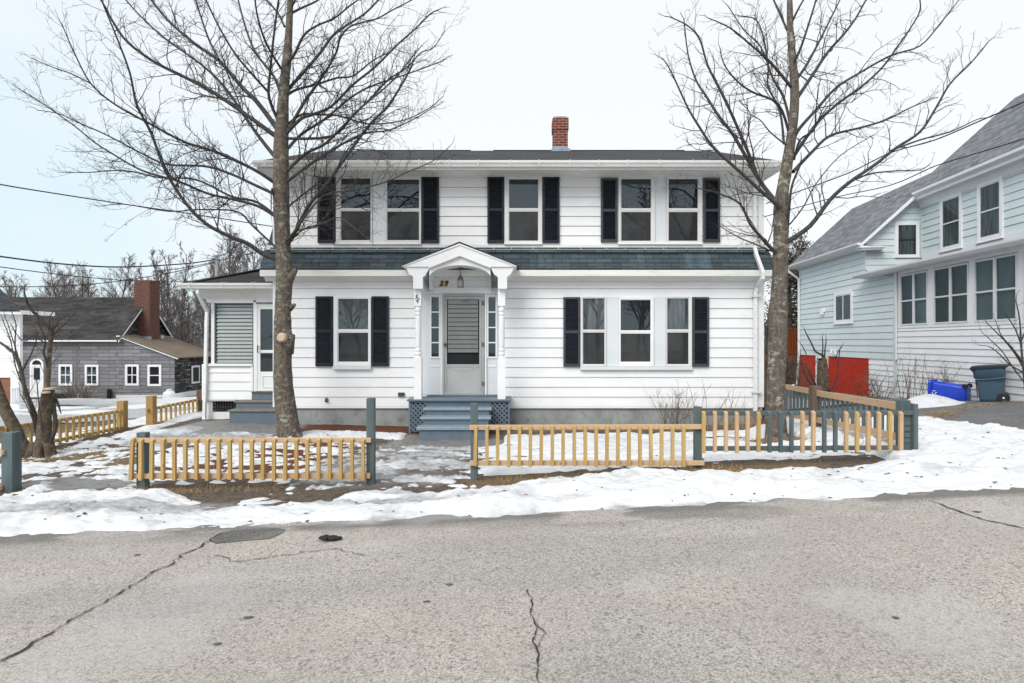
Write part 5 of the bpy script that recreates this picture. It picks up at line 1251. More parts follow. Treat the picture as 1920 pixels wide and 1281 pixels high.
# middle panel
pk = []
for i in range(20):
    p = 892.5+i*(1280.5-892.5)/19; pk.append((p, 797.5+rnd.uniform(-1, .6), 873.5+rnd.uniform(-1.5, 1.8), M['pt'], rnd.uniform(-.004, .004)+(.008 if i < 1 else 0)))
fB = panel('tan picket fence panel in the middle, in front of the snowy yard', 880, 1318, [(880.5, 1318, 797.5, 806.5, 796, 805), (881, 1321, 864.5, 873.5, 864.5, 873)], pk, 6.47, M['pineh'])
post(fB, 881.5, 895, 757.5, 6.47, M['teal']); post(fB, 1306.5, 1319, 764, 6.47, M['teal'], back=.045); m = MB(); m.box(X(1316, 6.47), X(1322, 6.47), 6.505, 6.56, Z(900, 6.47), Z(862, 6.47)); m.build('post_offcut', M['teal'], fB)
# right panel: teal frame with new and old pickets
seq = 'nnnnnngggnnggnnnnnn'; pk = []
for i, c in enumerate(seq):
    p = 1318.5+i*(1687-1318.5)/(len(seq)-1); f = i/18
    pk.append((p, 771+rnd.uniform(-1, .8), 846.5+rnd.uniform(-1, 2)-(3.5*max(0, f-.8)/.2), M['teal'] if c == 'g' else (M['pine'] if rnd.random() < .75 else M['pt']), rnd.uniform(-.004, .004)))
fC = panel('picket fence panel of mixed teal and bare wood pickets in front of the right tree', 1315, 1690, [(1322, 1713, 771.5, 779.5, 770, 778.5), (1322, 1690, 837.5, 846, 836, 844)], pk, 6.47, M['teal'])
m = MB(); x0, x1 = X(1690, 6.5), X(1708, 6.5); m.box(x0, x1, 6.50, 6.60, g1(4.5, 6.5)-.2, Z(751, 6.5)); m.box(x1+.005, x1+.05, 6.45, 6.60, g1(4.5, 6.5)-.2, Z(757, 6.5))
for py in (790, 800.5, 812, 822): m.box(x0-.003, x1-.01, 6.488, 6.50, Z(py+8, 6.5), Z(py, 6.5))
m.build('corner_post', M['teal'], fC, bevel=.004)
# side fence running back on the right
def run_fence(label, a, b, n, zt0, zt1, zb0, zb1, railmat, pkmat, toprail=(.09, .035), hw=.019, side=-1, extra=None, name='picket_fence', gap=(0, 1)):
    a, b = Vector((a[0], a[1], 0)), Vector((b[0], b[1], 0)); th = thing(name, label, 'fence', (a.x, a.y, g1(a.x, a.y))); t = (b-a).normalized(); nrm = Vector((t.y, -t.x, 0))*side
    for (z0, z1) in ((zt0, zt1), (zb0, zb1)):
        m = MB(); m.beam((a.x, a.y, z0), (b.x, b.y, z1), .038, toprail[0], (0, 0, 1)); m.build('rail', railmat, th, bevel=.003)
    for i in range(n):
        f = gap[0]+(gap[1]-gap[0])*(i+.5)/n; p = a+(b-a)*f+nrm*.039; m = MB(); zz0 = zb0+(zb1-zb0)*f-.055+random.uniform(-.008, .008); zz1 = zt0+(zt1-zt0)*f+.03+random.uniform(-.006, .006)
        m.obox((p.x, p.y, (zz0+zz1)/2), t*hw, nrm*.018, (0, 0, (zz1-zz0)/2)); m.build('picket', pkmat if not extra or random.random() < .8 else extra, th, bevel=.0025)
    return th
A1 = (X(1694, 6.62), 6.62); B1 = (X(1530, 9.35), 9.35); C1 = (X(1441, 11.95), 11.95)
f1_ = run_fence('teal picket side fence running back from the corner post to the brown post', A1, B1, 16, Z(763.5, 6.62), Z(737, 9.35), Z(822, 6.62), Z(787, 9.35), M['pineh'], M['teal'], side=1)
m = MB(); x0, x1 = X(1520, 9.35), X(1536.5, 9.35); m.box(x0, x1, 9.28, 9.42, g1(5, 9.35)-.2, Z(724, 9.35)); m.build('post', M['oldpost'], f1_, bevel=.006)
f2_ = run_fence('teal picket side fence stretch behind the right tree trunk, next to the house corner', (B1[0], 9.43), C1, 13, Z(735, 9.43), Z(719, 11.95), Z(786, 9.43), Z(770, 11.95), M['pineh'], M['teal'], side=1)
m = MB(); x0, x1 = X(1430.5, 11.95), X(1438.5, 11.95); m.box(x0, x1, 11.9, 11.99, g1(5.3, 11.95)-.2, Z(709, 11.95)); m.build('post', M['oldpost'], f2_, bevel=.005); m = MB(); m.box(x0-.12, x0, 11.92, 11.97, Z(723, 11.95), Z(718, 11.95)); m.build('rail_stub', M['deckred'], f2_)
# left side fences
A2 = (-7.93, 8.35); B2 = (X(226, 11.5), 11.5)
f3_ = run_fence('low tan picket fence running along the left edge of the yard behind the stump', A2, B2, 21, Z(812, 8.35), Z(771, 11.5), Z(858, 8.35), Z(802, 11.5), M['pt'], M['pt'], side=1, toprail=(.06, .04))
m = MB(); x0, x1 = X(220, 11.55), X(233.5, 11.55); m.box(x0, x1, 11.52, 11.66, g1(-7.9, 11.6)-.2, Z(752, 11.55)); m.build('post', M['ptold'], f3_, bevel=.006)
A3 = (X(274, 11.65), 11.65); B3 = (X(370, 13.7), 13.7)
f4_ = run_fence('short tan picket fence between the gap in the left fence and the side porch', A3, B3, 11, Z(769, 11.65), Z(750, 13.7), Z(799, 11.65), Z(777, 13.7), M['pt'], M['pt'], side=1, toprail=(.06, .04))
m = MB(); x0, x1 = X(275, 11.75), X(288, 11.75); m.box(x0, x1, 11.72, 11.86, g1(-7.5, 11.7)-.2, Z(742.5, 11.75)); m.build('post', M['ptold'], f4_, bevel=.006); m = MB(); x0, x1 = X(369, 13.7), X(379, 13.7); m.box(x0, x1, 13.68, 13.8, g1(-7.4, 13.7)-.2, Z(731, 13.7)); m.build('post', M['oldpost'], f4_, bevel=.006)
# end of a fence at the left edge of the picture
fE = thing('picket_fence', 'teal fence post with wood rail ends at the left edge, cut off by the frame', 'fence', (X(12, 6.47), 6.47, g1(-5.7, 6.47)))
m = MB(); m.box(X(2, 6.47), X(23, 6.47), 6.47, 6.60, g1(-5.75, 6.47)-.2, Z(812, 6.47)); m.build('post', M['teal'], fE, bevel=.005)
m = MB(); m.box(X(-180, 6.47), X(10, 6.47), 6.43, 6.468, Z(852, 6.47), Z(844, 6.47)); m.build('rail', M['pineh'], fE); m = MB(); m.box(X(-180, 6.47), X(6, 6.47), 6.43, 6.468, Z(918, 6.47), Z(909, 6.47)); m.build('rail', M['pineh'], fE)

# ================================================================ bins
def rrect(cx, cy, hx, hy, r, z, n=5, ux=Vector((1, 0, 0)), uy=Vector((0, 1, 0)), o=Vector((0, 0, 0))):
    out = []
    for (sx_, sy_, a0) in ((1, 1, 0), (-1, 1, PI/2), (-1, -1, PI), (1, -1, 3*PI/2)):
        for i in range(n+1):
            a = a0+PI/2*i/n; x = cx+sx_*(hx-r)+r*math.cos(a); y = cy+sy_*(hy-r)+r*math.sin(a); out.append(o+ux*x+uy*y+Vector((0, 0, z)))
    return out
def turned(mb, c, ang):
    ca, sa = math.cos(ang), math.sin(ang); mb.v = [(c.x+(x-c.x)*ca-(y-c.y)*sa, c.y+(x-c.x)*sa+(y-c.y)*ca, z) for x, y, z in mb.v]; return mb
cd = 12.15; s_ = F/cd; cx0 = X(1855.5, cd); cz0 = Z(752.5, cd); th_ = -math.atan((1855.5-960)/F); k_ = 1/(s_/math.cos(th_))
cart = thing('trash_cart', 'upright slate blue wheeled trash cart with dark lid against the white wall', 'trash bin', (cx0, cd, cz0))
o = Vector((cx0, cd, cz0)); mb = MB(); H = 64/s_
prof = [(0, -18.5, 28.5, .24), (.10, -19.5, 28.5, .25), (.55, -25, 29, .27), (.655, -27, 29.5, .28), (.665, -30, 30, .295), (.93, -32, 29.5, .31), (1.0, -33, 30, .32)]
rings = [rrect((a+b)/2*k_, 0, (b-a)/2*k_, w*.85, .09, h*H, o=o) for (h, a, b, w) in prof]
mb.loft(rings); cb = turned(mb, o, th_).build('cart_body', M['cart'], cart)
for p in cb.data.polygons: p.use_smooth = len(p.vertices) == 4
mb = MB()
def lidring(h, e): return rrect(-1*k_, 0, 33*k_+e, .285+e, .10, 0, o=o+Vector((0, 0, H+h)))
rings = [lidring(-.03, .012), lidring(.012, .017), lidring(.025, -.01), lidring(.035, -.10), lidring(.038, -.2)]
for r in rings:
    for i, p in enumerate(r): r[i] = p+Vector((0, 0, ((p.x-cx0)/k_+34)/68*.05-.012))
mb.loft(rings); mb.tube([o+Vector((28*k_, -.2, H+.045)), o+Vector((37*k_, -.19, H+.05)), o+Vector((37*k_, .19, H+.05)), o+Vector((28*k_, .2, H+.045))], .018, 6); mb.tube([o+Vector((-30*k_, -.26, H-.02)), o+Vector((-37*k_, -.2, H-.03)), o+Vector((-30*k_, -.24, H-.10))], .02, 6); turned(mb, o, th_).build('cart_lid', M['cartlid'], cart)
for sgn in (-1, 1):
    mb = MB(); c = o+Vector((25.5*k_, sgn*.25, .105)); mb.lathe(c+Vector((0, -.035, 0)), [(.085, -.005), (.105, .005), (.105, .06), (.085, .07)], 22, 'y'); w = turned(mb, o, th_).build('wheel', M['rubber'], cart)
    mb = MB(); mb.lathe(c+Vector((0, -.048 if sgn < 0 else .03, 0)), [(.010, 0), (.019, .003), (.019, .012)], 12, 'y'); turned(mb, o, th_).build('hub', M['white'], w)
mb = MB(); mb.tube([o+Vector((-27*k_+u*56*k_, -.262+.008*u, H*(.655+.10*u*u)-.01)) for u in np.linspace(0, 1, 8)], .010, 5); turned(mb, o, th_).build('cart_rib', M['cart'], cart)
mb = MB(); mb.obox(o+Vector((-24.6*k_, 0, H*.36)), (.006, 0, 0), (0, .15, 0), (-.018, 0, H*.26)); turned(mb, o, th_).build('cart_recess', M['cartlid'], cart)
bd = 13.15; s_ = F/bd; bx, bzz = X(1784, bd), Z(752.5, bd); ba = R(-52); k_ = 1/(s_/math.cos(math.atan((1784-960)/F))/.97)
bb = thing('recycling_bin', 'bright blue recycling bin lying on its side behind a heap of snow', 'recycling bin', (bx, bd, bzz))
o = Vector((bx, bd, bzz)); mb = MB(); rings = []
for (px, w, h, zc_) in ((34, .17, .165, .19), (31, .185, .18, .195), (5, .205, .195, .21), (-28, .225, .215, .225), (-37, .23, .22, .23)):
    rings.append([o+Vector((px*k_, p.x, p.y+zc_)) for p in rrect(0, 0, w, h, .06, 0)])
mb.loft(rings[::-1]); bbo = turned(mb, o, ba).build('bin_body', M['bluebin'], bb)
for p in bbo.data.polygons: p.use_smooth = len(p.vertices) == 4
mb = MB(); rings = [[o+Vector((px*k_, p.x, p.y+.235)) for p in rrect(0, 0, w, w-.005, .07, 0)] for (px, w) in ((-35.5, .23), (-35, .252), (-38, .257), (-41, .245), (-42.5, .17))]
mb.loft(rings); turned(mb, o, ba).build('bin_lid', M['bluebin'], bb)
mb = MB(); mb.tube([o+Vector((-38*k_, -.17, .46)), o+Vector((-10*k_, -.17, .425)), o+Vector((-10*k_, .17, .425))], .012, 5); mb.box(o.x-14*k_, o.x+20*k_, o.y-.14, o.y+.14, o.z+.392, o.z+.402); turned(mb, o, ba).build('lid_hinge', M['bluebin'], bb)
for sg in (-1, 1):
    mb = MB(); mb.lathe(o+Vector((31*k_, sg*.18-.02, .37)), [(.05, 0), (.055, .01), (.055, .04), (.05, .05)], 14, 'y'); turned(mb, o, ba).build('wheel', M['rubber'], bb)
mb = MB(); cc = o+Vector((-29*k_, -.2245, .20))           # chasing-arrows mark on the bin
for q_ in range(3):
    a = PI/2+q_*2*PI/3; p0 = (math.cos(a-.75), math.sin(a-.75)); p1 = (math.cos(a+.45), math.sin(a+.45)); t_ = (p1[0]-p0[0], p1[1]-p0[1]); nrm = (-t_[1]*.15, t_[0]*.15); r = .042
    def V_(x, y): return (cc.x+x*r, cc.y-.004, cc.z+y*r)
    mb.poly([V_(p0[0]-nrm[0], p0[1]-nrm[1]), V_(p1[0]-nrm[0], p1[1]-nrm[1]), V_(p1[0]+nrm[0], p1[1]+nrm[1]), V_(p0[0]+nrm[0], p0[1]+nrm[1])]); e = (p1[0]+t_[0]*.35, p1[1]+t_[1]*.35); mb.poly([V_(p1[0]-nrm[0]*2, p1[1]-nrm[1]*2), V_(*e), V_(p1[0]+nrm[0]*2, p1[1]+nrm[1]*2)])
turned(mb, o, ba).build('recycling_mark', M['white'], bb)
# ---- black glove lying on the road
gx, gy = road_pt(621, 1014); gl = thing('glove', 'crumpled black glove lying on the asphalt near the snow edge', 'glove', (gx, gy, g1(gx, gy)))
zq = g1(gx, gy)+.012; mb = MB(); mb.loft([[Vector((gx+u, gy+w*math.cos(a), zq+.010+h*math.sin(a))) for a in np.linspace(0, 2*PI, 9)[:-1]] for (u, w, h) in ((-.045, .018, .008), (-.03, .04, .016), (.0, .045, .022), (.03, .042, .020), (.05, .028, .014), (.085, .024, .012))])
mb.build('glove_palm', M['glove'], gl, smooth=True)
for (a, L, oy) in ((2.75, .075, .02), (3.0, .085, .006), (3.25, .08, -.010), (3.55, .06, -.022), (4.3, .055, -.03)):
    mb = MB(); p0 = Vector((gx-.02, gy+oy, zq+.012)); e = p0+Vector((math.cos(a)*L, math.sin(a)*L*.6, -.002)); mb.tube([p0, (p0+e)/2+Vector((0, 0, .010)), e], [.012, .011, .007], 6); mb.build('glove_finger', M['glove'], gl, smooth=True)
# ================================================================ trees
def catmull(pts, per=4):
    pts = [Vector(p) for p in pts]; out = []
    for i in range(len(pts)-1):
        p0, p1, p2, p3 = pts[max(i-1, 0)], pts[i], pts[i+1], pts[min(i+2, len(pts)-1)]
        for k in range(per):
            t = k/per; out.append(.5*((2*p1)+(p2-p0)*t+(2*p0-5*p1+4*p2-p3)*t*t+(3*p1-p0-3*p2+p3)*t**3))
    out.append(pts[-1]); return out
class Tw:
    def __init__(s, seed): s.r = random.Random(seed); s.c = 0
    def rv(s): return Vector((s.r.gauss(0, 1), s.r.gauss(0, 1), s.r.gauss(0, 1)))
    def twig(s, mb, p, d, L, r, lev, up=.12, maxlev=3, box=None, step=.17, wob=.22):
        n = 4 if L > .35 else 3; pts = [p.copy()]; dirs = [d.copy()]
        for i in range(n):
            d = (d+s.rv()*wob+Vector((0, 0, up))).normalized(); p = p+d*(L/n)
            if box and p.y > box(p): d.y = -abs(d.y)*.6; p.y = min(p.y, box(p))
            pts.append(p.copy()); dirs.append(d.copy())
        rad = [max(.0017, r*.85*(1-.72*i/n)) for i in range(n+1)]
        mb.tube(pts, rad, 3 if r < .008 else 4, False); s.c += 1
        if lev < maxlev and L > .10:
            k = max(1, int(L/step*s.r.uniform(.8, 1.25)))
            for j in range(k):
                t = .2+.78*(j+s.r.random())/k; i = min(n-1, int(t*n)); f = t*n-i
                s.side(mb, pts[i].lerp(pts[i+1], f), dirs[i+1], L*s.r.uniform(.22, .5)*(1.15-.6*t), r*.55, lev+1, up, maxlev, box, step*.72, wob)
    def side(s, mb, p, tan, L, r, lev, up, maxlev, box, step, wob, spread=(.55, 1.05)):
        ax = s.rv(); ax = ax-tan*ax.dot(tan)
        if ax.length < 1e-3: return
        ax.normalize(); a = s.r.uniform(*spread); d = (tan*math.cos(a)+ax*math.sin(a)).normalized()
        s.twig(mb, p, d, max(.06, L), max(.0023, r), lev, up, maxlev, box, step, wob)
    def dress(s, mb, pts, rad, L0=1.1, start=.18, gap=.19, up=.12, maxlev=3, box=None, dens=1.0):
        tot = sum((b-a).length for a, b in zip(pts[:-1], pts[1:])); acc = 0; nxt = tot*start
        for i in range(len(pts)-1):
            seg = (pts[i+1]-pts[i]); l = seg.length
            while nxt < acc+l:
                f = (nxt-acc)/l; t = nxt/tot; L = min(L0, tot*.42)*s.r.uniform(.35, 1.0)*(1.1-.62*t)
                if s.r.random() < .16: L *= 1.5
                s.side(mb, pts[i].lerp(pts[i+1], f), seg.normalized(), L, min(rad[i]*.5, .004+.010*L), 1, up, maxlev, box, .16, .22)
                nxt += gap*s.r.uniform(.6, 1.4)/dens
            acc += l
        s.twig(mb, pts[-1], (pts[-1]-pts[-2]).normalized(), .22, rad[-1], 2, up, maxlev, box)
def traced(pix, d0, dd, w0, w1, per=4, bow=1.0):
    n = len(pix); P_ = []
    for i, p in enumerate(pix):
        f = i/(n-1); P_.append(P(p[0], p[1], d0+dd*(f**bow)))
    P_ = catmull(P_, per); m = len(P_); rad = []
    for i in range(m):
        f = i/(m-1); rad.append(max(.0035, (w0+(w1-w0)*f**.8)*P_[i].y/F/2))
    return P_, rad
def z1(l): return [(a/3, b/3) for a, b in l]
def z5(l): return [(500+a/3.84, 200+b/3.84) for a, b in l]
def z6(l): return [(480+a/4.926, b/4.926) for a, b in l]
def z2(l): return [(1200+a/2.667, b/2.667) for a, b in l]
def front(p): return 11.05 if p.z > 1.0 else 11.3
# ---- big tree before the left half of the house
TD = 10.4; base = P(541, 822, TD)
t1 = thing('bare_tree', 'tall bare maple with a pruning scar before the left half of the white house', 'tree', (base.x, TD, g1(base.x, TD)))
tw = Tw(11)
trunk = [(544,838,62),(543,822,50),(540,800,42),(535,760,38),(531,720,35),(530,680,33),(531,640,34),(530,620,33),(530,590,29.5),(532,550,29),(533,520,30),(532,490,28.5),(530,450,28),(528,400,28.5),(527,350,28.5),(527,310,28),(527,270,27),(529,230,23),(531,190,20),(534,150,18),(538,110,16),(541,70,14),(543,30,12),(545,-10,11),(549,-60,9),(552,-120,7),(556,-190,4)]
pts = catmull([P(a, b, TD) for a, b, w in trunk], 3); ws = [w for _, _, w in trunk]; m = len(pts)
rad = [ (ws[min(i//3, len(ws)-1)]*(1-(i%3)/3)+ws[min(i//3+1, len(ws)-1)]*(i%3)/3)*TD/F/2 for i in range(m)]
mb = MB(); rr = random.Random(8); mb.tube(pts, [r*rr.uniform(.97, 1.04) for r in rad], 16)
# root flare
for a in np.linspace(.3, 6.0, 6): c = pts[2]; mb.tube([c+Vector((math.cos(a)*.10, math.sin(a)*.10, .10)), c+Vector((math.cos(a)*.20, math.sin(a)*.20, -.07)), c+Vector((math.cos(a)*.34, math.sin(a)*.34, -.26))], [.09, .09, .03], 7)
# stubs and burls
def stub(a, b, w0, w1, dd=-.12): mb.tube([P(*a, TD), P((a[0]+b[0])/2, (a[1]+b[1])/2, TD+dd*.5), P(*b, TD+dd)], [w0*TD/F/2, (w0+w1)/2*TD/F/2, w1*TD/F/2], 9)
stub((540,530), (554,506), 18, 9); stub((543,578), (553,571), 14, 6, -.05); stub((538,660), (546,628), 26, 15, -.1); stub((536,640), (527,634), 30, 22, -.16)
trk = mb.build('trunk', M['bark'], t1, smooth=True)
c = P(527, 633, TD-.255); mb = MB(); mb.lathe(c+Vector((0, -.01, 0)), [(.04, -.004), (.068, .0), (.085, .03), (.09, .08)], 14, 'y'); mb.build('pruning_scar', M['cutwood'], trk)
LL = [
 (z1([(1590,1470),(1480,1430),(1390,1370),(1290,1330),(1160,1260),(1050,1150),(935,970),(850,750),(770,590),(730,410),(660,220),(590,50),(560,-30)]), -1.8, 14, 3),
 (z1([(1560,1225),(1450,1160),(1300,1120),(1170,1090),(1000,1020),(800,960),(640,870),(530,800),(400,695),(190,550),(115,505)]), -1.2, 9, 2),
 (z1([(1560,1100),(1430,1040),(1300,980),(1150,935),(940,925),(790,860),(600,760),(440,690),(330,640),(210,620)]), .8, 9, 2),
 (z1([(1560,1040),(1420,950),(1200,850),(1040,800),(830,690),(650,590),(510,470),(410,280),(350,140)]), -2.2, 10, 2.5),
 (z1([(510,470),(400,415),(300,380),(180,330)]), -.3, 4, 2),
 (z1([(1570,780),(1500,730),(1390,650),(1200,520),(1050,440),(870,350),(720,240),(640,130),(580,20),(540,-60)]), -.8, 14, 4),
 (z1([(1570,740),(1450,580),(1360,490),(1230,340),(1100,250),(950,120),(850,0),(790,-80)]), 1.6, 14, 5),
 (z1([(1560,900),(1480,800),(1400,690),(1270,500),(1140,370),(920,210),(770,70),(690,-20)]), 2.2, 11, 3),
 (z1([(1575,700),(1530,600),(1510,520),(1520,400),(1530,290),(1550,120),(1570,-20)]), -1.0, 9, 5),
 (z1([(1510,520),(1420,420),(1320,300),(1220,130),(1150,-20)]), -1.0, 7, 4),
 (z1([(1230,335),(1170,210),(1100,0),(1080,-80)]), 1.4, 6, 4),
 (z1([(1590,560),(1540,430),(1440,300),(1380,150),(1330,-40)]), .6, 9, 4),
 (z1([(1590,400),(1500,250),(1450,100),(1430,-40)]), -1.6, 7, 4),
 (z1([(1600,150),(1560,70),(1480,-20),(1400,-120)]), .9, 6, 4),
 (z1([(1560,1260),(1530,1060),(1525,1180)]), -.3, 5, 3),
 (z1([(1590,1250),(1450,1140),(1300,1105),(1100,1010),(900,1000),(700,960),(500,970),(350,970)]), 1.0, 8, 2),
 (z1([(1560,1400),(1420,1270),(1330,1190),(1100,1180),(950,1190),(700,1150),(570,1160)]), -.9, 6, 2),
 (z5([(110,1010),(190,930),(300,720),(430,560),(600,320),(750,120),(870,0),(980,-170),(1050,-300)]), -1.4, 12, 5),
 (z5([(120,490),(280,340),(420,270),(560,130),(690,0),(900,-180),(1100,-420)]), -1.0, 10, 3),
 (z5([(120,560),(350,390),(580,250),(720,190),(880,170),(1060,90),(1210,0)]), -1.6, 9, 2),
 (z5([(130,330),(250,200),(420,90),(600,-60),(760,-150),(1000,-230),(1270,-330)]), .3, 9, 3),
 (z5([(120,750),(280,620),(380,560),(480,620),(600,690),(740,755)]), -.8, 6, 2),
 (z5([(110,1000),(200,900),(400,650),(640,600),(850,545),(1040,460),(1200,390),(1320,285)]), -2.0, 7, 2),
 (z5([(110,1060),(240,900),(400,840),(520,800),(640,880),(740,960)]), -1.1, 5, 2),
 (z6([(240,1280),(330,1180),(430,1090),(550,1050),(700,980),(900,780),(1100,620),(1300,420),(1480,260),(1610,130),(1690,90)]), -.6, 11, 3),
 (z6([(230,1000),(300,830),(430,680),(600,480),(700,340),(830,240),(1000,130),(1130,0),(1200,-100)]), 1.0, 10, 4),
 (z6([(260,1280),(430,970),(550,800),(650,650),(740,490),(780,350),(880,240),(1100,180),(1250,100),(1440,0)]), -1.4, 9, 3),
 (z6([(280,1160),(420,1060),(560,1060),(760,1070),(1000,1140),(1200,1140),(1400,1100),(1600,1000),(1730,890)]), 1.0, 7, 2),
 (z6([(260,900),(370,830),(560,780),(750,720),(900,700),(1080,560),(1260,470)]), 1.8, 8, 3),
 (z6([(250,640),(350,510),(440,330),(560,240),(720,170),(860,60),(940,0),(1020,-90)]), -1.2, 8, 3),
 (z6([(330,120),(430,70),(560,10),(640,-60)]), .8, 7, 4),
 (z6([(250,1280),(700,1260),(900,1060),(1040,930),(1220,740),(1400,620),(1520,490),(1640,440),(1740,290)]), .5, 8, 2),
 (z6([(330,60),(380,-40),(420,-200)]), -.5, 6, 3), (z6([(300,0),(240,-80),(120,-220)]), .5, 6, 3),
]
for i, (pix, dd, w0, w1) in enumerate(LL):
    dd = dd if dd < .45 else .45+(dd-.45)*.55
    P_, rad = traced(pix, TD, dd, w0*.72, w1*.66); mb = MB(); mb.tube(P_, rad, 7, False)
    tw.dress(mb, P_, rad, 1.15, .12, .105, .07, 3, front if pix[-1][0] > 500 else None)
    mb.build('limb', M['limb'], t1, smooth=True)
n1_ = tw.c
# ---- tree by the right corner
TD2 = 9.4; base = P(1456, 822, TD2)
t2 = thing('bare_tree', 'bare forked tree with lichen patched trunk by the right house corner', 'tree', (base.x, TD2, g1(base.x, TD2)))
tw = Tw(23)
trunk = [(1456,842,52),(1456,822,42),(1455,790,36),(1455,740,33),(1456,690,33),(1458,640,33),(1460,590,32),(1461,550,29),(1463,500,27),(1464,460,26.5),(1464,430,26),(1464,395,26),(1467,360,22),(1474,319,20.5),(1480,280,18.5),(1486,240,17),(1490,187,16),(1489,150,15),(1486,110,13.5),(1482,64,12),(1481,20,10.5),(1480,-30,8),(1478,-110,5)]
pts = catmull([P(a, b, TD2) for a, b, w in trunk], 3); ws = [w for _, _, w in trunk]; m = len(pts)
rad = [(ws[min(i//3, len(ws)-1)]*(1-(i%3)/3)+ws[min(i//3+1, len(ws)-1)]*(i%3)/3)*TD2/F/2 for i in range(m)]
mb = MB(); mb.tube(pts, [r*rr.uniform(.97, 1.04) for r in rad], 16)
for a in np.linspace(.3, 6.0, 6): c = pts[2]; mb.tube([c+Vector((math.cos(a)*.07, math.sin(a)*.07, .10)), c+Vector((math.cos(a)*.14, math.sin(a)*.14, -.07)), c+Vector((math.cos(a)*.26, math.sin(a)*.26, -.24))], [.07, .07, .025], 7)
mb.build('trunk', M['bark2'], t2, smooth=True)
LR = [
 (z2([(710,1080),(690,1030),(610,960),(500,860),(370,740),(300,640),(240,540),(180,410),(140,330),(110,290)]), -1.0, 11, 2.5),
 (z2([(715,1060),(680,1010),(590,890),(470,680),(400,590),(330,480),(280,400),(240,270),(220,100)]), .7, 12, 3),
 (z2([(590,890),(540,760),(480,620),(420,490),(340,330),(300,200),(240,130),(150,85)]), -.6, 9, 3),
 (z2([(745,660),(690,520),(560,460),(480,400),(420,320),(400,240)]), -1.2, 7, 2.5),
 (z2([(750,610),(715,480),(650,360),(620,200),(580,100),(500,80)]), .8, 7, 2.5),
 (z2([(760,440),(650,310),(560,230),(450,140),(340,90)]), -.9, 8, 2.5),
 (z2([(735,730),(650,660),(600,600),(520,560)]), -.5, 4, 2),
 (z2([(770,690),(800,640),(880,550),(980,440),(1090,370),(1250,280),(1400,230),(1500,120),(1580,20)]), -.8, 9, 2.5),
 (z2([(780,500),(860,380),(940,260),(1020,170),(1080,90),(1130,0),(1180,-80)]), .9, 9, 3.5),
 (z2([(770,780),(830,690),(900,600),(1000,510),(1100,440),(1200,350),(1270,260),(1390,80),(1400,0)]), -1.4, 9, 3),
 (z2([(765,860),(860,760),(950,680),(1100,640),(1230,600),(1350,540),(1470,490)]), 1.2, 9, 2.5),
 (z2([(735,1210),(850,1130),(950,1000),(1050,910),(1180,820),(1280,740),(1400,660),(1480,540),(1550,420),(1650,320),(1730,225)]), -1.2, 12, 3),
 (z2([(1250,755),(1400,700),(1550,660),(1680,600),(1730,590)]), -.8, 5, 2),
 (z2([(1050,910),(1150,870),(1280,855),(1400,850),(1450,820)]), -1.0, 5, 2),
 (z2([(755,340),(800,250),(850,100),(880,0),(900,-80)]), -.6, 7, 3),
 (z2([(750,180),(690,50),(650,-40)]), .6, 6, 3), (z2([(755,120),(800,30),(850,-50)]), -.4, 6, 3),
 (z2([(765,420),(830,330),(900,200),(960,80),(1000,0)]), 1.0, 8, 3),
 (z2([(690,1275),(640,1225),(600,1180),(550,1120),(500,1020),(400,970),(330,950),(230,930)]), -1.1, 10, 2.5),
 (z2([(740,1110),(750,1120),(820,1030),(880,920),(1000,780),(1160,680)]), -.7, 4.5, 2),
 (z2([(770,800),(800,700),(870,650),(880,560),(890,450)]), -.9, 6, 2.5),
 (z2([(720,720),(700,560),(640,430),(640,330),(600,230),(520,150),(440,30)]), 1.1, 6, 2.5),
 (z2([(690,1270),(560,1215),(500,1190),(430,1150),(400,1130)]), -.7, 4, 2),
 (z2([(735,1170),(745,1050),(760,930),(800,830)]), -.5, 8, 5),
]
def dd0(pix, t): return t
for i, (pix, dd, w0, w1) in enumerate(LR):
    st = TD2
    if pix[0] in (z2([(590,890)])[0], z2([(1250,755)])[0], z2([(1050,910)])[0]): st = TD2+(.2 if pix[0][0] < 1450 else -.8)
    P_, rad = traced(pix, st, dd, w0*.80, w1*.68); mb = MB(); mb.tube(P_, rad, 7, False)
    tw.dress(mb, P_, rad, 1.0, .14, .12, .09, 3)
    mb.build('limb', M['limb'], t2, smooth=True)
print('twigs', n1_, tw.c)
# ---- pruned multi-stem tree at the left
SD = 9.0; t3 = thing('pruned_tree', 'old pruned multi-stem tree with a sawn stump by the left fence', 'tree', (X(72, SD), SD, g1(X(72, SD), SD)))
tw = Tw(31); mb = MB()
def lim(mb, pix, w, dd=0, n=9): P_, rad = traced(pix, SD, dd, w[0], w[1]); mb.tube(P_, [r*rr.uniform(.92, 1.08) for r in rad], n); return P_, rad
lim(mb, [(80,858),(80,845),(82,820),(83,800),(86,770),(90,745),(92,728)], (29, 17), n=13); lim(mb, [(60,850),(45,840),(27,802),(8,765),(-4,730),(-20,690),(-50,640)], (24, 14), -.2, 12)
lim(mb, [(78,800),(80,770),(84,745),(86,736)], (16, 13), -.12)
for a in np.linspace(0, 6, 7): c = P(78, 845, SD); mb.tube([c+Vector((math.cos(a)*.1, math.sin(a)*.1, .12)), c+Vector((math.cos(a)*.14, math.sin(a)*.14, -.05)), c+Vector((math.cos(a)*.22, math.sin(a)*.22, -.2))], [.06, .06, .03], 7)
s3 = mb.build('trunk', M['oldbark'], t3, smooth=True)
mb = MB(); c = P(93, 728, SD); mb.lathe(c, [(.085, -.02), (.078, .008), (.03, .012)], 12); c = P(86, 735, SD-.13); mb.lathe(c, [(.06, -.02), (.055, .008), (.02, .01)], 12); mb.build('sawn_top', M['cutwood'], s3)
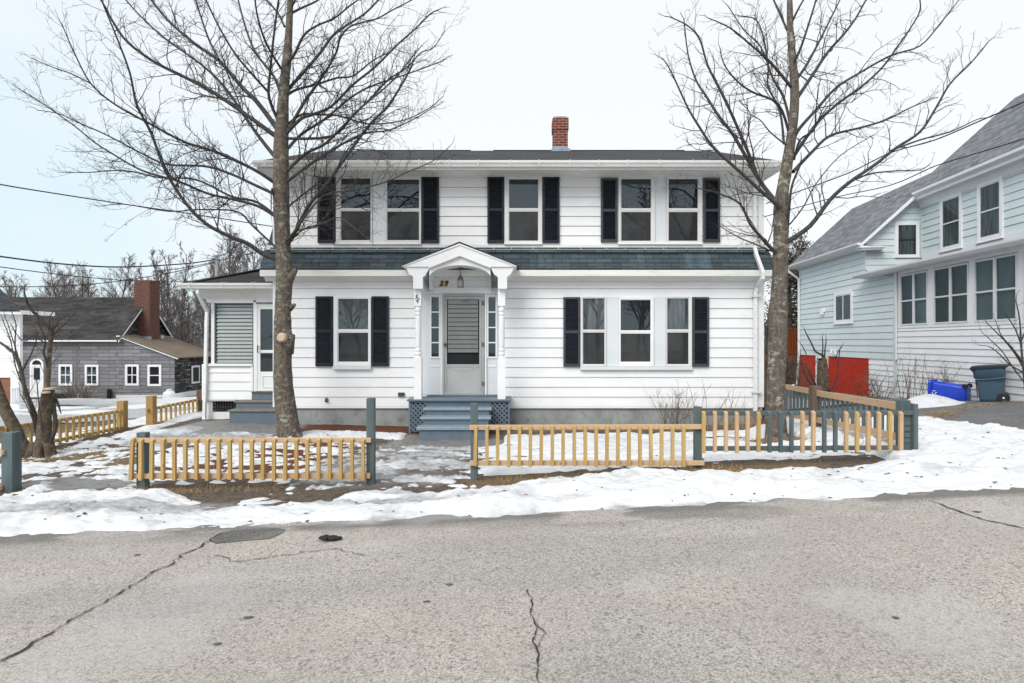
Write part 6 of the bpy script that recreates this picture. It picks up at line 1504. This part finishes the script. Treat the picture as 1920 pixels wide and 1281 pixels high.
for pix, w, dd in (([(70,810),(66,785),(60,765),(48,735),(38,690),(28,665),(14,652),(-4,640)], (11, 4), -.2), ([(86,740),(90,700),(92,670),(95,640),(97,625)], (10, 7), .05), ([(97,628),(88,612),(75,597),(60,582),(52,570),(48,560)], (7, 4), -.2), ([(97,632),(105,622),(118,610),(130,598),(139,587)], (4, 2), .1), ([(92,835),(100,815),(104,800),(102,770),(100,745),(106,752)], (8, 6), .05),
    ([(98,632),(112,628),(130,632),(148,622)], (3, 2), -.2), ([(90,690),(82,660),(85,640),(74,610),(70,590)], (4, 2), -.3), ([(62,768),(50,740),(30,690),(20,640),(5,600)], (3, 1.5), .2), ([(70,830),(60,780),(42,700),(28,650),(12,600)], (3, 1.5), -.4), ([(40,700),(60,660),(70,625),(55,605)], (3, 1.5), .1), ([(75,830),(66,800),(50,760),(38,740)], (2.5, 1.5), -.2), ([(78,840),(78,800),(72,750),(68,700)], (3, 1.5), -.3), ([(96,640),(100,620),(110,600),(106,585)], (3, 1.5), .2), ([(30,665),(28,640),(30,610),(24,590)], (3, 1.5), 0), ([(97,628),(92,600),(96,590)], (3, 2), .1), ([(85,645),(65,630),(45,640),(30,625)], (2.5, 1.5), -.2)):
    mb = MB(); P_, rad = lim(mb, pix, w, dd, 7); tw.dress(mb, P_, rad, .42, .3, .10, .1, 2); mb.build('limb', M['limb'] if w[0] < 9 else M['oldbark'], t3, smooth=True)

# ---- background trees: four models, copied
def far_tree(name, label, loc, H, seed, group, spread=.5, trunks=1, dens=1.0, low=.25, tr=.011):
    o = thing(name, label, 'tree', loc, group); T = Tw(seed); tk = MB(); cr = MB(); L = Vector(loc)
    for k in range(trunks):
        p = L+Vector((T.r.uniform(-.4, .4)*(trunks > 1), T.r.uniform(-.4, .4)*(trunks > 1), -.2)); d = Vector((T.r.gauss(0, .10+.1*(trunks > 1)), T.r.gauss(0, .1), 1)).normalized(); pts = [p.copy()]; n = 9
        for i in range(n):
            d = (d+Vector((T.r.gauss(0, .07), T.r.gauss(0, .07), .06))).normalized(); p = p+d*H/n; pts.append(p.copy())
        rad = [H*tr*(1-.9*i/n)+.012 for i in range(n+1)]; tk.tube(pts, rad, 7, False)
        nb = int(26*dens)
        for j in range(nb):
            t = low+(1-low)*(j+T.r.random())/nb; i = min(n-1, int(t*n)); q = pts[i].lerp(pts[i+1], t*n-i); a = T.r.uniform(0, 2*PI); e = T.r.uniform(.6, 1.1)
            dr = Vector((math.cos(a)*math.cos(e), math.sin(a)*math.cos(e), math.sin(e))); Lb = H*spread*T.r.uniform(.5, 1)*(1.12-t)*.8+.5
            big(T, cr, q, dr, Lb, rad[i]*.55)
    tk.build('trunk', M['farbark'], o, smooth=True); cr.build('crown', M['fartwig'], o)
    return o
def big(T, mb, p, d, L, r):
    n = 4; pts = [p.copy()]; ds = [d]
    for i in range(n):
        d = (d+T.rv()*.12+Vector((0, 0, .12))).normalized(); p = p+d*L/n; pts.append(p.copy()); ds.append(d)
    rad = [max(.012, r*(1-.75*i/n)) for i in range(n+1)]; mb.tube(pts, rad, 4, False)
    for j in range(int(8+L*3.4)):
        t = .2+.8*T.r.random(); i = min(n-1, int(t*n)); q = pts[i].lerp(pts[i+1], t*n-i); ax = T.rv(); ax = (ax-ds[i]*ax.dot(ds[i])).normalized(); a = T.r.uniform(.4, .9); dd = (ds[i]*math.cos(a)+ax*math.sin(a)+Vector((0, 0, .15))).normalized()
        l = L*T.r.uniform(.2, .5); e = q+dd*l; m_ = (q+e)/2+T.rv()*.04*l; mb.tube([q, m_, e], [max(.012, r*.3), .011, .009], 3, False)
        for k in range(5):
            t2_ = T.r.uniform(.3, 1); q2 = q.lerp(e, t2_); d3 = (dd+T.rv()*.5+Vector((0, 0, .2))).normalized(); e2 = q2+d3*l*T.r.uniform(.25, .55); mb.tube([q2, e2], [.010, .007], 3, False)
G = 'bare trees behind the grey house'
models = []
spec = [(225, 484, 58, 'spreading bare tree rising above the middle of the grey house roof', .48, 1, 1.1), (65, 486, 60, 'upright bare tree above the left end of the grey house roof', .36, 1, 1.0), (335, 470, 42, 'slender bare tree between the brick chimney and the side porch', .34, 3, .8), (450, 432, 40, 'dense twiggy bare tree rising behind the side porch roof', .5, 2, 1.2)]
def gpos(px, d): x = X(px, d); return Vector((x, d, g1(x, d)))
for i, (px, py, d, lab, sp_, tks, dn) in enumerate(spec):
    l = gpos(px, d); models.append((far_tree('bare_tree', lab, l, Z(py, d)-l.z, 100+i, G, sp_, tks, dn), Z(py, d)-l.z))
more = [(20,500,62,1,'bare tree at the far left edge above the white clapboard house'),(105,486,64,0,'bare tree second from the left above the grey house ridge'),(150,495,66,1,'thin bare tree above the left part of the grey house ridge'),(185,500,70,0,'small pale bare tree behind the middle of the ridge'),(268,482,60,1,'bare tree directly behind the old brick chimney'),(300,505,56,2,'multi-stem bare tree just right of the old brick chimney'),
  (360,545,46,2,'leaning multi-stem bare tree above the brown lean-to roof'),(385,495,44,0,'bare tree behind the utility pole'),(420,470,52,3,'bare tree just left of the big maple trunk, far behind'),(478,452,46,3,'bare tree hidden partly by the big maple trunk'),(345,560,39,2,'low bare tree close behind the lean-to'),(40,520,75,3,'distant rounded bare tree above the left roofs'),(250,520,80,3,'distant rounded bare tree behind the middle trees'),(130,515,80,3,'distant bare tree behind the left half of the ridge'),(405,540,60,3,'distant bushy bare tree beside the side porch gutter')]
rnd = random.Random(77)
for (px, py, d, mi, lab) in more:
    src, H = models[mi]; c = copy_tree(src); l = gpos(px, d); c.location = l; s = (Z(py, d)-l.z)/H; c.scale = (s*rnd.uniform(.85, 1.15), s*rnd.uniform(.85, 1.15), s); c.rotation_euler = (0, 0, rnd.uniform(0, 6.28)); c['label'] = lab
# brushy undergrowth far behind
mb = MB(); T = Tw(300)
for i in range(2600):
    px = T.r.uniform(-60, 520); d = T.r.uniform(36, 70); p = gpos(px, d); e = p+Vector((T.r.gauss(0, .5), T.r.gauss(0, .4), T.r.uniform(1.2, 5.2))); m_ = (p+e)/2+T.rv()*.15; mb.tube([p, m_, e], [.03, .02, .008], 3, False)
    for k in range(4): q = m_.lerp(e, T.r.random()); mb.tube([q, q+Vector((T.r.gauss(0, .4), T.r.gauss(0, .4), T.r.uniform(.2, .9)))], [.012, .006], 3, False)
tag(mb.build('far_brush', M['fartwig']), 'brownish brushy undergrowth along the far edge of the field', 'brush', kind='stuff')
# ---- dark evergreen between the two houses
EVD = 27.0; ev = thing('evergreen_tree', 'dark brownish evergreen tree in the gap between the white and blue houses', 'tree', gpos(1478, EVD))
T = Tw(400); tk = MB(); lf = MB(); L = gpos(1478, EVD); H = Z(428, EVD)-L.z
for k in range(5):
    p = L+Vector((T.r.uniform(-1.2, 1.2), T.r.uniform(-.8, .8), -.2)); top = L+Vector((T.r.uniform(-1.2, 1.2), T.r.uniform(-1, 1), H*T.r.uniform(.75, .95))); tk.tube([p, (p+top)/2+T.rv()*.25, top], [.16, .11, .03], 6, False)
    for j in range(55):
        t = T.r.uniform(.05, 1); q = p.lerp(top, t); a = T.r.uniform(0, 6.28); l = T.r.uniform(.5, 1.7)*(1.15-.6*t); e = q+Vector((math.cos(a)*l, math.sin(a)*l, T.r.uniform(-.3, .6))); tk.tube([q, (q+e)/2+T.rv()*.1, e], [.03, .02, .008], 3, False)
        for c_ in range(8):
            b = q.lerp(e, T.r.uniform(.35, 1.05))+T.rv()*.16
            for s_ in range(9):
                w = b+T.rv()*.13; u = T.rv().normalized()*T.r.uniform(.03, .075); v = T.rv().normalized()*T.r.uniform(.02, .045); lf.poly([w-u, w-v, w+u, w+v])
tk.build('trunk', M['farbark'], ev, smooth=True); lf.build('foliage', M['needles'], ev)
mb = MB()
for i in range(420):
    px = T.r.uniform(1425, 1500); d = T.r.uniform(24, 30); p = gpos(px, d); e = p+Vector((T.r.gauss(0, .5), T.r.gauss(0, .4), T.r.uniform(.5, 2.0))); mb.tube([p, (p+e)/2+T.rv()*.15, e], [.02, .014, .005], 3, False)
tag(mb.build('brush', M['stem']), 'tangled bare brush in the gap under the deck between the houses', 'brush', kind='stuff')
mb = MB(); p = gpos(1474, 31)
for i in range(14): x = X(1415, 31)+i*.42; mb.box(x, x+.38, 31+random.uniform(0, .02), 31.03, g1(x, 31)-.2, Z(690+random.uniform(-3, 3), 31))
bf = thing('board_fence', 'dark weathered board fence far back in the gap between the houses', 'fence', p); mb.build('boards', M['oldpost'], bf); mb = MB(); mb.box(X(1415, 31), X(1415, 31)+5.9, 31.05, 31.1, Z(710, 31), Z(706, 31)); mb.build('rail', M['oldpost'], bf)
# ---- pollard trunk before the red basement
PD = 16.2; pt_ = thing('pollard_tree', 'short pollarded trunk with thin sprouts before the red brick basement', 'tree', gpos(1543, PD)); T = Tw(500); mb = MB()
def limP(mb, pix, w, d, dd=0, n=8): 
    Q = [P(a, b, d+dd*i/(len(pix)-1)) for i, (a, b) in enumerate(pix)]; Q = catmull(Q, 3); m = len(Q); rad = [(w[0]+(w[1]-w[0])*i/(m-1))*d/F/2 for i in range(m)]; mb.tube(Q, [r*rr.uniform(.92, 1.08) for r in rad], n); return Q, rad
limP(mb, [(1544,750),(1542,725),(1541,700),(1541,676)], (19, 15), PD); limP(mb, [(1550,735),(1549,700),(1546,672)], (10, 7), PD, -.1); mb.build('trunk', M['oldbark'], pt_, smooth=True)
for pix, w in (([(1545,680),(1545,668),(1530,660),(1522,645),(1510,622)], (5, 2)), ([(1546,675),(1547,655),(1549,640)], (3, 2)), ([(1541,678),(1543,650),(1542,635)], (3, 1.5)), ([(1556,735),(1568,715),(1572,680),(1575,655)], (3, 1.5)), ([(1528,730),(1515,712),(1505,690),(1500,670)], (4, 2)), ([(1535,735),(1520,700),(1503,680),(1490,690)], (3, 1.5)), ([(1512,664),(1505,650),(1498,640)], (2, 1)), ([(1565,675),(1572,660),(1577,650)], (2, 1)), ([(1546,716),(1560,716),(1575,705)], (2, 1)), ([(1530,745),(1526,720),(1516,700),(1500,695)], (3, 1.5)), ([(1560,740),(1566,730),(1570,722)], (3, 1.5))):
    mb = MB(); Q, rad = limP(mb, pix, w, PD, T.r.uniform(-.5, .1), 5); T.dress(mb, Q, rad, .22, .4, .4, .1, 2); mb.build('sprout', M['limb'], pt_)
# ---- shrubs, dead stems, saplings
def stems(name, label, px0, px1, d, n, h, lean=.25, seed=1, cat='shrub', mat='stem', r=.006, curve=.12, sub=2, group=None, base_spread=None, dspread=.25):
    T = Tw(seed); pm = (px0+px1)/2; l = gpos(pm, d); o = thing(name, label, cat, l, group); mb = MB()
    for i in range(n):
        f = T.r.uniform(-1, 1); x = X(pm+f*(px1-px0)/2, d); y = d+T.r.uniform(-dspread, dspread); z = g1(x, y)-.03; hh = T.r.uniform(*h); dv = Vector((T.r.gauss(0, lean)+f*lean*.5, T.r.gauss(0, lean*.6), 1)).normalized(); p = Vector((x, y, z)); pts = [p.copy()]
        for k in range(4): dv = (dv+T.rv()*curve).normalized(); p = p+dv*hh/4; pts.append(p.copy())
        mb.tube(pts, [r*T.r.uniform(.8, 1.3)*(1-.6*k/4) for k in range(5)], 4, False)
        for k in range(int(sub*hh*4)):
            j = T.r.randrange(1, 4); T.side(mb, pts[j].lerp(pts[j+1], T.r.random()), (pts[j+1]-pts[j]).normalized(), hh*T.r.uniform(.1, .35), r*.5, 2, .1, 3, None, .15, .15)
    mb.build('stems', M[mat], o); return o
stems('dead_shrub', 'dense clump of dead shrub stems against the foundation right of the entry', 1246, 1274, 11.3, 24, (.45, .85), .22, 1)
stems('dead_shrub', 'sparse tall dead stems under the right end of the triple window', 1292, 1345, 11.3, 9, (.45, 1.0), .25, 2, sub=1)
stems('dead_shrub', 'scattered thin dead stems near the white house right corner', 1350, 1400, 11.35, 9, (.35, .9), .2, 3, sub=1)
stems('dead_shrub', 'low dead stalks left of the dense clump along the foundation', 1130, 1235, 11.3, 12, (.15, .5), .3, 4, sub=1, r=.004)
stems('dead_shrub', 'tan dry stalks at the foot of the right corner downspout', 1405, 1428, 11.3, 10, (.2, .5), .4, 5, sub=1, mat='straw')
stems('bare_shrub', 'brown bare bush in front of the grey house wall', 128, 168, 29, 60, (.5, 1.2), .45, 6, r=.012, sub=2)
stems('dry_vine', 'slanting dry vine stems on white clapboards left of the blue bin', 1692, 1728, 14.6, 14, (.7, 1.35), .12, 7, cat='vine', r=.007, sub=1)
stems('dry_vine', 'brambly dry vine with tiny leaves climbing behind the blue bin', 1745, 1800, 13.75, 22, (.5, 1.0), .3, 8, cat='vine', r=.006, sub=3)
stems('dry_vine', 'tangled dead vine leaning between the red basement and white clapboards', 1632, 1672, 16.3, 20, (.5, 1.15), .45, 9, cat='vine', r=.008, sub=3)
stems('dry_vine', 'dead vine stems hanging right of the trash cart', 1893, 1925, 12.3, 16, (.5, 1.1), .5, 10, cat='vine', r=.006, sub=2)
stems('dead_shrub', 'reddish dry bush at the foot of the red basement wall', 1600, 1640, 16.9, 26, (.2, .6), .5, 12, sub=2, mat='leaf')
stems('dead_shrub', 'bare brush beside the left edge of the red basement', 1490, 1520, 18.5, 30, (.5, 1.5), .35, 13, r=.009, sub=2)
# sapling at right edge
SPD = 9.6; sp_ = thing('sapling', 'thin bare sapling leaning in from the right edge before the white clapboards', 'sapling', gpos(1926, SPD)); T = Tw(600)
for pix, w in (([(1930,815),(1924,740),(1919,690),(1915,650),(1912,600),(1905,565)], (6, 2)), ([(1920,690),(1905,665),(1885,640),(1865,620),(1850,605)], (4, 1.5)), ([(1918,680),(1900,655),(1878,630),(1870,610)], (3, 1.5)), ([(1922,700),(1895,685),(1875,665),(1855,650),(1838,648)], (3, 1.2)), ([(1916,650),(1905,620),(1893,600),(1886,590)], (3, 1.2)), ([(1923,720),(1900,690),(1880,660),(1860,640),(1840,622)], (3, 1.2)), ([(1915,640),(1930,600),(1935,560)], (3, 1.5)), ([(1924,740),(1950,690),(1970,640)], (4, 2))):
    mb = MB(); Q, rad = limP(mb, pix, w, SPD, T.r.uniform(-.2, .2), 5); T.dress(mb, Q, rad, .3, .3, .22, .1, 2); mb.build('limb', M['limb'], sp_)

# ================================================================ wires and pole
pole = thing('utility_pole', 'thin grey utility pole rising behind the side porch roof', 'utility pole', gpos(406, 34)); mb = MB(); l = gpos(406, 34); mb.tube([l-Vector((0, 0, .3)), Vector((l.x, 34, Z(478, 34)))], [.11, .085], 10); mb.build('pole_shaft', M['polewood'], pole, smooth=True); mb = MB(); mb.box(l.x-.12, l.x+.10, 33.85, 34.0, Z(486, 34), Z(480, 34)); mb.build('pole_bracket', M['lead'], pole)
def wire(label, pix, d0, d1, r):
    n = len(pix); pts = catmull([P(a, b, d0+(d1-d0)*i/(n-1)) for i, (a, b) in enumerate(pix)], 4); mb = MB(); mb.tube(pts, r, 5); o = mb.build('power_line', M['wire']); tag(o, label, 'power line', 'overhead wires')
wire('straight service wire sloping from the upper left edge to the big tree', [(-60,332),(0,346),(110,364),(233,383),(350,400),(460,417),(512,425)], 7.5, 12.2, .010)
wire('thick upper sagging cable on the left running to the utility pole', [(-80,468),(0,481),(104,494),(200,500.6),(271,499.6),(354,494),(404,487)], 22, 34, .036)
wire('thin middle wire on the left crossing in front of the old brick chimney', [(-80,488),(0,500.6),(104,514),(200,523.5),(260,526.7),(400,527.5),(480,526)], 24, 40, .024)
wire('lowest wire on the left curving up to the utility pole', [(-80,538),(0,538),(104,537),(167,533),(208,529),(271,520),(312,513),(365,502),(404,492)], 26, 34, .022)
wire('second cable just under the thick one near the utility pole', [(300,508),(340,503),(370,498),(405,490),(440,482),(500,470)], 36, 33, .022)
wire('upper wire on the right crossing the grey shingle roof', [(1436,382),(1489,362),(1590,325),(1671,286),(1752,263),(1844,224),(1920,191),(2020,140)], 13.5, 8.5, .012)
wire('lower wire on the right passing before the grey shingle roof', [(1428,408),(1562,371),(1671,347),(1752,312),(1833,287),(1920,260),(2020,222)], 13.2, 8.5, .010)

# ================================================================ leaf litter and dry grass
def scatter(n, x0, x1, y0, y1, seed, cond=None):
    r = np.random.default_rng(seed); x = r.uniform(x0, x1, n); y = r.uniform(y0, y1, n)
    if cond is not None: k = cond(x, y); x, y = x[k], y[k]
    z = np.maximum(zsnow(x, y), zground(x, y)); return x, y, z, r
mb = MB()
for (n, x0, x1, y0, y1, s) in ((150, -6, 7, 5.2, 6.4, 1), (60, -.4, 4.6, 6.7, 10.5, 2), (60, 3, 6.8, 5.4, 8.5, 3), (120, -4.5, -2, 6.8, 11.3, 4), (60, -7.5, -4.2, 6.5, 9, 5)):
    x, y, z, r = scatter(n, x0, x1, y0, y1, s)
    for i in range(len(x)):
        a = r.uniform(0, 6.28); L = r.uniform(.012, .034); w = L*r.uniform(.3, .7); c, s_ = math.cos(a), math.sin(a); h = r.uniform(.004, .018)
        mb.add([(x[i]-c*L, y[i]-s_*L, z[i]+.004), (x[i]+s_*w, y[i]-c*w, z[i]+h), (x[i]+c*L, y[i]+s_*L, z[i]+.006), (x[i]-s_*w, y[i]+c*w, z[i]+h*.6)], [(0, 1, 2), (0, 2, 3)])
tag(mb.build('fallen_leaves', M['leaf']), 'small brown leaves scattered over the snow', 'leaves', kind='stuff')
mb = MB()
def grass(n, x0, x1, y0, y1, seed, h=(.03, .10), flat=.9, cond=None):
    x, y, z, r = scatter(n, x0, x1, y0, y1, seed, cond)
    zz = zground(x, y)
    for i in range(len(x)):
        a = r.uniform(0, 6.28); L = r.uniform(*h); t = r.uniform(.2, 1.0)*flat; dx, dy = math.cos(a)*L*t, math.sin(a)*L*t; dz = L*(1-t*.8); w = r.uniform(.0015, .003)
        p = Vector((x[i], y[i], zz[i]-.004)); q = p+Vector((dx*.5, dy*.5, dz*.7)); e = p+Vector((dx, dy, dz*.85)); sd = Vector((-math.sin(a), math.cos(a), 0))*w
        mb.add([p-sd, p+sd, q+sd*.8, q-sd*.8, e], [(0, 1, 2, 3), (3, 2, 4)])
nz = lambda thr, sc_, sd: (lambda x, y: fbm(x, y, sc_, 3, sd) > thr)
bare = lambda x, y: snow_t(x, y) < -.01
grass(2600, -.5, 3.6, 6.25, 6.62, 1, (.03, .09), cond=lambda x, y: bare(x, y) & (fbm(x, y, .3, 3, 5) > .4)); grass(900, -4.4, -2.6, 6.3, 6.62, 2, (.02, .07)); grass(1500, -8, -6.2, 8.2, 9.5, 3, (.04, .14), cond=nz(.5, .5, 6))
grass(1600, -6.6, -4.6, 6.6, 9, 4, (.03, .10), cond=lambda x, y: bare(x, y) & (fbm(x, y, .4, 3, 6) > .55)); grass(1500, -1.0, 5.3, 11.05, 11.7, 5, (.05, .22), .6); grass(1400, 3.6, 5.2, 8.6, 9.7, 6, (.04, .14), cond=nz(.48, .4, 7)); grass(1200, -4, -1.8, 7, 10.5, 7, (.02, .06), cond=bare)
grass(1500, -9.5, -8, 9, 13, 8, (.03, .12), cond=nz(.5, .6, 9))
def strip(n, a, b, wd, seed, h):
    r = np.random.default_rng(seed)
    for i in range(n):
        f = r.random(); x = a[0]+(b[0]-a[0])*f+r.normal(0, wd); y = a[1]+(b[1]-a[1])*f+r.normal(0, wd); z = g1(x, y)+.02; an = r.uniform(0, 6.28); L = r.uniform(*h); w = .003; p = Vector((x, y, z)); e = p+Vector((math.cos(an)*L, math.sin(an)*L, r.uniform(.01, .05))); sd = Vector((-math.sin(an), math.cos(an), 0))*w; mb.add([p-sd, p+sd, e], [(0, 1, 2)])
strip(1300, (7.0, 9.9), (8.6, 11.2), .16, 11, (.06, .16)); strip(700, (8.6, 11.2), (11.5, 12.0), .10, 12, (.05, .14)); strip(500, (7.0, 9.6), (6.9, 9.0), .15, 13, (.05, .12))
tag(mb.build('dry_grass', M['straw']), 'flattened straw coloured dry grass at the edges of the snow', 'grass', kind='stuff')

# ---- trees across the street, seen only mirrored in the upper windows
for i_, (x, y, rz, s) in enumerate(((-3.5, -13, 2.1, 1.0), (5.0, -12, 4.0, 1.1), (-9, -12, 1, .9), (.8, -16, 5, 1.1), (10, -14, 3, 1.0), (-6.5, -9.5, 2.6, .85), (2.6, -10, .7, .9), (7.5, -9, 3.7, .85))):
    c = copy_tree(models[(0, 3, 3, 1, 0, 3, 0, 3)[i_]][0]); c.location = (x, y, g1(x, y)); c.scale = (s*.9, s*.9, s*.9); c.rotation_euler = (0, 0, rz); c['label'] = 'bare tree across the street, mirrored in the %s' % ('left pair of upper windows', 'right pair of upper windows', 'side porch door', 'middle upper window', 'sunroom windows', 'window left of the entry', 'middle pane of the triple window', 'right pane of the triple window')[i_]; c['group'] = 'trees across the street'

# ================================================================ sky, sun, camera
SUN_EL, SUN_AZ = 43, 212        # degrees; azimuth clockwise from +Y (street side behind the camera, a little left)
w = bpy.data.worlds.new('World'); sc.world = w; w.use_nodes = True; nt = w.node_tree; nt.nodes.clear()
out = nt.nodes.new('ShaderNodeOutputWorld'); bg = nt.nodes.new('ShaderNodeBackground'); sky = nt.nodes.new('ShaderNodeTexSky'); sky.sky_type = 'NISHITA'; sky.sun_disc = False
sky.sun_elevation = R(SUN_EL); sky.sun_rotation = R(SUN_AZ); sky.air_density = 1; sky.dust_density = 2.5; sky.ozone_density = 1
tc = nt.nodes.new('ShaderNodeTexCoord'); mp = nt.nodes.new('ShaderNodeMapping'); mp.inputs['Scale'].default_value = (1, 1, 2.2); nt.links.new(tc.outputs['Generated'], mp.inputs[0])
nz_ = nt.nodes.new('ShaderNodeTexNoise'); nz_.inputs['Scale'].default_value = 1.35; nz_.inputs['Detail'].default_value = 5; nz_.inputs['Roughness'].default_value = .5; nz_.inputs['Distortion'].default_value = .4; nt.links.new(mp.outputs[0], nz_.inputs['Vector'])
# thicker cloud toward the right and overhead, thin blue-white toward the low left
sp = nt.nodes.new('ShaderNodeSeparateXYZ'); nt.links.new(tc.outputs['Generated'], sp.inputs[0])
def mth(op, a, b):
    n = nt.nodes.new('ShaderNodeMath'); n.operation = op
    for i, v in enumerate((a, b)):
        if isinstance(v, (int, float)): n.inputs[i].default_value = v
        else: nt.links.new(v, n.inputs[i])
    return n.outputs[0]
cov = mth('ADD', mth('ADD', mth('MULTIPLY', nz_.outputs['Fac'], .9), mth('MULTIPLY', sp.outputs['X'], .42)), mth('MULTIPLY', sp.outputs['Z'], .45))
mr = nt.nodes.new('ShaderNodeMapRange'); mr.interpolation_type = 'SMOOTHSTEP'; mr.inputs['From Min'].default_value = .10; mr.inputs['From Max'].default_value = .62; nt.links.new(cov, mr.inputs['Value'])
mxa = nt.nodes.new('ShaderNodeMix'); mxa.data_type = 'RGBA'; mxa.inputs[6].default_value = (4.9, 5.95, 6.5, 1); mxa.inputs[7].default_value = (6.55, 6.66, 6.72, 1); nt.links.new(mr.outputs[0], mxa.inputs[0])
mxb = nt.nodes.new('ShaderNodeMix'); mxb.data_type = 'RGBA'; mxb.inputs[0].default_value = .86; nt.links.new(sky.outputs[0], mxb.inputs[6]); nt.links.new(mxa.outputs[2], mxb.inputs[7])
nt.links.new(mxb.outputs[2], bg.inputs['Color']); bg.inputs['Strength'].default_value = .10; nt.links.new(bg.outputs[0], out.inputs['Surface'])
sl = bpy.data.lights.new('sun', 'SUN'); sl.energy = 1.7; sl.angle = R(36); sl.color = (1, .97, .92); so = bpy.data.objects.new('sun', sl); COL.objects.link(so)
az, el = R(SUN_AZ), R(SUN_EL); dv = Vector((math.sin(az)*math.cos(el), math.cos(az)*math.cos(el), math.sin(el))); so.rotation_euler = dv.to_track_quat('Z', 'Y').to_euler(); so.location = dv*30
cam = bpy.data.cameras.new('camera'); cam.lens = 20; cam.sensor_width = 36; cam.clip_start = .1; cam.clip_end = 2000; co = bpy.data.objects.new('camera', cam); COL.objects.link(co); co.location = (0, 0, CZ); co.rotation_euler = (PI/2, 0, 0); sc.camera = co
sc.view_settings.view_transform = 'Standard'; sc.view_settings.look = 'None'; sc.view_settings.exposure = .70; sc.view_settings.gamma = 1
sc.cycles.use_denoising = True; sc.cycles.max_bounces = 8; sc.cycles.transparent_max_bounces = 16
